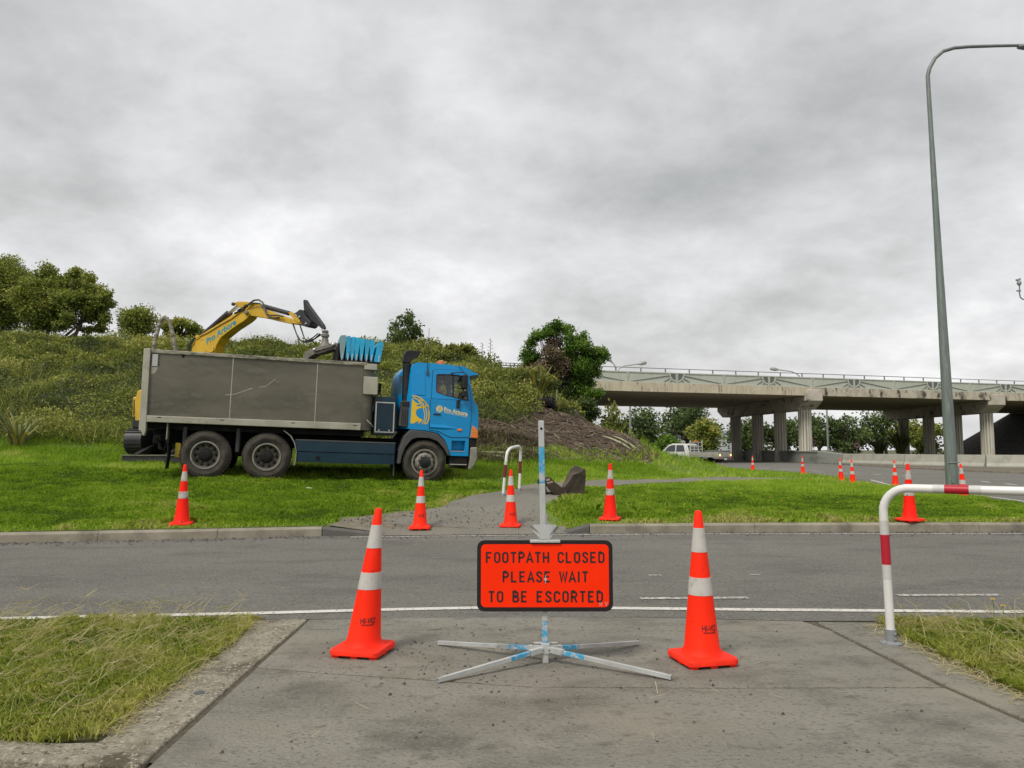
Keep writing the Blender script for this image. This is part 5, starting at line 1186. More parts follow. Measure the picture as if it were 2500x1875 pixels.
# rounded nose panel (bows forward in plan)
fp_ = MB(); V_ = []; ny = 15
NOSE = [(5.88, 1.09), (5.90, 1.38), (5.89, 1.70), (5.86, 1.84), (5.80, 1.93)]
for x, z in NOSE:
    for j in range(ny):
        t = -1 + 2 * j / (ny - 1); V_.append((x - 0.16 + 0.24 * (1 - abs(t) ** 4) , t * 1.195, z))
fp_.add(V_, [(i * ny + j, i * ny + j + 1, (i + 1) * ny + j + 1, (i + 1) * ny + j) for i in range(len(NOSE) - 1) for j in range(ny - 1)]); fp_.build('nose_panel', m_blue, truck, smooth=50)
ws = MB(); V_ = []
WSP = [(5.79, 1.95), (5.735, 2.15), (5.66, 2.50), (5.62, 2.62)]
for x, z in WSP:
    for j in range(ny):
        t = -1 + 2 * j / (ny - 1); V_.append((x - 0.03 + 0.15 * (1 - abs(t) ** 3), t * cy(z) * 0.985, z))
ws.add(V_, [(i * ny + j, i * ny + j + 1, (i + 1) * ny + j + 1, (i + 1) * ny + j) for i in range(len(WSP) - 1) for j in range(ny - 1)]); ws.build('windscreen', m_glass, truck, smooth=50)
# rear skin with rounded corners and rear side window
rs = MB(); V_ = []
for z, r_ in ((1.24, 0.25), (1.95, 0.27), (2.5, 0.24), (2.66, 0.16), (2.74, 0.05)):
    for j in range(ny):
        t = -1 + 2 * j / (ny - 1); V_.append((4.30 - r_ * (1 - abs(t) ** 5), t * cy(z), z))
rs.add(V_, [(i * ny + j, i * ny + j + 1, (i + 1) * ny + j + 1, (i + 1) * ny + j) for i in range(4) for j in range(ny - 1)]); rs.build('cab_back', m_blue, truck, smooth=50)
rw = MB(); rw.add([(4.035, -1.02, 2.02), (4.085, -1.10, 2.02), (4.10, -1.06, 2.46), (4.055, -0.98, 2.46)], [(0, 1, 2, 3)]); rw.build('rear_window', mat('dark_glass', (0.05, 0.07, 0.08), 0.1, coat=0.5), truck)
# door with its own edges
def door_side(s_):
    DLO = [(4.755, 1.92), (4.775, 1.945), (5.70, 1.945), (5.715, 1.6), (5.712, 1.36), (5.68, 1.10), (5.26, 1.085), (5.13, 1.13), (4.97, 1.21), (4.76, 1.235)]
    DUP = [(4.777, 1.955), (4.795, 2.60), (4.83, 2.64), (5.25, 2.66), (5.50, 2.63), (5.60, 2.55), (5.64, 2.45), (5.70, 1.955)]
    W2 = [(x, z + 0.001) for x, z in WIN]
    d = MB(); d.prism(DLO, 0, -0.014, lambda x, y, z: (x, s_ * (1.2 - y), z)); d.slab(DUP, [W2], 0, -0.014, lambda x, y, z: (x, s_ * (cy(z) - y), z))
    o = d.build('door', m_blue, truck)
    gp_ = MB()
    for poly, f_ in ((DLO, lambda x, y, z: (x, s_ * (1.2 - y), z)), (DUP, lambda x, y, z: (x, s_ * (cy(z) - y), z))):
        gx0, gz0 = sum(p[0] for p in poly) / len(poly), sum(p[1] for p in poly) / len(poly); big = [(gx0 + (x - gx0) * 1.024, gz0 + (z - gz0) * (1.035 if z < gz0 and poly is DLO or z > gz0 and poly is DUP else 0.99)) for x, z in poly]
        if poly is DUP: gp_.slab(big, [[(x, z) for x, z in W2]], 0.001, -0.003, f_)
        else: gp_.prism(big, 0.001, -0.003, f_)
    gp_.build('door_gap', m_blk, o)
    b = o.modifiers.new('bevel', 'BEVEL'); b.width = 0.009; b.segments = 2; b.limit_method = 'ANGLE'; b.angle_limit = R(60)
    # rubber and glass
    r_ = MB(); inn = []; cxm = sum(p[0] for p in WIN) / len(WIN); czm = sum(p[1] for p in WIN) / len(WIN)
    for x, z in WIN: inn.append((cxm + (x - cxm) * 0.955, czm + (z - czm) * 0.93))
    r_.slab(WIN, [inn], -0.02, 0.02, lambda x, y, z: (x, s_ * (cy(z) - y), z)); r_.build('window_seal', m_blk, o)
    g_ = MB(); g_.prism(inn, 0.0, 0.006, lambda x, y, z: (x, s_ * (cy(z) - y), z)); g_.build('window_pane', m_glass, o)
    dv = MB(); dv.prism([(5.26, 2.01), (5.30, 2.0), (5.30, 2.55), (5.26, 2.555)], -0.008, 0.015, lambda x, y, z: (x, s_ * (cy(z) - y), z)); dv.build('quarter_bar', m_blk, o)
    hh_ = MB(); hh_.box(4.83, 5.0, s_ * 1.215 - 0.02, s_ * 1.215 + 0.02, 1.585, 1.615); hh_.build('door_handle', m_blk, o, bevel=0.008)
    # pressed crease that catches the light
    cr_ = MB(); cr_.add([(4.765, s_ * 1.2145, 1.375), (4.765, s_ * 1.236, 1.30), (5.1, s_ * 1.236, 1.295), (5.40, s_ * 1.218, 1.285), (5.44, s_ * 1.2145, 1.30), (5.1, s_ * 1.2145, 1.365), (4.765, s_ * 1.2145, 1.26), (5.1, s_ * 1.2145, 1.25)], [(0, 1, 2, 5), (5, 2, 3, 4), (1, 6, 7, 2), (2, 7, 3)]); cr_.build('door_crease', m_blue, o)
    return o
door = door_side(-1); door_side(1)
# pressed panel behind the door
pp = MB(); pp.prism([(4.415, 2.02), (4.63, 2.02), (4.615, 2.52), (4.58, 2.58), (4.45, 2.58), (4.415, 2.53)], 0, -0.012, lambda x, y, z: (x, -(cy(z) - y), z)); pp.build('pressed_panel', m_blue, truck, bevel=0.008)
# step pocket
pk = MB(); x0, x1, z0, z1 = 5.285, 5.60, 0.755, 1.008
for s_ in (-1, 1):
    pk.add([(x0, s_ * 1.19, z0), (x1, s_ * 1.19, z0), (x1, s_ * 1.19, z1), (x0, s_ * 1.19, z1), (x0, s_ * 1.0, z0), (x1, s_ * 1.0, z0), (x1, s_ * 1.08, z1), (x0, s_ * 1.08, z1)], [(0, 1, 5, 4), (1, 2, 6, 5), (2, 3, 7, 6), (3, 0, 4, 7), (4, 5, 6, 7)])
pk.build('step_pocket', m_blue, truck, recalc=False)
MB().box(5.285, 5.6, -1.21, -1.05, 0.76, 0.778).build('step_tread', m_chrome, truck)
us = MB(); us.box(5.26, 5.68, -1.16, -0.7, 0.46, 0.655); us.build('lower_step', m_chassis, truck, bevel=0.01)
MB().box(5.26, 5.66, -1.19, -1.0, 0.455, 0.475).build('step_tread', m_chrome, truck)
# fender
AR = [(4.05, 0.44), (4.07, 0.74), (4.20, 1.09), (4.31, 1.215), (4.66, 1.20), (4.94, 1.15), (5.11, 1.01), (5.235, 0.75), (5.24, 0.66), (5.20, 0.66), (5.09, 0.83), (4.95, 0.975), (4.74, 1.045), (4.5, 1.045), (4.35, 0.99), (4.22, 0.82), (4.15, 0.62), (4.12, 0.44)]
for s_ in (-1, 1): MB().prism(AR, s_ * 0.78, s_ * 1.245).build('fender', m_fender, truck, bevel=0.02)
# bumper, lamps
bp_ = [(5.73, 0.87), (5.90, 0.88), (5.91, 0.62), (5.85, 0.47), (5.78, 0.36), (5.70, 0.345), (5.73, 0.6)]
MB().prism(bp_, -1.2, 1.2).build('bumper', m_rim, truck, bevel=0.03, seg=3, smooth=40)
MB().box(5.70, 5.87, -1.18, 1.18, 0.88, 1.075).build('bumper_bracket', m_chassis, truck)
lm = MB(); lm.prism([(5.725, 1.09), (5.895, 1.085), (5.90, 1.24), (5.84, 1.33), (5.755, 1.375)], -1.215, -0.95); lm.build('corner_lamp', m_amber, truck, bevel=0.012)
for i in range(4): MB().box(5.755, 5.885, -1.222, -1.214, 1.19 + i * 0.035, 1.197 + i * 0.035).build('lamp_louvre', m_yel, truck)
MB().prism([(5.725, 1.09), (5.895, 1.085), (5.90, 1.24), (5.84, 1.33), (5.755, 1.375)], 0.95, 1.215).build('corner_lamp', m_amber, truck, bevel=0.012)
MB().box(5.40, 5.51, -1.235, -1.2, 1.235, 1.285).build('side_marker', m_amber, truck, bevel=0.008)
# visor
vz = MB(); V_ = []
VP = [(5.45, 2.765), (5.60, 2.75), (5.72, 2.69), (5.80, 2.635), (5.93, 2.60), (5.93, 2.575), (5.80, 2.555), (5.70, 2.53), (5.62, 2.58)]
for x, z in VP:
    for j in range(ny):
        t = -1 + 2 * j / (ny - 1); V_.append((x - 0.06 + 0.13 * (1 - abs(t) ** 3), t * (cy(2.55) + 0.005), z))
vz.add(V_, [(i * ny + j, i * ny + j + 1, ((i + 1) % 9) * ny + j + 1, ((i + 1) % 9) * ny + j) for i in range(9) for j in range(ny - 1)] + [tuple(i * ny for i in range(9)), tuple(i * ny + ny - 1 for i in range(8, -1, -1))]); vz.build('sun_visor', m_blue, truck, smooth=45)
# mirrors
MB().box(5.44, 5.57, -1.44, -1.22, 2.20, 2.53).build('mirror', m_blk, truck, bevel=0.03, seg=3, smooth=40)
MB().box(5.44, 5.56, -1.43, -1.25, 2.02, 2.16).build('mirror', m_blk, truck, bevel=0.03, seg=3, smooth=40)
ma = MB(); ma.tube([(5.22, -1.13, 2.575), (5.34, -1.25, 2.585), (5.47, -1.33, 2.59), (5.56, -1.34, 2.53), (5.575, -1.34, 2.4), (5.56, -1.34, 2.1), (5.45, -1.28, 1.96), (5.40, -1.22, 1.88)], 0.013, 6); ma.build('mirror_arm', m_blk, truck, smooth=60)
MB().box(5.36, 5.43, -1.26, -1.2, 1.76, 1.95).build('mirror_foot', m_blk, truck, bevel=0.015)
fm = MB(); fm.box(6.0, 6.25, 0.95, 1.35, 2.03, 2.32); fm.build('front_mirror', m_blk, truck, bevel=0.02)
MB().tube([(5.75, 1.12, 2.45), (6.0, 1.15, 2.42), (6.12, 1.15, 2.3)], 0.014, 6).build('mirror_arm', m_blk, truck)
MB().tube([(5.8, 1.1, 1.95), (6.0, 1.15, 1.97), (6.12, 1.15, 2.06)], 0.014, 6).build('mirror_arm', m_blk, truck)
# beacon, aerial
be = MB(); be.lathe([(0.085, 0.045), (0.088, 0.06), (0.08, 0.14), (0.05, 0.155), (0.0, 0.158)], 20, Matrix.Translation((5.1, -0.4, 2.785))); beo = be.build('beacon', m_amber, truck, smooth=40)
MB().lathe([(0.1, 0), (0.1, 0.045)], 20, Matrix.Translation((5.1, -0.4, 2.782))).build('beacon_base', m_rim, beo)
MB().tube([(4.665, -1.13, 2.55), (4.665, -1.12, 3.6)], [0.009, 0.005], 5).build('aerial', m_blk, truck)
MB().box(4.645, 4.69, -1.16, -1.12, 2.50, 2.6).build('aerial_base', m_fender, truck)
# inside
sw = MB(); 
for k in range(20):
    a, a2 = 2 * math.pi * k / 20, 2 * math.pi * (k + 1) / 20; mm_ = Matrix.Translation((5.45, -0.55, 2.0)) @ Matrix.Rotation(R(-50), 4, 'Y')
    sw.tube([mm_ @ Vector((0.22 * math.cos(a), 0.22 * math.sin(a), 0)), mm_ @ Vector((0.22 * math.cos(a2), 0.22 * math.sin(a2), 0))], 0.014, 5)
sw.tube([Vector((5.45, -0.55, 2.0)), Vector((5.6, -0.55, 1.8))], 0.03, 6); sw.build('steering_wheel', m_int, truck)
MB().box(5.48, 5.75, -1.05, 1.05, 1.4, 1.92).build('dashboard', m_int, truck, bevel=0.05)
for y0 in (-0.85, 0.3): 
    MB().box(4.78, 5.26, y0, y0 + 0.55, 1.35, 1.58).build('seat', m_int, truck, bevel=0.04)
    MB().box(4.66, 4.8, y0, y0 + 0.55, 1.5, 2.15).build('seat_back', m_int, truck, bevel=0.04)
MB().box(4.32, 5.7, -1.1, 1.1, 1.28, 1.34).build('cab_floor', m_int, truck)

# ---- writing
def text_polys(s, size, bold=0.0, shear=0.0, extrude=0.0, spacing=1.0):
    cu = bpy.data.curves.new('t', 'FONT'); cu.body = s; cu.size = size; cu.offset = bold; cu.shear = shear; cu.space_character = spacing; cu.resolution_u = 3; cu.align_x = 'LEFT'
    o = bpy.data.objects.new('t', cu); COL.objects.link(o); dg = bpy.context.evaluated_depsgraph_get(); me = bpy.data.meshes.new_from_object(o.evaluated_get(dg))
    vs = [tuple(v.co) for v in me.vertices]; fs = [tuple(p.vertices) for p in me.polygons]
    bpy.data.objects.remove(o); bpy.data.curves.remove(cu); bpy.data.meshes.remove(me); return vs, fs
def write(name, s, size, fn, m, parent, **k):
    vs, fs = text_polys(s, size, **k); b = MB(); b.add([fn(x, y) for x, y, z in vs], fs); return b.build(name, m, parent, recalc=False)
def wfit(name, s, x0, z0, x1, hgt, fn, m, parent, **k):
    vs, fs = text_polys(s, 1.0, **k); wmin, wmax = min(v[0] for v in vs), max(v[0] for v in vs); hmax = max(v[1] for v in vs); sx = (x1 - x0) / (wmax - wmin); sz = hgt / hmax
    b = MB(); b.add([fn(x0 + (x - wmin) * sx, z0 + y * sz) for x, y, z in vs], fs); return b.build(name, m, parent, recalc=False)
dy_ = -1.2165
slant = lambda x, z: (x, dy_, z - (x - 5.07) * 0.155)
wfit('lettering', 'Pro Arbore', 5.075, 1.68, 5.63, 0.095, slant, m_cream, door, bold=0.03)
wfit('lettering', 'TREECARE SPECIALISTS', 5.075, 1.645, 5.62, 0.028, slant, m_cream, door, bold=0.012)
em = MB(); mE = Matrix.Translation((4.965, dy_ + 0.001, 1.725)) @ Matrix.Rotation(R(90), 4, 'X'); ring = []
em.lathe([(0.066, 0), (0.066, 0.0015), (0.078, 0.0015), (0.078, 0)], 28, mE)
em.prism([(4.965 + 0.056 * math.cos(a), 1.725 + 0.056 * math.sin(a)) for a in [k * 2 * math.pi / 24 for k in range(24)]], dy_, dy_ + 0.001)
em.build('emblem', m_cream, door)
ef = MB()
for a0 in (35, 75, 105, 145, 215, 250, 290, 325):
    a = R(a0); ef.bar((4.965 + 0.012 * math.cos(a), dy_ - 0.001, 1.725 + 0.012 * math.sin(a)), (4.965 + 0.05 * math.cos(a), dy_ - 0.001, 1.725 + 0.05 * math.sin(a)), 0.001, 0.012, up=(0, 1, 0))
ef.build('emblem_tree', m_blue, door)
# big yellow tree-and-globe graphic on the cab side
gx = MB(); gy = -1.2035
def pstrip(pts, w_, y=gy):
    for i in range(len(pts) - 1):
        (x0, z0), (x1, z1) = pts[i], pts[i + 1]; d = Vector((x1 - x0, z1 - z0)).normalized(); n_ = Vector((-d.y, d.x)); wa = w_[i] if isinstance(w_, list) else w_; wb = w_[i + 1] if isinstance(w_, list) else w_
        gx.add([(x0 + n_.x * wa, y, z0 + n_.y * wa), (x1 + n_.x * wb, y, z1 + n_.y * wb), (x1 - n_.x * wb, y, z1 - n_.y * wb), (x0 - n_.x * wa, y, z0 - n_.y * wa)], [(0, 1, 2, 3)])
def zc_(x, y): # crop 'c' of the cab -> local
    u, v = 920 + x * 0.2110, 830 + y * 0.2110; d = ray(u, v); C0 = Vector((0, 0, EYE)); Yv = TM.col[1].xyz; O = TM.translation; t = (O + Yv * -1.2 - C0).dot(Yv) / d.dot(Yv); q = C0 + d * t - O
    return (q.dot(TM.col[0].xyz), q.dot(TM.col[2].xyz))
def gpoly(pts): 
    P_ = [zc_(*p) for p in pts]; tri = tessellate_polygon([[Vector((x, z, 0)) for x, z in P_]]); gx.add([(x, gy, z) for x, z in P_], [tuple(t) for t in tri])
gpoly([(408, 672), (440, 715), (470, 735), (500, 732), (530, 745), (480, 745), (455, 762), (470, 770), (520, 762), (555, 762), (562, 790), (520, 785), (480, 795), (455, 815), (450, 845), (462, 880), (490, 905), (528, 920), (520, 940), (490, 962), (470, 970), (490, 940), (455, 945), (440, 960), (415, 968), (388, 965), (400, 800)])
pstrip([zc_(x, y) for x, y in [(410, 645), (470, 655), (520, 680), (565, 725), (595, 790), (607, 850), (603, 905), (585, 955), (560, 975)]], 0.013)
pstrip([zc_(x, y) for x, y in [(420, 665), (480, 690), (530, 735), (565, 790), (580, 860), (570, 920), (545, 972)]], 0.011)
pstrip([zc_(x, y) for x, y in [(470, 690), (510, 735), (540, 800), (555, 860), (550, 920), (522, 972)]], [0.009] * 6)
pstrip([zc_(x, y) for x, y in [(500, 690), (560, 715), (600, 775)]], 0.010)
pstrip([zc_(x, y) for x, y in [(545, 765), (580, 760), (605, 820)]], 0.010)
gx.build('cab_graphic', m_yel, truck, recalc=False)

# ---- driver
def skin_body(name, pts, edges, m, parent, root=0, sub=2):
    me = bpy.data.meshes.new(name); me.from_pydata([p[:3] for p in pts], edges, []); o = link_mesh(name, me, m, parent)
    sk = o.modifiers.new('skin', 'SKIN'); sk.use_smooth_shade = True
    for i, p in enumerate(pts):
        v = me.skin_vertices[0].data[i]; r_ = p[3]; v.radius = r_ if isinstance(r_, tuple) else (r_, r_); v.use_root = (i == root)
    o.modifiers.new('sub', 'SUBSURF').levels = sub; o.modifiers['sub'].render_levels = sub
    return o
m_skin = mat('skin', (0.42, 0.25, 0.17), 0.6); m_hivis = mat('hi_vis_orange', (1.0, 0.10, 0.02), 0.7); m_dark = mat('dark_cloth', (0.015, 0.015, 0.02), 0.8)
drv = empty('person', (0, 0, 0), 0, 'driver in an orange top and dark cap sitting in the truck cab', 'person')
drv.matrix_world = TM @ Matrix.Translation((4.99, -0.66, 1.66))
# pelvis at the origin; x forward, z up
body_pts = [(0, 0, 0.08, (0.17, 0.13)), (-0.02, 0, 0.26, (0.16, 0.12)), (-0.03, 0, 0.45, (0.19, 0.12)), (0.0, 0, 0.56, (0.10, 0.09)), (0.02, 0, 0.63, 0.06),
    (-0.02, -0.19, 0.50, 0.08), (0.10, -0.27, 0.30, 0.055), (0.32, -0.16, 0.36, 0.042), (0.40, -0.13, 0.40, 0.034),
    (-0.02, 0.19, 0.50, 0.08), (0.10, 0.27, 0.30, 0.055), (0.32, 0.20, 0.36, 0.042), (0.40, 0.18, 0.40, 0.034),
    (0.10, -0.11, 0.04, 0.095), (0.42, -0.13, 0.06, 0.075), (0.50, -0.13, -0.18, 0.06), (0.10, 0.11, 0.04, 0.095), (0.42, 0.13, 0.06, 0.075), (0.50, 0.13, -0.18, 0.06)]
skin_body('body', body_pts, [(0, 1), (1, 2), (2, 3), (3, 4), (2, 5), (5, 6), (6, 7), (7, 8), (2, 9), (9, 10), (10, 11), (11, 12), (0, 13), (13, 14), (14, 15), (0, 16), (16, 17), (17, 18)], m_hivis, drv)
hm = Matrix.Translation((0.05, 0, 0.76))
he = MB(); V_ = []; nu, nv = 20, 14
for i in range(nv + 1):
    th = math.pi * i / nv
    for j in range(nu):
        ph = 2 * math.pi * j / nu; x, y, z = 0.10 * math.sin(th) * math.cos(ph), 0.078 * math.sin(th) * math.sin(ph), 0.122 * math.cos(th)
        fr2 = max(0, math.cos(ph)) ** 8
        if abs(math.sin(ph)) < 0.3 and math.cos(ph) > 0: x += 0.026 * math.exp(-((z + 0.005) / 0.025) ** 2) * fr2 + 0.006 * math.exp(-((z + 0.055) / 0.012) ** 2) - 0.012 * math.exp(-((z - 0.025) / 0.014) ** 2)
        if z < -0.05: x += 0.012; y *= 0.86
        V_.append(hm @ Vector((x, y, z)))
he.add(V_, [(i * nu + j, i * nu + (j + 1) % nu, (i + 1) * nu + (j + 1) % nu, (i + 1) * nu + j) for i in range(nv) for j in range(nu)])
for s_ in (-1, 1): he.lathe([(0.0, 0), (0.028, 0.004), (0.03, 0.012), (0.0, 0.016)], 8, hm @ Matrix.Translation((-0.005, s_ * 0.074, -0.01)) @ Matrix.Rotation(R(-90 * s_), 4, 'X'))
he.tube([hm @ Vector((-0.02, 0, -0.19)), hm @ Vector((-0.005, 0, -0.06))], 0.052, 10)
head = he.build('head', m_skin, drv, smooth=60)
ey = MB()
for s_ in (-1, 1): ey.lathe([(0.0, -0.01), (0.009, -0.006), (0.011, 0), (0.0, 0.009)], 8, hm @ Matrix.Translation((0.088, s_ * 0.03, 0.016)) @ Matrix.Rotation(R(90), 4, 'Y'))
ey.build('eyes', m_dark, head)
cp = MB(); cp.lathe([(0.108, 0.03), (0.112, 0.06), (0.10, 0.105), (0.06, 0.14), (0.0, 0.15)], 20, hm @ Matrix.Translation((-0.004, 0, 0)) @ Matrix.Diagonal((1, 0.86, 1, 1))); cp.prism([(0.06, 0.045), (0.20, 0.03), (0.205, 0.038), (0.06, 0.062)], -0.07, 0.07, fn=lambda x, y, z: hm @ Vector((x, y * (1 - 0.3 * max(0, x - 0.1) / 0.1), z)))
cp.build('cap', m_dark, drv, smooth=50)
hr_ = MB(); hr_.lathe([(0.085, -0.09), (0.104, -0.03), (0.108, 0.035)], 16, hm @ Matrix.Translation((-0.018, 0, 0)) @ Matrix.Diagonal((0.95, 0.8, 1, 1))); hr_.build('hair', m_dark, drv, smooth=60)
for s_, yb in ((-1, -0.13), (1, 0.18)):
    hb = MB(); hb.obox((0.44, yb, 0.425), (0.04, 0.014, 0.036), (1, 0, 0.5))
    for k in range(4):
        o_ = -0.027 + 0.018 * k; l = (0.045, 0.052, 0.05, 0.038)[k]; p0 = Vector((0.475, yb + 0.0, 0.445 + o_)); hb.tube([p0, p0 + Vector((l * 0.55, -s_ * 0.006, 0.008)), p0 + Vector((l * 0.5, -s_ * 0.03, 0.006))], [0.009, 0.0085, 0.007], 6)
    hb.tube([(0.42, yb - s_ * 0.012, 0.455), (0.45, yb - s_ * 0.03, 0.475), (0.475, yb - s_ * 0.035, 0.47)], [0.011, 0.01, 0.008], 6); hb.build('hand', m_skin, drv, smooth=60)

# ================================================================== EXCAVATOR
m_exy = mat('excavator_yellow', (0.60, 0.37, 0.008), 0.45, var=(0.48, 0.29, 0.012), scale=3, coat=0.2, extra=[((0.2, 0.13, 0.03), 5, 0.62, 0.75)])
m_exk = mat('excavator_black', (0.018, 0.018, 0.022), 0.5, var=(0.035, 0.034, 0.036), scale=4)
m_teal = mat('boom_teal', (0.01, 0.25, 0.33), 0.5); m_rod = mat('piston_rod', (0.55, 0.55, 0.55), 0.25, 0.9)
m_gr = mat('grapple_grey', (0.20, 0.19, 0.16), 0.6, 0.2, var=(0.13, 0.12, 0.1), scale=5)
EP0, EP1 = at(470, 850, 20.4), at(790, 850, 18.4)
eh = math.degrees(math.atan2(EP1.y - EP0.y, EP1.x - EP0.x))
EM = frame_mat(eh, 0, EP0, (0, 0, 0)); EM.translation.z = tz(EM.translation.x - 1, EM.translation.y) + 0.02
exc = empty('excavator', (0, 0, 0), 0, 'yellow excavator with its boom raised over the truck bin', 'excavator'); exc.matrix_world = EM
def ze(x, y, yl=0.0):            # crop of the boom -> excavator side plane
    u, v = 450 + x * 0.22604, 700 + y * 0.22604; d = ray(u, v); C0 = Vector((0, 0, EYE)); Yv = EM.col[1].xyz; O = EM.translation; t = (O + Yv * yl - C0).dot(Yv) / d.dot(Yv); q = C0 + d * t - O
    return (q.dot(EM.col[0].xyz), q.dot(EM.col[2].xyz))
def ez(pts, yl=0.0): return [ze(x, y, yl) for x, y in pts]
W = 0.15
boom = MB(); boom.prism(ez([(100, 820), (140, 615), (180, 560), (300, 480), (440, 395), (600, 290), (660, 262), (700, 250), (752, 268), (756, 300), (735, 340), (690, 380), (560, 465), (440, 560), (395, 640), (370, 720), (350, 820)]), -W, W); bo_ = boom.build('boom', m_exy, exc, bevel=0.015)
bl_ = MB(); q = ez([(170, 545), (190, 530), (215, 540), (222, 562), (180, 580)]); bl_.prism(q, -W - 0.02, -W + 0.02); bl_.build('boom_lug', m_exy, bo_)
bl_ = MB(); q = ez([(300, 690), (350, 655), (372, 665), (372, 700), (355, 715), (320, 715)]); bl_.prism(q, -W - 0.03, -W + 0.03); bl_.build('boom_lug', m_exy, bo_)
stick = MB(); stick.slab(ez([(575, 195), (590, 178), (620, 168), (700, 170), (800, 178), (840, 190), (856, 235), (960, 272), (1080, 318), (1180, 352), (1260, 372), (1300, 395), (1300, 415), (1180, 405), (1080, 388), (960, 358), (840, 335), (756, 322), (740, 290), (712, 268), (672, 258), (640, 235), (600, 210)]), [ez([(682, 208), (712, 200), (735, 210), (725, 228), (700, 240), (684, 228)])], -W * 0.85, W * 0.85); so_ = stick.build('stick', m_exy, exc, bevel=0.012)
def pin(x, y, r_, yl, m_, par, h=0.05): 
    a = ze(x, y); MB().lathe([(r_, 0), (r_, h), (r_ * 0.6, h + 0.01), (0, h + 0.01)], 16, Matrix.Translation((a[0], yl, a[1])) @ Matrix.Rotation(R(90), 4, 'X')).build('pin', m_, par)
pin(728, 290, 0.055, -W, m_gr, bo_); pin(585, 200, 0.045, -W, m_exk, so_)
def ram(p0, p1, p2, r0, r1, par, y=0.0):
    a, b_, c_ = ze(*p0), ze(*p1), ze(*p2); MB().tube([(a[0], y, a[1]), (b_[0], y, b_[1])], r0, 12).build('ram_barrel', m_exk, par, smooth=50); MB().tube([(b_[0], y, b_[1]), (c_[0], y, c_[1])], r1, 10).build('ram_rod', m_rod, par, smooth=50)
ram((205, 530), (482, 288), (582, 203), 0.075, 0.032, exc, -0.02)
ram((215, 500), (470, 275), (575, 195), 0.05, 0.015, exc, 0.12)
ram((862, 212), (1140, 290), (1185, 305), 0.058, 0.03, exc, -0.03)
hs_ = MB()
def hline(pts, yl, r_=0.016): hs_.tube([(ze(x, y)[0], yl, ze(x, y)[1]) for x, y in pts], r_, 6)
hline([(600, 300), (700, 255), (760, 195), (810, 160), (860, 155), (900, 180), (925, 230), (935, 290), (970, 340), (1030, 350), (1080, 345)], -W - 0.03, 0.022)
hline([(640, 270), (740, 215), (820, 190), (880, 195), (920, 240), (945, 300), (990, 325), (1060, 320), (1130, 335)], -W - 0.05, 0.018)
hline([(1190, 400), (1215, 480), (1250, 570), (1310, 605), (1390, 590), (1440, 550), (1480, 510)], -0.05, 0.016)
hline([(1240, 410), (1265, 490), (1290, 560), (1340, 580), (1400, 560), (1470, 515)], 0.03, 0.016)
hline([(1200, 405), (1240, 510), (1290, 590), (1350, 595), (1420, 555), (1475, 510)], -0.1, 0.014)
hline([(100, 690), (105, 640), (150, 580), (180, 560)], -W - 0.03, 0.02); hline([(120, 700), (125, 640), (165, 590)], -W - 0.05, 0.02)
hs_.build('hydraulic_hoses', m_exk, exc, smooth=50)
pp_ = MB(); pp_.tube([(ze(x, y)[0], -W - 0.02, ze(x, y)[1]) for x, y in [(190, 560), (330, 490), (440, 420), (560, 355), (650, 290)]], 0.014, 6); pp_.build('boom_pipe', m_exy, bo_)
lk_ = MB(); lk_.prism(ez([(1165, 290), (1190, 275), (1215, 300), (1290, 370), (1295, 395), (1270, 400), (1195, 330)]), -W * 0.95, -W * 0.5); lk_.build('link_arm', m_exy, exc, bevel=0.006)
hit = MB(); hit.prism(ez([(1240, 295), (1290, 255), (1325, 262), (1350, 330), (1405, 390), (1400, 425), (1370, 447), (1300, 425), (1310, 395), (1275, 350)]), -W, W); hit.build('quick_hitch', m_exk, exc, bevel=0.01)
hit = MB(); hit.prism(ez([(1300, 152), (1318, 142), (1345, 190), (1440, 320), (1505, 410), (1520, 450), (1500, 458), (1480, 440), (1400, 375), (1330, 300), (1308, 260)]), -0.06, 0.06); hit.build('head_plate', m_exk, exc, bevel=0.01)
for x, y in ((1242, 300), (1295, 338), (1365, 410)): pin(x, y, 0.028, -W - 0.0, m_rod, exc, 0.03)
sh = MB(); 
for yl in (-0.05, 0.05): sh.tube([(ze(1500, 455)[0], yl, ze(1500, 455)[1]), (ze(1510, 490)[0], yl, ze(1510, 490)[1])], 0.016, 6)
sh.build('shackle', m_rod, exc)
a = ze(1522, 540); ro = MB(); ro.lathe([(0.0, 0.16), (0.06, 0.155), (0.085, 0.12), (0.065, 0.09), (0.095, 0.05), (0.095, 0.0), (0.065, -0.03), (0.08, -0.07), (0.08, -0.12), (0.13, -0.2), (0.15, -0.28), (0.15, -0.33), (0, -0.33)], 18, Matrix.Translation((a[0], 0, a[1]))); ro.build('rotator', m_gr, exc, smooth=35)
gp = MB(); gp.prism(ez([(1310, 800), (1316, 760), (1340, 715), (1390, 680), (1440, 660), (1560, 625), (1690, 612), (1695, 690), (1640, 680), (1500, 725), (1440, 735), (1390, 765), (1350, 810)]), -0.12, 0.12); gpo = gp.build('grapple_claw', m_gr, exc, bevel=0.012)
gp = MB(); gp.prism(ez([(1432, 690), (1450, 672), (1650, 618), (1672, 628), (1668, 650), (1460, 705)]), -0.16, -0.12); gp.build('claw_plate', m_gr, gpo, bevel=0.006)
for x, y in ((1450, 688), (1652, 634)): pin(x, y, 0.035, -0.155, m_rod, gpo, 0.025)
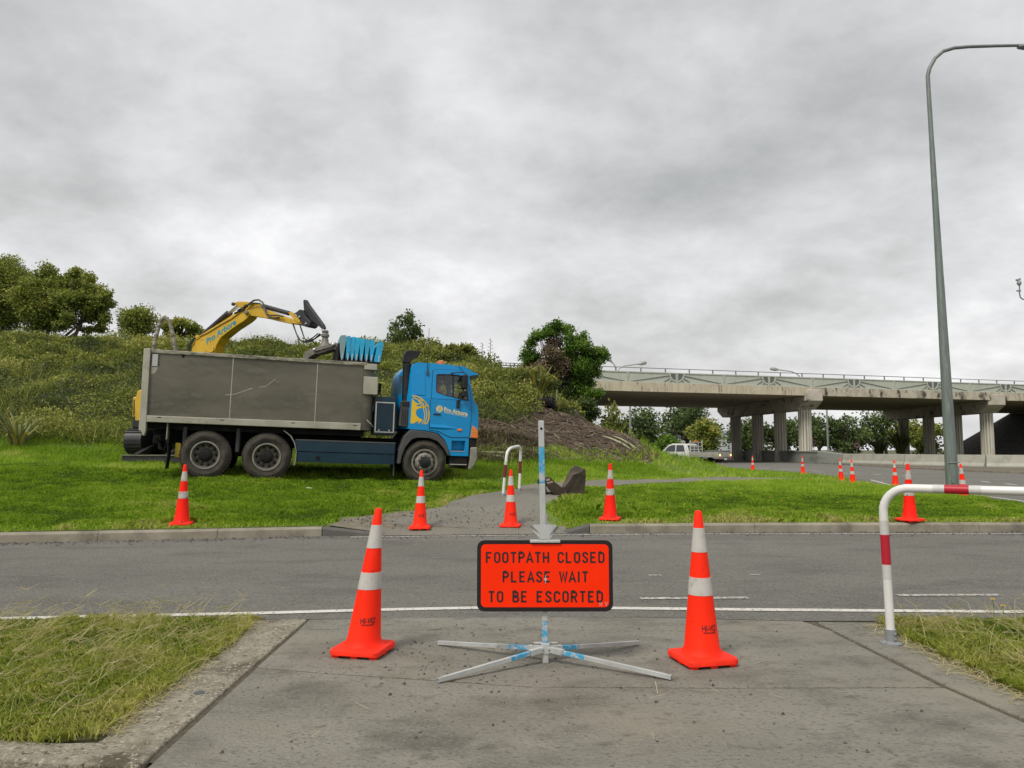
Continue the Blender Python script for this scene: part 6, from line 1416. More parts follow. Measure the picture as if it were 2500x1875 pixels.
gp = MB(); gp.prism([(ze(1690, 640)[0], ze(1690, 640)[1]), (ze(1690, 640)[0] + 0.5, ze(1690, 640)[1] - 0.2), (ze(1690, 640)[0] + 0.62, ze(1690, 640)[1] - 0.75), (ze(1690, 640)[0] + 0.5, ze(1690, 640)[1] - 0.75), (ze(1690, 640)[0] + 0.3, ze(1690, 640)[1] - 0.3), (ze(1690, 690)[0], ze(1690, 690)[1])], -0.1, 0.1); gp.build('grapple_claw', m_gr, exc, bevel=0.012)
# lettering on the boom
o0, o1 = Vector(ze(292, 632)), Vector(ze(612, 408)); dr = (o1 - o0); ln_ = dr.length; dr.normalize(); nr = Vector((-dr.y, dr.x))
wfit('lettering', 'Pro Arbore', 0, 0.0, ln_, 0.155, lambda x, y: (o0.x + dr.x * x + nr.x * y, -W - 0.004, o0.y + dr.y * x + nr.y * y), m_teal, bo_, bold=0.03, shear=0.25)
# body behind the bin, turned tracks, blade
hx = ze(100, 820)[0]
house = MB(); house.prism([(hx - 1.0, 0.95), (hx + 0.1, 0.95), (hx + 0.2, 1.25), (hx + 0.05, 1.75), (hx - 0.6, 1.8), (hx - 0.95, 1.75), (hx - 1.05, 1.45)], -0.95, 0.95); house.build('engine_housing', m_exy, exc, bevel=0.05)
kb = MB(); kb.slab([(hx - 1.0, 1.2), (hx + 0.05, 1.2), (hx + 0.1, 1.9), (hx - 0.15, 2.55), (hx - 1.0, 2.55)], [[(hx - 0.9, 1.75), (hx - 0.02, 1.75), (hx - 0.22, 2.45), (hx - 0.9, 2.45)]], 0.05, 0.92); kb.build('operator_cab', m_exk, exc, bevel=0.02)
EI = EM.inverted()
def trackshape(x0, x1, y0, y1, z0, z1):
    r_ = (z1 - z0) / 2; n = 10; P_ = []
    for k in range(n + 1): a = math.pi / 2 + math.pi * k / n; P_.append((y0 + r_ + r_ * math.cos(a), z0 + r_ + r_ * math.sin(a)))
    for k in range(n + 1): a = -math.pi / 2 + math.pi * k / n; P_.append((y1 - r_ + r_ * math.cos(a), z0 + r_ + r_ * math.sin(a)))
    return MB().prism(P_, x0, x1, fn=lambda a, x, b_: EI @ Vector((x, a, b_))), P_
for x0, x1 in ((-10.06, -9.6), (-8.55, -8.1)):
    b, P_ = trackshape(x0, x1, 19.95, 22.3, 1.19, 1.84); tk = b.build('track', m_exk, exc, bevel=0.02)
    lg = MB(); n = len(P_)
    for i in range(n):
        (ya, za), (yb, zb) = P_[i], P_[(i + 1) % n]; seg = max(1, int(math.hypot(yb - ya, zb - za) / 0.1))
        for k in range(seg):
            t = (k + 0.5) / seg; y_, z_ = ya + (yb - ya) * t, za + (zb - za) * t; d = Vector((0, yb - ya, zb - za)).normalized(); nrm = Vector((1, 0, 0)).cross(d)
            c0 = Vector(((x0 + x1) / 2, y_, z_)); xs_ = Vector((1, 0, 0))
            vs = [EI @ (c0 + xs_ * sx * (x1 - x0) * 0.49 + d * sd * 0.02 + nrm * sn * 0.022) for sn in (-1, 1) for sd in (-1, 1) for sx in (-1, 1)]
            lg.add(vs, [(0, 2, 3, 1), (4, 5, 7, 6), (0, 1, 5, 4), (2, 6, 7, 3), (0, 4, 6, 2), (1, 3, 7, 5)])
    lg.build('track_lugs', m_exk, tk)['kind'] = 'stuff'
def exw(b_): return b_
bb = MB(); bb.box(-9.82, -8.15, 19.45, 19.53, 0.98, 1.16, EI); bb.build('dozer_blade', m_exk, exc)
bb = MB(); bb.box(-9.82, -8.15, 19.42, 19.5, 1.135, 1.165, EI); bb.build('blade_edge', m_gr, exc)
bb = MB()
for x in (-9.5, -8.7): bb.bar(EI @ Vector((x, 19.5, 1.1)), EI @ Vector((x, 20.6, 1.4)), 0.12, 0.16)
bb.build('blade_arms', m_exk, exc)
bb = MB(); bb.lathe([(0.45, -0.25), (0.45, 0.1), (0, 0.1)], 20, EI @ Matrix.Translation((-9.05, 21.1, 1.85))); bb.box(-9.7, -8.4, 20.6, 21.8, 1.45, 1.75, EI); bb.build('undercarriage', m_exk, exc)
for nm, bx, m_ in (('side_panel', (-9.98, -9.74, 20.2, 20.9, 2.15, 2.68), m_exy), ('panel_stripe', (-9.95, -9.92, 20.185, 20.2, 2.2, 2.6), m_exk), ('counterweight', (-10.0, -9.6, 20.25, 21.2, 1.86, 2.16), m_exk)):
    b = MB(); b.box(*bx, EI); b.build(nm, m_, exc, bevel=0.03)

# ================================================================== UTE on the road
m_wpaint = mat('white_paint', (0.62, 0.63, 0.62), 0.35, coat=0.3, var=(0.55, 0.55, 0.53), scale=2); m_dglass = mat('tinted_glass', (0.03, 0.035, 0.04), 0.12, coat=0.4)
m_tray = mat('tray_alloy', (0.42, 0.41, 0.37), 0.5, 0.3, var=(0.33, 0.32, 0.28), scale=3); m_redl = mat('tail_lens', (0.35, 0.04, 0.02), 0.3); m_on = emitmat('lit_indicator', (1.0, 0.5, 0.12), 2.2)
ute_p = on_z(1722, 1140, 0.0)
u0 = at(1752, 1139, 54)
ute = empty('flat_deck_ute', (u0.x, u0.y, 0.0), R(138), 'white flat-deck ute with an amber light bar on the road by the bridge', 'ute')
# local x forward, rear of the tray at x = 0
b = MB(); b.slab([(1.75, 0.55), (1.75, 1.12), (1.95, 1.62), (2.1, 1.70), (3.1, 1.72), (3.45, 1.6), (3.95, 1.12), (4.7, 1.02), (5.0, 0.9), (5.05, 0.5), (4.75, 0.5), (4.55, 0.8), (4.15, 0.8), (3.95, 0.5)], [], -0.88, 0.88, fn=lambda x, y, z: (x, y * (1 - max(0, z - 1.1) * 0.25), z)); b.build('cab_body', m_wpaint, ute, bevel=0.05, seg=3, smooth=40)
for s_ in (-1, 1):
    for poly in ([(2.05, 1.14), (2.75, 1.14), (2.75, 1.60), (2.2, 1.6)], [(2.84, 1.14), (3.75, 1.14), (3.4, 1.5), (3.15, 1.6), (2.84, 1.61)]):
        MB().prism(poly, 0, 0.012, fn=lambda x, y, z: (x, s_ * (0.882 * (1 - max(0, z - 1.1) * 0.25) + y), z)).build('side_window', m_dglass, ute)
    MB().box(3.55, 3.68, s_ * 0.88 if s_ > 0 else -1.06, 1.06 if s_ > 0 else -0.88, 1.14, 1.27).build('wing_mirror', m_wpaint, ute, bevel=0.02)
MB().prism([(1.70, 1.18), (1.76, 1.18), (1.96, 1.58), (1.90, 1.58)], -0.68, 0.68).build('rear_window', m_dglass, ute)
MB().prism([(3.50, 1.57), (3.53, 1.58), (3.95, 1.15), (3.92, 1.14)], -0.7, 0.7).build('windscreen', m_dglass, ute)
tr_ = MB(); tr_.box(-0.6, 1.68, -0.95, 0.95, 0.78, 0.86); tr_.build('tray_floor', m_tray, ute)
MB().box(-0.6, -0.57, -0.95, 0.95, 0.86, 1.12).build('tail_board', m_tray, ute); 
for s_ in (-1, 1): MB().box(-0.57, 1.68, s_ * 0.95 - 0.015, s_ * 0.95 + 0.015, 0.86, 1.12).build('side_board', m_tray, ute)
hb_ = MB()
for y_ in (-0.85, -0.3, 0.3, 0.85): hb_.bar((1.62, y_, 0.86), (1.62, y_, 1.92 if abs(y_) > .5 else 1.8), 0.05, 0.05, up=(1, 0, 0))
for z_ in (1.3, 1.5, 1.8): hb_.bar((1.62, -0.85, z_), (1.62, 0.85, z_), 0.05, 0.04)
hb_.build('headboard', m_wpaint, ute)
MB().box(1.55, 1.72, -0.35, 0.25, 1.83, 1.90).build('light_bar', m_amber, ute, bevel=0.01)
MB().bar((-0.58, -0.94, 0.86), (-0.58, -0.94, 1.75), 0.04, 0.04, up=(1, 0, 0)).build('corner_stake', m_wpaint, ute)
for y_ in (-0.8, 0.8):
    MB().box(-0.63, -0.6, y_ - 0.13, y_ + 0.13, 0.66, 0.76).build('tail_lamp', m_redl, ute); MB().lathe([(0.06, 0), (0.06, 0.03), (0, 0.035)], 12, Matrix.Translation((-0.6, y_, 0.9)) @ Matrix.Rotation(R(-90), 4, 'Y')).build('indicator', m_on, ute)
MB().box(-0.63, -0.61, -0.18, 0.18, 0.58, 0.68).build('number_plate', m_white, ute)
MB().box(-0.3, 4.6, -0.35, 0.35, 0.4, 0.62).build('underbody', m_chassis, ute)
for x_ in (0.95, 4.35):
    for y_ in (-0.78, 0.78): MB().lathe([(0.2, -0.1), (0.34, -0.11), (0.365, -0.08), (0.365, 0.08), (0.34, 0.11), (0.2, 0.1)], 24, Matrix.Translation((x_, y_, 0.365)) @ Matrix.Rotation(R(90), 4, 'X')).build('wheel', m_tyre, ute, smooth=40)
# vehicles on the crest road and under the trees
def car(name, lab, cat, loc, rz, L_, H_, m_, roof=None):
    r_ = empty(name, loc, rz, lab, cat); W_ = 0.88
    if roof: prof = [(0, 0.35), (0, H_ - 0.12), (0.12, H_), (L_ * 0.74, H_), (L_ * 0.86, H_ * 0.56), (L_, H_ * 0.45), (L_, 0.35)]
    else: prof = [(0, 0.35), (0.02, H_ * 0.6), (0.5, H_ * 0.66), (1.0, H_ - 0.05), (1.3, H_), (2.4, H_), (2.75, H_ - 0.05), (3.3, H_ * 0.64), (L_, H_ * 0.55), (L_, 0.35)]
    MB().prism(prof, -W_, W_, fn=lambda x, y, z: (x, y * (1 - max(0, z - H_ * 0.6) * 0.22), z)).build('body', m_, r_, bevel=0.06, seg=3, smooth=40)
    for s_ in (-1, 1): MB().prism([(0.9, H_ * 0.66), (L_ * 0.74, H_ * 0.66), (L_ * 0.62, H_ * 0.93), (1.2, H_ * 0.93)], 0, 0.01, fn=lambda x, y, z: (x, s_ * (W_ * (1 - max(0, z - H_ * 0.6) * 0.22) + y), z)).build('side_window', m_dglass, r_)
    for x_ in (0.75, L_ - 0.8):
        for s_ in (-1, 1): MB().lathe([(0.18, -0.1), (0.32, -0.1), (0.32, 0.1), (0.18, 0.1)], 18, Matrix.Translation((x_, s_ * 0.8, 0.32)) @ Matrix.Rotation(R(90), 4, 'X')).build('wheel', m_tyre, r_)
    return r_
p = at(K(383), K(736), 52); car('van', 'white van whose roof shows over the crest left of the boom', 'van', (p.x - 0.3, p.y, p.z - 2.0), R(14), 5.0, 2.0, m_wpaint, True)
p = at(K(478), K(738), 50); car('car', 'red car whose roof shows over the crest right of the boom', 'car', (p.x - 2.2, p.y, p.z - 1.45), R(14), 4.2, 1.45, mat('car_red', (0.5, 0.02, 0.015), 0.3, coat=0.4))
p = at(K(1335), K(985), 104); car('car', 'dark car parked under the trees beyond the bridge', 'car', (p.x, p.y, 0.0), R(5), 4.6, 1.6, mat('car_navy', (0.012, 0.016, 0.03), 0.3, coat=0.4))
# far sheds
m_shed = mat('shed_wall', (0.42, 0.44, 0.45), 0.7); m_shedr = mat('shed_roof', (0.32, 0.36, 0.40), 0.6)
def shed(lab, u0, u1, v0, v1, Y, rf):
    a, c = at(K(u0), K(v1), Y), at(K(u1), K(v0), Y); r_ = empty('far_shed', ((a.x + c.x) / 2, Y, -0.2), 0, lab, 'building'); w_ = (c.x - a.x) / 2; h = c.z + 0.2
    MB().box(-w_, w_, 0, 14, 0, h - rf).build('wall', m_shed, r_); MB().prism([(-w_ - 0.4, h - rf), (w_ + 0.4, h - rf), (w_ * 0.6, h), (-w_ + 1, h - rf * 0.3)], -0.4, 14.4).build('roof', m_shedr, r_)
    MB().box(-w_ * 0.5, w_ * 0.1, -0.06, 0.0, 0, 3.5).build('door', m_shedr, r_)
shed('pale blue-grey shed roof seen left of the fluted columns', 1550, 1640, 925, 985, 175, 2.0)
shed('small pale shed glimpsed between the trees above the ute', 1480, 1512, 922, 985, 168, 1.2)

# ================================================================== CONES
m_cone = mat('cone_orange', (1.0, 0.024, 0.001), 0.6, var=(0.92, 0.02, 0.001), scale=5, spec=0.25, extra=[((0.6, 0.012, 0.004), 4, 0.58, 0.74), ((0.25, 0.012, 0.006), 11, 0.66, 0.74)])
m_cone_base = mat('cone_base_orange', (0.95, 0.032, 0.01), 0.7, spec=0.2, var=(0.78, 0.03, 0.012), scale=9, bump=0.2, extra=[((0.25, 0.03, 0.02), 6, 0.62, 0.75)])
m_cone_old = mat('cone_scuffed', (0.95, 0.014, 0.003), 0.6, spec=0.2, var=(0.8, 0.012, 0.003), scale=5, extra=[((0.05, 0.02, 0.015), 5, 0.58, 0.66)])
m_band = mat('cone_band', (0.52, 0.50, 0.47), 0.4, var=(0.44, 0.42, 0.39), scale=6, extra=[((0.38, 0.36, 0.33), 16, 0.55, 0.7), ((0.9, 0.025, 0.005), 9, 0.625, 0.635)])
m_band_old = mat('cone_band_worn', (0.46, 0.44, 0.40), 0.5, var=(0.34, 0.32, 0.29), scale=9, extra=[((0.75, 0.05, 0.02), 9, 0.56, 0.58), ((0.05, 0.045, 0.04), 14, 0.6, 0.64)])
m_ink = mat('black_ink', (0.012, 0.010, 0.010), 0.6)
CH = 0.92
def crad(z): # body radius at height z
    return 0.112 + (0.0215 - 0.112) * (z - 0.05) / (CH - 0.05)
def cone(loc, rz, tilt, lab, old=False, text=True):
    r_ = empty('traffic_cone', loc, rz, lab, 'cone', 'orange traffic cones'); bo, ba, bs = (m_cone_old, m_band_old, m_cone_base) if old else (m_cone, m_band, m_cone_base)
    sh = lambda p: Vector((p[0] + tilt[0] * max(0, p[2] - 0.05), p[1] + tilt[1] * max(0, p[2] - 0.05), p[2]))
    b = MB(); hw = 0.166; oc = []
    for sx, sy in ((1, 1), (-1, 1), (-1, -1), (1, -1)):
        a0 = math.atan2(sy, sx) - math.pi / 4
        for k in range(4): a = a0 + math.pi / 2 * k / 3; oc.append((sx * (hw - 0.04) + 0.04 * math.cos(a), sy * (hw - 0.04) + 0.04 * math.sin(a)))
    n = len(oc); L1 = [(x, y, 0.018) for x, y in oc]; L2 = [(x, y, 0.042) for x, y in oc]; L3 = [(x * 0.965, y * 0.965, 0.05) for x, y in oc]
    rin = [(0.135 * math.cos(math.atan2(y, x)), 0.135 * math.sin(math.atan2(y, x)), 0.054) for x, y in oc]
    b.add(L1 + L2 + L3 + rin, [tuple(range(n))[::-1]] + [(q * n + i, q * n + (i + 1) % n, (q + 1) * n + (i + 1) % n, (q + 1) * n + i) for q in range(3) for i in range(n)] + [tuple(range(3 * n, 4 * n))])
    base = b.build('base', bs, r_, smooth=40)
    ft = MB()
    for x in (-0.125, 0, 0.125):
        for y in (-0.13, 0.13): ft.box(x - 0.022, x + 0.022, y - 0.022, y + 0.022, 0, 0.02)
    for x in (-0.13, 0.13): ft.box(x - 0.022, x + 0.022, -0.022, 0.022, 0, 0.02)
    ft.build('feet', bs, base)['kind'] = 'stuff'
    b = MB(); prof = [(0.145, 0.05), (0.128, 0.056), (0.118, 0.075)] + [(crad(z), z) for z in (0.1, 0.3, 0.5, 0.7, CH - 0.012)] + [(0.018, CH - 0.002), (0.012, CH), (0.0, CH - 0.003)]
    b.lathe(prof, 40); b.v = [tuple(sh(p)) for p in b.v]; body_ = b.build('body', bo, r_, smooth=50)
    for z0, z1 in ((CH - 0.122 * 0.87, CH - 0.29 * 0.87), (CH - 0.465 * 0.87, CH - 0.587 * 0.87)):
        b = MB(); b.lathe([(crad(z0) + 0.0003, z0), (crad(z0) + 0.0022, z0), (crad(z1) + 0.0022, z1), (crad(z1) + 0.0003, z1)], 40); b.v = [tuple(sh(p)) for p in b.v]; b.build('band', ba, r_, smooth=40)
    if text:
        for s_, hgt, zz, w_ in (('HI-VIZ', 0.033, 0.205, 0.10), ('TRAFFIC MANAGEMENT', 0.010, 0.190, 0.088)):
            ang = -math.pi / 2 - rz + 0.32
            def wrap(x, z): 
                r2 = crad(z) + 0.0012; a = ang + x / r2; return sh((r2 * math.cos(a), r2 * math.sin(a), z))
            wfit('lettering', s_, -w_ / 2, zz, w_ / 2, hgt, wrap, m_ink, body_, bold=0.02)
    return r_
cone((-0.955, 5.06, 0), R(-12), (0.105, 0.0), 'orange traffic cone left of the footpath sign, leaning right')
cone((1.168, 4.85, 0), R(14), (-0.008, 0.0), 'orange traffic cone right of the footpath sign, upright')
def far_cone(x, y, lab, old, rz, tilt=(0, 0), text=True, zo=0.0):
    P_ = on_ground(K(x), K(y)); z_ = P_.z if zo is None else zo; P_ = on_z(K(x), K(y), z_); cone((P_.x, P_.y, z_), R(rz), tilt, lab, old, text)
far_cone(392, 1135, 'scuffed traffic cone on the kerb in front of the rear truck wheel', True, 12, (0.025, 0), False, 0.15)
far_cone(907, 1143, 'traffic cone on the far path mouth in front of the front truck wheel', False, 5, (0.02, 0), True, 0.055)
far_cone(1103, 1139, 'traffic cone on the far path mouth beside the hoop rail', False, -8, (0.005, 0), True, 0.055)
far_cone(1318, 1124, 'scuffed traffic cone on the grass behind the footpath sign', True, -14, (0.015, 0), False, 0.15)
far_cone(1966, 1126, 'scuffed traffic cone on the grass behind the near white rail', True, 20, (0.0, 0), False, 0.15)
def road_cone(u, vt, vb, z, lab, tilt=(0, 0), old=False):   # top and base heights fix the distance
    P_ = on_z(u, vb, z); cone((P_.x, P_.y, z), R(10), tilt, lab, old, False)
for x, y, lab, tl in [(120, 955, 'small far cone on the road left of the other road cones', (0, 0)), (508, 972, 'far cone on the road in front of the columns', (-0.03, 0)), (805, 1032, 'left cone of the pair on the road edge', (-0.06, 0)), (893, 1062, 'right cone of the pair on the road edge', (-0.03, 0)), (1222, 1075, 'cone on the road edge left of the scuffed cone and rail', (-0.02, 0)), (1752, 1175, 'leaning cone beside the street lamp foot', (-0.07, 0))]:
    u, v = z4(x, y); road_cone(u, None, v, 0.02, lab, tl)

# ================================================================== SIGN
m_fluoro = mat('sign_orange', (1.0, 0.03, 0.0), 0.6, spec=0.15, var=(0.95, 0.026, 0.0), scale=6, extra=[((0.7, 0.02, 0.005), 30, 0.66, 0.74)]); m_signblk = mat('sign_border_black', (0.012, 0.006, 0.008), 0.4)
m_gtube = mat('galvanised_tube', (0.54, 0.56, 0.55), 0.5, 0.3, var=(0.42, 0.44, 0.43), scale=7, stretch=(1, 1, 0.5), extra=[((0.22, 0.23, 0.23), 14, 0.63, 0.72)])
m_btube = mat('blue_sprayed_tube', (0.03, 0.27, 0.50), 0.6, var=(0.06, 0.36, 0.58), scale=12, extra=[((0.42, 0.45, 0.46), 16, 0.49, 0.6)])
SX, SY = 0.205, 4.83
sgn = empty('footpath_sign', (SX, SY, 0), 0, 'orange footpath closed sign on a folding cross-legged metal stand', 'sign')
SP = 4.79
def sp_(u, v): q = at(u, v, SP); return (q.x - SX, q.z)
x0, z1 = sp_(1165, 1319); x1, z0 = sp_(1497, 1493)
def rrect(x0, x1, z0, z1, r_, n=6):
    o = []
    for cx_, cz_, a0 in ((x1 - r_, z1 - r_, 0), (x0 + r_, z1 - r_, 90), (x0 + r_, z0 + r_, 180), (x1 - r_, z0 + r_, 270)):
        for k in range(n + 1): a = R(a0 + 90 * k / n); o.append((cx_ + r_ * math.cos(a), cz_ + r_ * math.sin(a)))
    return o
yS = SP - SY
pn = MB(); pn.prism(rrect(x0, x1, z0, z1, 0.045), yS, yS + 0.012); plate = pn.build('sign_panel', m_signblk, sgn)
pn = MB(); pn.prism(rrect(x0 + 0.024, x1 - 0.024, z0 + 0.026, z1 - 0.024, 0.028), yS - 0.0012, yS); pn.build('orange_face', m_fluoro, plate)
# stroke letters
def arc_(cx_, cz_, rx, rz, a0, a1, n=8): return [(cx_ + rx * math.cos(R(a0 + (a1 - a0) * k / n)), cz_ + rz * math.sin(R(a0 + (a1 - a0) * k / n))) for k in range(n + 1)]
GW = 0.56
def O_(): return [arc_(.28, .74, .22, .20, 0, 180) + arc_(.28, .26, .22, .20, 180, 360) + [(.50, .74)]]
GL_ = {'F': [[(.06, 0), (.06, .94), (.50, .94)], [(.06, .50), (.42, .50)]], 'O': O_(), 'T': [[(.02, .94), (.54, .94)], [(.28, .94), (.28, 0)]],
 'P': [[(.06, 0), (.06, .94), (.30, .94)] + arc_(.30, .71, .20, .23, 90, -90) + [(.06, .48)]], 'A': [[(.0, 0), (.28, .97), (.56, 0)], [(.10, .30), (.46, .30)]],
 'H': [[(.06, 0), (.06, 1)], [(.50, 0), (.50, 1)], [(.06, .5), (.50, .5)]], 'C': [[(.50, .70)] + arc_(.28, .74, .22, .20, 0, 180) + arc_(.28, .26, .22, .20, 180, 360) + [(.50, .30)]],
 'L': [[(.06, 1), (.06, .06), (.50, .06)]], 'S': [[(.49, .72)] + arc_(.28, .75, .21, .19, 10, 180) + [(.09, .68), (.46, .36)] + [(.49, .28)] + arc_(.28, .25, .21, .19, 0, -170) + [(.07, .28)]],
 'E': [[(.50, .94), (.06, .94), (.06, .06), (.50, .06)], [(.06, .52), (.42, .52)]], 'D': [[(.06, .06), (.06, .94), (.26, .94)] + arc_(.26, .70, .24, .24, 90, 0) + arc_(.26, .30, .24, .24, 0, -90) + [(.06, .06)]],
 'W': [[(.0, 1), (.17, .04), (.34, .9), (.51, .04), (.68, 1)]], 'I': [[(.10, 0), (.10, 1)]], 'B': [[(.06, .06), (.06, .94), (.28, .94)] + arc_(.28, .735, .19, .205, 90, -90) + [(.06, .53)], [(.06, .53), (.30, .53)] + arc_(.30, .295, .21, .235, 90, -90) + [(.06, .06)]],
 'R': [[(.06, 0), (.06, .94), (.30, .94)] + arc_(.30, .71, .20, .23, 90, -90) + [(.06, .48)], [(.28, .48), (.52, 0)]], 'V': [[(0, 1), (.25, .03), (.5, 1)]]}
GWD = {'I': .20, 'W': .68, 'A': .56, 'V': .5}
def stroke_line(text, xa, xb, zb, hgt, y, m_, parent, w_=0.168, gap=None):
    nat = 0; adv = []
    for ch in text: wdt = 0.42 if ch == ' ' else GWD.get(ch, GW); adv.append(wdt); nat += wdt
    sc_ = hgt * 0.62 / 0.62; n_g = len(text) - 1; gap = ((xb - xa) / hgt - nat * 1.0) / n_g
    b = MB(); x = xa; lay = 0
    for ch, wdt in zip(text, adv):
        if ch != ' ':
            for pl in GL_[ch]:
                P_ = [Vector((x + px * hgt, zb + pz * hgt)) for px, pz in pl]; hw = w_ * hgt / 2; Lp, Rp = [], []
                for i, p in enumerate(P_):
                    d0 = (p - P_[i - 1]).normalized() if i > 0 else None; d1 = (P_[i + 1] - p).normalized() if i < len(P_) - 1 else None
                    if d0 is None: n_ = Vector((-d1.y, d1.x)); k = 1
                    elif d1 is None: n_ = Vector((-d0.y, d0.x)); k = 1
                    else:
                        n_ = Vector((-d0.y - d1.y, d0.x + d1.x)); n_ = n_.normalized() if n_.length > 1e-6 else Vector((-d1.y, d1.x)); k = min(2.2, 1 / max(0.3, n_.dot(Vector((-d1.y, d1.x)))))
                    Lp.append(p + n_ * hw * k); Rp.append(p - n_ * hw * k)
                lay += 1; yy_ = y - 0.0004 * (lay % 3)
                vs = [(q.x, yy_, q.y) for q in Lp] + [(q.x, yy_, q.y) for q in Rp]; n = len(Lp)
                b.add(vs, [(i, i + 1, n + i + 1, n + i) for i in range(n - 1)])
        x += (wdt + gap) * hgt
    return b.build('lettering', m_, parent, recalc=False)
def z6(x, y): return (1120 + x * 0.42194, 1000 + y * 0.42194)
for text, xa, xb, yb, yt in (('FOOTPATH CLOSED', 158, 842, 886, 824), ('PLEASE WAIT', 255, 748, 998, 936), ('TO BE ESCORTED', 172, 833, 1114, 1050)):
    a_, zb = sp_(*z6(xa, yb)); c_, zt = sp_(*z6(xb, yt)); stroke_line(text, a_, c_, zb, zt - zb, yS - 0.0022, m_ink, plate)
m_scrat = mat('scratched_grey', (0.5, 0.42, 0.36), 0.6)
for text, xa, xb, yb, yt in (('HV', 815, 860, 1138, 1113),):
    a_, zb = sp_(*z6(xa, yb)); c_, zt = sp_(*z6(xb, yt)); stroke_line(text, a_, c_, zb, zt - zb, yS - 0.0026, m_scrat, plate, w_=0.1)
a_ = sp_(*z6(502, 982)); sc_ = MB(); sc_.bar((a_[0], yS - 0.003, a_[1] - 0.024), (a_[0] + 0.001, yS - 0.003, a_[1] + 0.026), 0.004, 0.006, up=(0, 1, 0)); sc_.lathe([(0.008, 0), (0.009, 0.004), (0.0, 0.006)], 8, Matrix.Translation((a_[0], yS - 0.001, a_[1])) @ Matrix.Rotation(R(90), 4, 'X')); sc_.build('rivet', m_gtube, plate)
# mast
def post(za, zb, m_, nm):
    lx = lambda z: -0.0155 * z
    MB().bar((lx(za), 0, za), (lx(zb), 0, zb), 0.036, 0.036, up=(0, 1, 0)).build(nm, m_, sgn, bevel=0.004)
zt = at(1326, 1027, SY).z; zbl0, zbl1 = at(1330, 1180, SY).z, at(1330, 1092, SY).z
post(0.25, zbl0, m_gtube, 'mast'); post(zbl0, zbl1, m_btube, 'mast_blue'); post(zbl1, zt, m_gtube, 'mast_top'); post(0.10, 0.25, m_btube, 'mast_blue')
post(0.0, 0.10, m_gtube, 'mast_foot')
hole = MB(); hole.lathe([(0.008, 0), (0.008, 0.002)], 10, Matrix.Translation((-0.0155 * (zt - 0.05), -0.0185, zt - 0.05)) @ Matrix.Rotation(R(90), 4, 'X')); hole.build('pin_hole', m_chassis, sgn)
# clamp above the panel
def zc8(x, y): return (1200 + x * 0.15674, 1080 + y * 0.15674)
cl_ = MB(); q = [sp_(*zc8(x, y)) for x, y in [(655, 1278), (995, 1278), (1015, 1300), (905, 1430), (905, 1508), (775, 1508), (770, 1430), (640, 1300)]]; cl_.prism(q, yS - 0.012, yS - 0.008); cl_.build('clamp_plate', m_gtube, sgn)
for pts in ([(640, 1300), (590, 1335), (735, 1510), (775, 1508), (770, 1430)], [(1015, 1300), (1055, 1340), (935, 1480), (905, 1508), (905, 1430)]):
    q = [sp_(*zc8(x, y)) for x, y in pts]; b = MB(); nq = len(q); b.add([(x, yS - 0.010 + (0.03 if i in (1, 2, 3) and len(pts) == 5 and pts[i] not in ((775, 1508), (905, 1508)) else 0), z) for i, (x, z) in enumerate(q)], [tuple(range(nq))]); b.build('clamp_wing', m_gtube, sgn, recalc=False)
q0, q1 = sp_(*zc8(600, 1518)), sp_(*zc8(1070, 1560)); MB().box(q0[0], q1[0], yS - 0.016, yS + 0.02, q1[1], q0[1]).build('clamp_channel', m_gtube, sgn, bevel=0.003)
# legs
hubz = 0.085
ends = [(-0.415, 4.41), (0.90, 4.465), (-0.49, 5.25), (0.845, 5.25)]
for ex_, ey_ in ends:
    d = Vector((ex_ - SX, ey_ - SY, 0.018 - hubz)); h0 = Vector((0, 0, hubz)); dn = d.normalized()
    leg = MB(); 
    u_ = Vector((0, 0, 1)); s1 = dn.cross(u_).normalized(); u2 = s1.cross(dn); hw, t = 0.0112, 0.0025
    a0, a1 = h0 + dn * 0.26, h0 + d
    def ring_(c, r_): return [c + s1 * sx * r_ + u2 * sy * r_ for sx, sy in ((-1, -1), (1, -1), (1, 1), (-1, 1))]
    vs = ring_(a0, hw) + ring_(a1, hw) + ring_(a0, hw - t) + ring_(a1, hw - t)
    fs = [(i, (i + 1) % 4, 4 + (i + 1) % 4, 4 + i) for i in range(4)] + [(8 + i, 12 + i, 12 + (i + 1) % 4, 8 + (i + 1) % 4) for i in range(4)] + [(4 + i, 4 + (i + 1) % 4, 12 + (i + 1) % 4, 12 + i) for i in range(4)]
    leg.add(vs, fs); lo_ = leg.build('leg', m_gtube, sgn)
    b = MB(); b.add(ring_(h0 + dn * 0.10, hw) + ring_(a0, hw), [(i, (i + 1) % 4, 4 + (i + 1) % 4, 4 + i) for i in range(4)]); b.build('leg_paint', m_btube, lo_)
    b = MB(); b.add(ring_(h0 + dn * 0.01, 0.0155) + ring_(h0 + dn * 0.12, 0.0155), [(i, (i + 1) % 4, 4 + (i + 1) % 4, 4 + i) for i in range(4)]); b.build('leg_socket', m_gtube, lo_)
MB().box(-0.024, 0.024, -0.024, 0.024, 0.055, 0.12).build('hub', m_gtube, sgn, bevel=0.004)
bt = MB()
for s_ in (-1, 1): bt.lathe([(0.007, 0), (0.007, 0.006), (0.0, 0.009)], 8, Matrix.Translation((s_ * 0.02, -0.03, 0.088)) @ Matrix.Rotation(R(90), 4, 'X'))
bt.build('hub_bolts', m_rod, sgn); MB().tube([(-0.075, 0.03, 0.098), (-0.075, 0.03, 0.112), (0.075, 0.03, 0.112), (0.075, 0.03, 0.1)], 0.006, 6).build('locking_pin', m_rod, sgn)

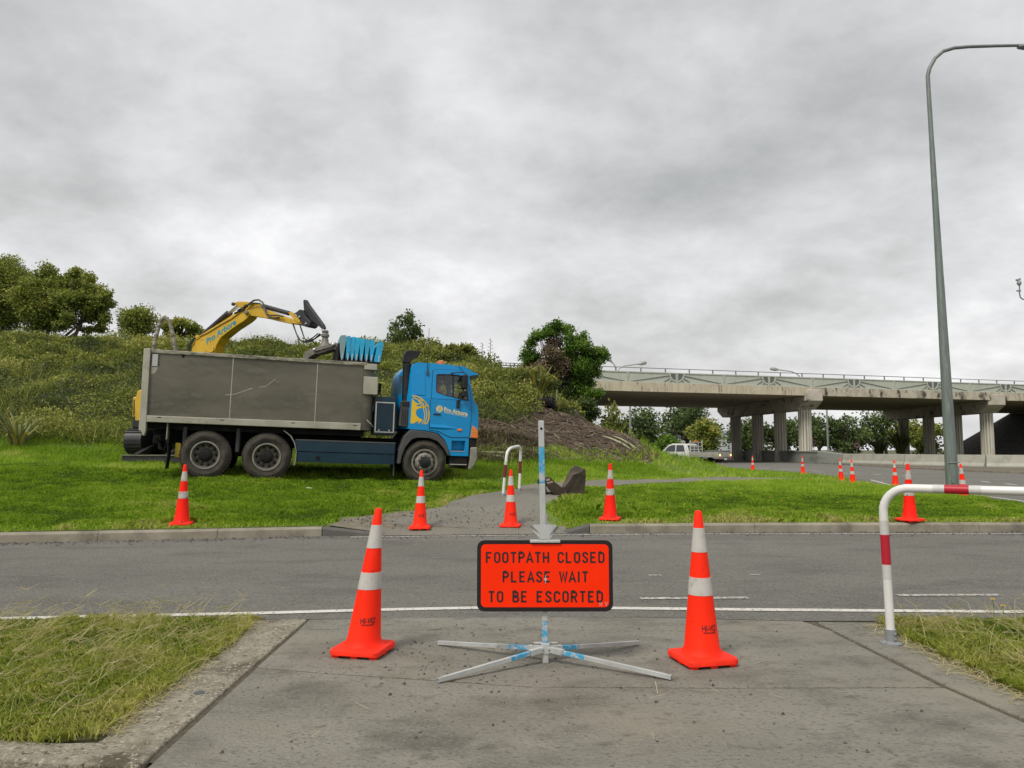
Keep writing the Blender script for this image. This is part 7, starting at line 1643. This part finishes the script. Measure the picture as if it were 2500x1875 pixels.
# ================================================================== RAILS
m_wrail = mat('rail_white', (0.70, 0.70, 0.68), 0.4, coat=0.2, var=(0.63, 0.63, 0.61), scale=6); m_refl = mat('rail_reflective_white', (0.55, 0.55, 0.53), 0.5, var=(0.48, 0.48, 0.46), scale=20); m_rred = mat('rail_red', (0.42, 0.008, 0.025), 0.45); m_rdred = mat('rail_dark_red', (0.16, 0.012, 0.018), 0.6); m_sock = mat('socket_grey', (0.27, 0.29, 0.30), 0.5, 0.3)
rb_ = Vector((2.535, 5.27, 0.006)); rail_t = Vector((0.64, -0.46, 0)).normalized()
rl_ = empty('near_rail', rb_, 0, 'large white tube rail with red bands on the right of the path', 'rail')
RT = 1.035; rr_ = 0.028; cr_ = 0.16
lean_v = Vector((-0.012, 0, 0))
pathp = [Vector((0, 0, 0.0)) + lean_v * 0]
def rpt(s_):                       # along the tube: up the post, round the bend, along the bar
    v_ = RT - cr_
    if s_ <= v_: return Vector((-0.02 * s_, 0, s_))
    a = (s_ - v_) / cr_
    o = Vector((-0.02 * v_, 0, v_))
    if a <= math.pi / 2: return o + rail_t * cr_ * (1 - math.cos(a)) + Vector((0, 0, cr_ * math.sin(a)))
    return o + rail_t * (cr_ + (s_ - v_ - cr_ * math.pi / 2)) + Vector((0, 0, cr_))
def rseg(s0, s1, r_, m_, nm, par=None, n=10): return MB().tube([rpt(s0 + (s1 - s0) * k / n) for k in range(n + 1)], r_, 20).build(nm, m_, par or rl_, smooth=60)
Ltot = RT - cr_ + cr_ * math.pi / 2 + 0.95
rt_ = rseg(0.0, Ltot, rr_, m_wrail, 'tube', n=60)
def zs(v): return at(2165, v, rb_.y).z
for s0, s1, m_, nm in ((zs(1415), zs(1380), m_refl, 'reflective_band'), (zs(1380), zs(1307), m_rred, 'red_band'), (zs(1307), zs(1272), m_refl, 'reflective_band')): rseg(s0, s1, rr_ + 0.0012, m_, nm, rt_)
bend_end = RT - cr_ + cr_ * math.pi / 2
def sbar(u):   # distance along the bar that shows at column u
    lo, hi = bend_end - 0.05, Ltot
    for _ in range(30):
        md = (lo + hi) / 2; q = rb_ + rpt(md); uu_ = CX + F_PX * q.x / (q.y * math.cos(PITCH) + (q.z - EYE) * math.sin(PITCH)); lo, hi = (md, hi) if uu_ < u else (lo, md)
    return lo
for u_0, u_1, m_, nm in ((2278, 2306, m_refl, 'reflective_band'), (2306, 2366, m_rred, 'red_band'), (2366, 2396, m_refl, 'reflective_band')): rseg(sbar(u_0), sbar(u_1), rr_ + 0.0012, m_, nm, rt_)
e_ = rpt(Ltot); MB().tube([e_, e_ + rail_t * 0.1 - Vector((0, 0, 0.04)), e_ + rail_t * 0.15 - Vector((0, 0, 0.15)), Vector((e_.x + rail_t.x * 0.15, e_.y + rail_t.y * 0.15, 0))], rr_, 14).build('second_post', m_wrail, rl_, smooth=60)
so = MB(); so.tube([(0, 0, 0.0), (-0.0015, 0, 0.095)], 0.036, 20); so.build('socket', m_sock, rl_, smooth=50)
MB().lathe([(0.068, 0.0), (0.068, 0.008), (0.045, 0.013), (0.036, 0.02)], 24).build('flange', m_sock, rl_, smooth=40)
bt = MB()
for z_ in (0.035, 0.07): bt.lathe([(0.010, 0), (0.010, 0.007), (0.005, 0.009)], 8, Matrix.Translation((0.012, -0.033, z_)) @ Matrix.Rotation(R(90), 4, 'X') @ Matrix.Rotation(R(18), 4, 'Y'))
for a in (30, 150, 210, 330): bt.lathe([(0.008, 0.008), (0.008, 0.016)], 8, Matrix.Translation((0.053 * math.cos(R(a)), 0.053 * math.sin(R(a)), 0)))
bt.build('bolts', m_sock, rl_)
# hoop rail on the far path
def zh(x, y): return (1020 + x * 0.18083, 960 + y * 0.18083)
fa, fb = on_ground(*zh(1148, 1400)), on_ground(*zh(1370, 1330))
ho_ = empty('hoop_rail', fa, 0, 'small white hoop rail with dark red bands at the far path', 'rail')
dv_ = fb - fa; tz_ = at(*zh(1210, 745), fa.y).z - fa.z
hpts = [Vector((0, 0, -0.05)), Vector((0.045, 0, tz_ * 0.55)), Vector((0.075, 0, tz_ - 0.14)), Vector((0.085, 0, tz_ - 0.06)) + dv_ * 0.03, Vector((0.10, 0, tz_ - 0.015)) + dv_ * 0.10, Vector((0.10, 0, tz_)) + dv_ * 0.2]
hq = [dv_ + Vector((0, 0, -0.05)), dv_ + Vector((0.02, 0, tz_ * 0.55)), dv_ * 1.0 + Vector((0.03, 0, tz_ - 0.14)), dv_ * 0.97 + Vector((0.03, 0, tz_ - 0.06)), dv_ * 0.9 + Vector((0.03, 0, tz_ - 0.015)), dv_ * 0.8 + Vector((0.04, 0, tz_))]
MB().tube(hpts + hq[::-1], 0.03, 14).build('tube', m_wrail, ho_, smooth=60)
for pq in (hpts, hq):
    a, c = pq[1], pq[0]; d = lambda z: c.lerp(a, (z - c.z) / (a.z - c.z)) if z < a.z else a.lerp(pq[2], (z - a.z) / (pq[2].z - a.z))
    z_b = pq[0].z + 0.05
    for k0, k1, m_ in ((0.40, 0.66, m_rdred), (0.66, 0.73, m_refl)):
        pts_ = [d(z_b + (k0 + (k1 - k0) * i / 4) * tz_) for i in range(5)]; MB().tube(pts_, 0.0325, 14).build('band', m_, ho_, smooth=60)
    MB().tube([d(z_b - 0.04), d(z_b + 0.07)], 0.042, 14).build('socket', m_sock, ho_, smooth=50)

# ================================================================== GRAB BUCKET on the lawn
m_bk = mat('bucket_steel', (0.03, 0.024, 0.018), 0.75, 0.0, spec=0.25, var=(0.065, 0.05, 0.037), scale=4, bump=0.2, bscale=12); m_bke = mat('worn_edge', (0.20, 0.17, 0.13), 0.6, 0.1); m_bkp = mat('bucket_plate', (0.33, 0.25, 0.19), 0.6)
gb_ = on_ground(K(1215), K(1072)); GY = gb_.y
bkt = empty('grab_bucket', gb_, 0, 'rusty steel excavator grab with curved tines lying on the lawn', 'grab bucket')
def zb8(x, y): return (1200 + x * 0.15674, 1080 + y * 0.15674)
def bq(pts, dy): return [((at(*zb8(x, y), GY + dy) - gb_).x, (at(*zb8(x, y), GY + dy) - gb_).z) for x, y in pts]
side = [(860, 650), (985, 612), (1010, 640), (1085, 680), (1130, 690), (1200, 600), (1260, 480), (1330, 490), (1390, 520), (1440, 500), (1462, 430), (1462, 560), (1440, 800), (1390, 880), (1150, 875), (990, 840), (900, 740)]
for i in range(7):                 # tines, the nearest at the right
    dy = 0.06 + 0.085 * i; off = -23.5 * i
    face = [(1130 + 0.2 * off, 700 - 2 * i), (1215 + 0.45 * off, 600 - 2 * i), (1275 + 0.62 * off, 500), (1372 + 0.9 * off, 470 + 0.4 * off), (1448 + off, 412 + 0.40 * off)]
    back = [(1462 + off, 425 + 0.40 * off), (1400 + 0.9 * off, 560), (1330 + 0.6 * off, 700), (1240 + 0.3 * off, 790), (1140, 800)]
    q = bq(face + back, dy); MB().prism(q, dy - 0.011, dy + 0.011).build('tine', m_bk, bkt)
    ed = bq(face, dy); e2 = MB()
    for (xa, za), (xb_, zb_) in zip(ed, ed[1:]): e2.bar((xa, dy, za), (xb_, dy, zb_), 0.02, 0.012, up=(0, 1, 0))
    e2.build('tine_edge', m_bke, bkt)
MB().prism(bq([(1300, 640), (1345, 545), (1380, 520), (1450, 420), (1464, 440), (1464, 600), (1440, 800), (1385, 875), (1240, 870), (1200, 800)], 0), -0.03, -0.008).build('side_plate', m_bk, bkt, bevel=0.006)
MB().prism(bq([(850, 650), (980, 615), (1085, 690), (1180, 770), (1240, 870), (1150, 878), (1000, 850), (900, 745)], 0), -0.035, 0.45).build('back_plate', m_bk, bkt, bevel=0.02)
MB().prism(bq([(715, 600), (740, 570), (880, 540), (920, 545), (985, 612), (860, 652), (850, 700), (870, 800), (820, 790), (760, 700), (725, 640)], 0.1), 0.05, 0.4).build('mount_ear', m_bk, bkt, bevel=0.02)
for pts in ([(850, 575), (905, 560), (915, 590), (858, 608)], [(862, 625), (945, 600), (965, 620), (870, 650)]): MB().prism(bq(pts, 0.0), 0.02, 0.3).build('rusty_strip', m_bkp, bkt)
# dandelions
m_dy = mat('dandelion_yellow', (0.8, 0.55, 0.01), 0.6); m_stem = mat('dandelion_stem', (0.1, 0.16, 0.04), 0.7)
def dandelion(p, h, r_, lab, grp):
    o = empty('dandelion', p, 0, lab, 'flower', grp); MB().tube([(0, 0, 0), (0.004, 0, h * 0.6), (0.0, 0, h)], [0.003, 0.003, 0.0025], 5).build('stem', m_stem, o)
    b = MB(); n = 16
    for ring_i, (rr2, zz) in enumerate(((r_, 0.0), (r_ * 0.65, 0.004), (r_ * 0.35, 0.007))):
        for k in range(n):
            a = 2 * math.pi * (k + ring_i * .5) / n; c, s_ = math.cos(a), math.sin(a); tq = 0.004 * r_ / 0.018
            b.add([(0, 0, h + zz - 0.002), (rr2 * 0.6 * c - tq * s_, rr2 * 0.6 * s_ + tq * c, h + zz + 0.002), (rr2 * c, rr2 * s_, h + zz + 0.003), (rr2 * 0.6 * c + tq * s_, rr2 * 0.6 * s_ - tq * c, h + zz + 0.002)], [(0, 1, 2, 3)])
    b.build('petals', m_dy, o, recalc=False); return o
for u, v, lab in ((2424, 1464, 'taller yellow dandelion at the right edge of the near grass'), (2448, 1480, 'lower yellow dandelion at the right edge of the near grass')):
    q = at(u, v, 5.75); dandelion((q.x, q.y, 0.01), q.z - 0.01, 0.018, lab, None)
for u, v in ((1880, 1226), (1909, 1234), (2121, 1234), (2045, 1239), (2270, 1249), (1998, 1189), (2046, 1186), (2056, 1187), (2050, 1190), (1570, 1221), (1710, 1226), (1757, 1229), (1780, 1209), (1634, 1262), (387, 1203)):
    q = on_ground(u, v); dandelion((q.x, q.y, q.z), 0.09, 0.03, 'small yellow dandelion flower in the far lawn', 'dandelions in the far lawn')
# white scrap on the lawn
q = on_ground(K(652), K(1060)); b = MB(); b.add([(0, 0, 0.0), (0.2, 0.03, 0.02), (0.24, 0.1, 0.0), (0.04, 0.09, 0.03), (0.12, 0.05, 0.035)], [(0, 1, 4), (1, 2, 4), (2, 3, 4), (3, 0, 4)])
o = b.build('paper_scrap', m_white); o.location = q + Vector((0, 0, 0.03)); tag(o, 'small crumpled white paper scrap on the lawn before the truck', 'litter')
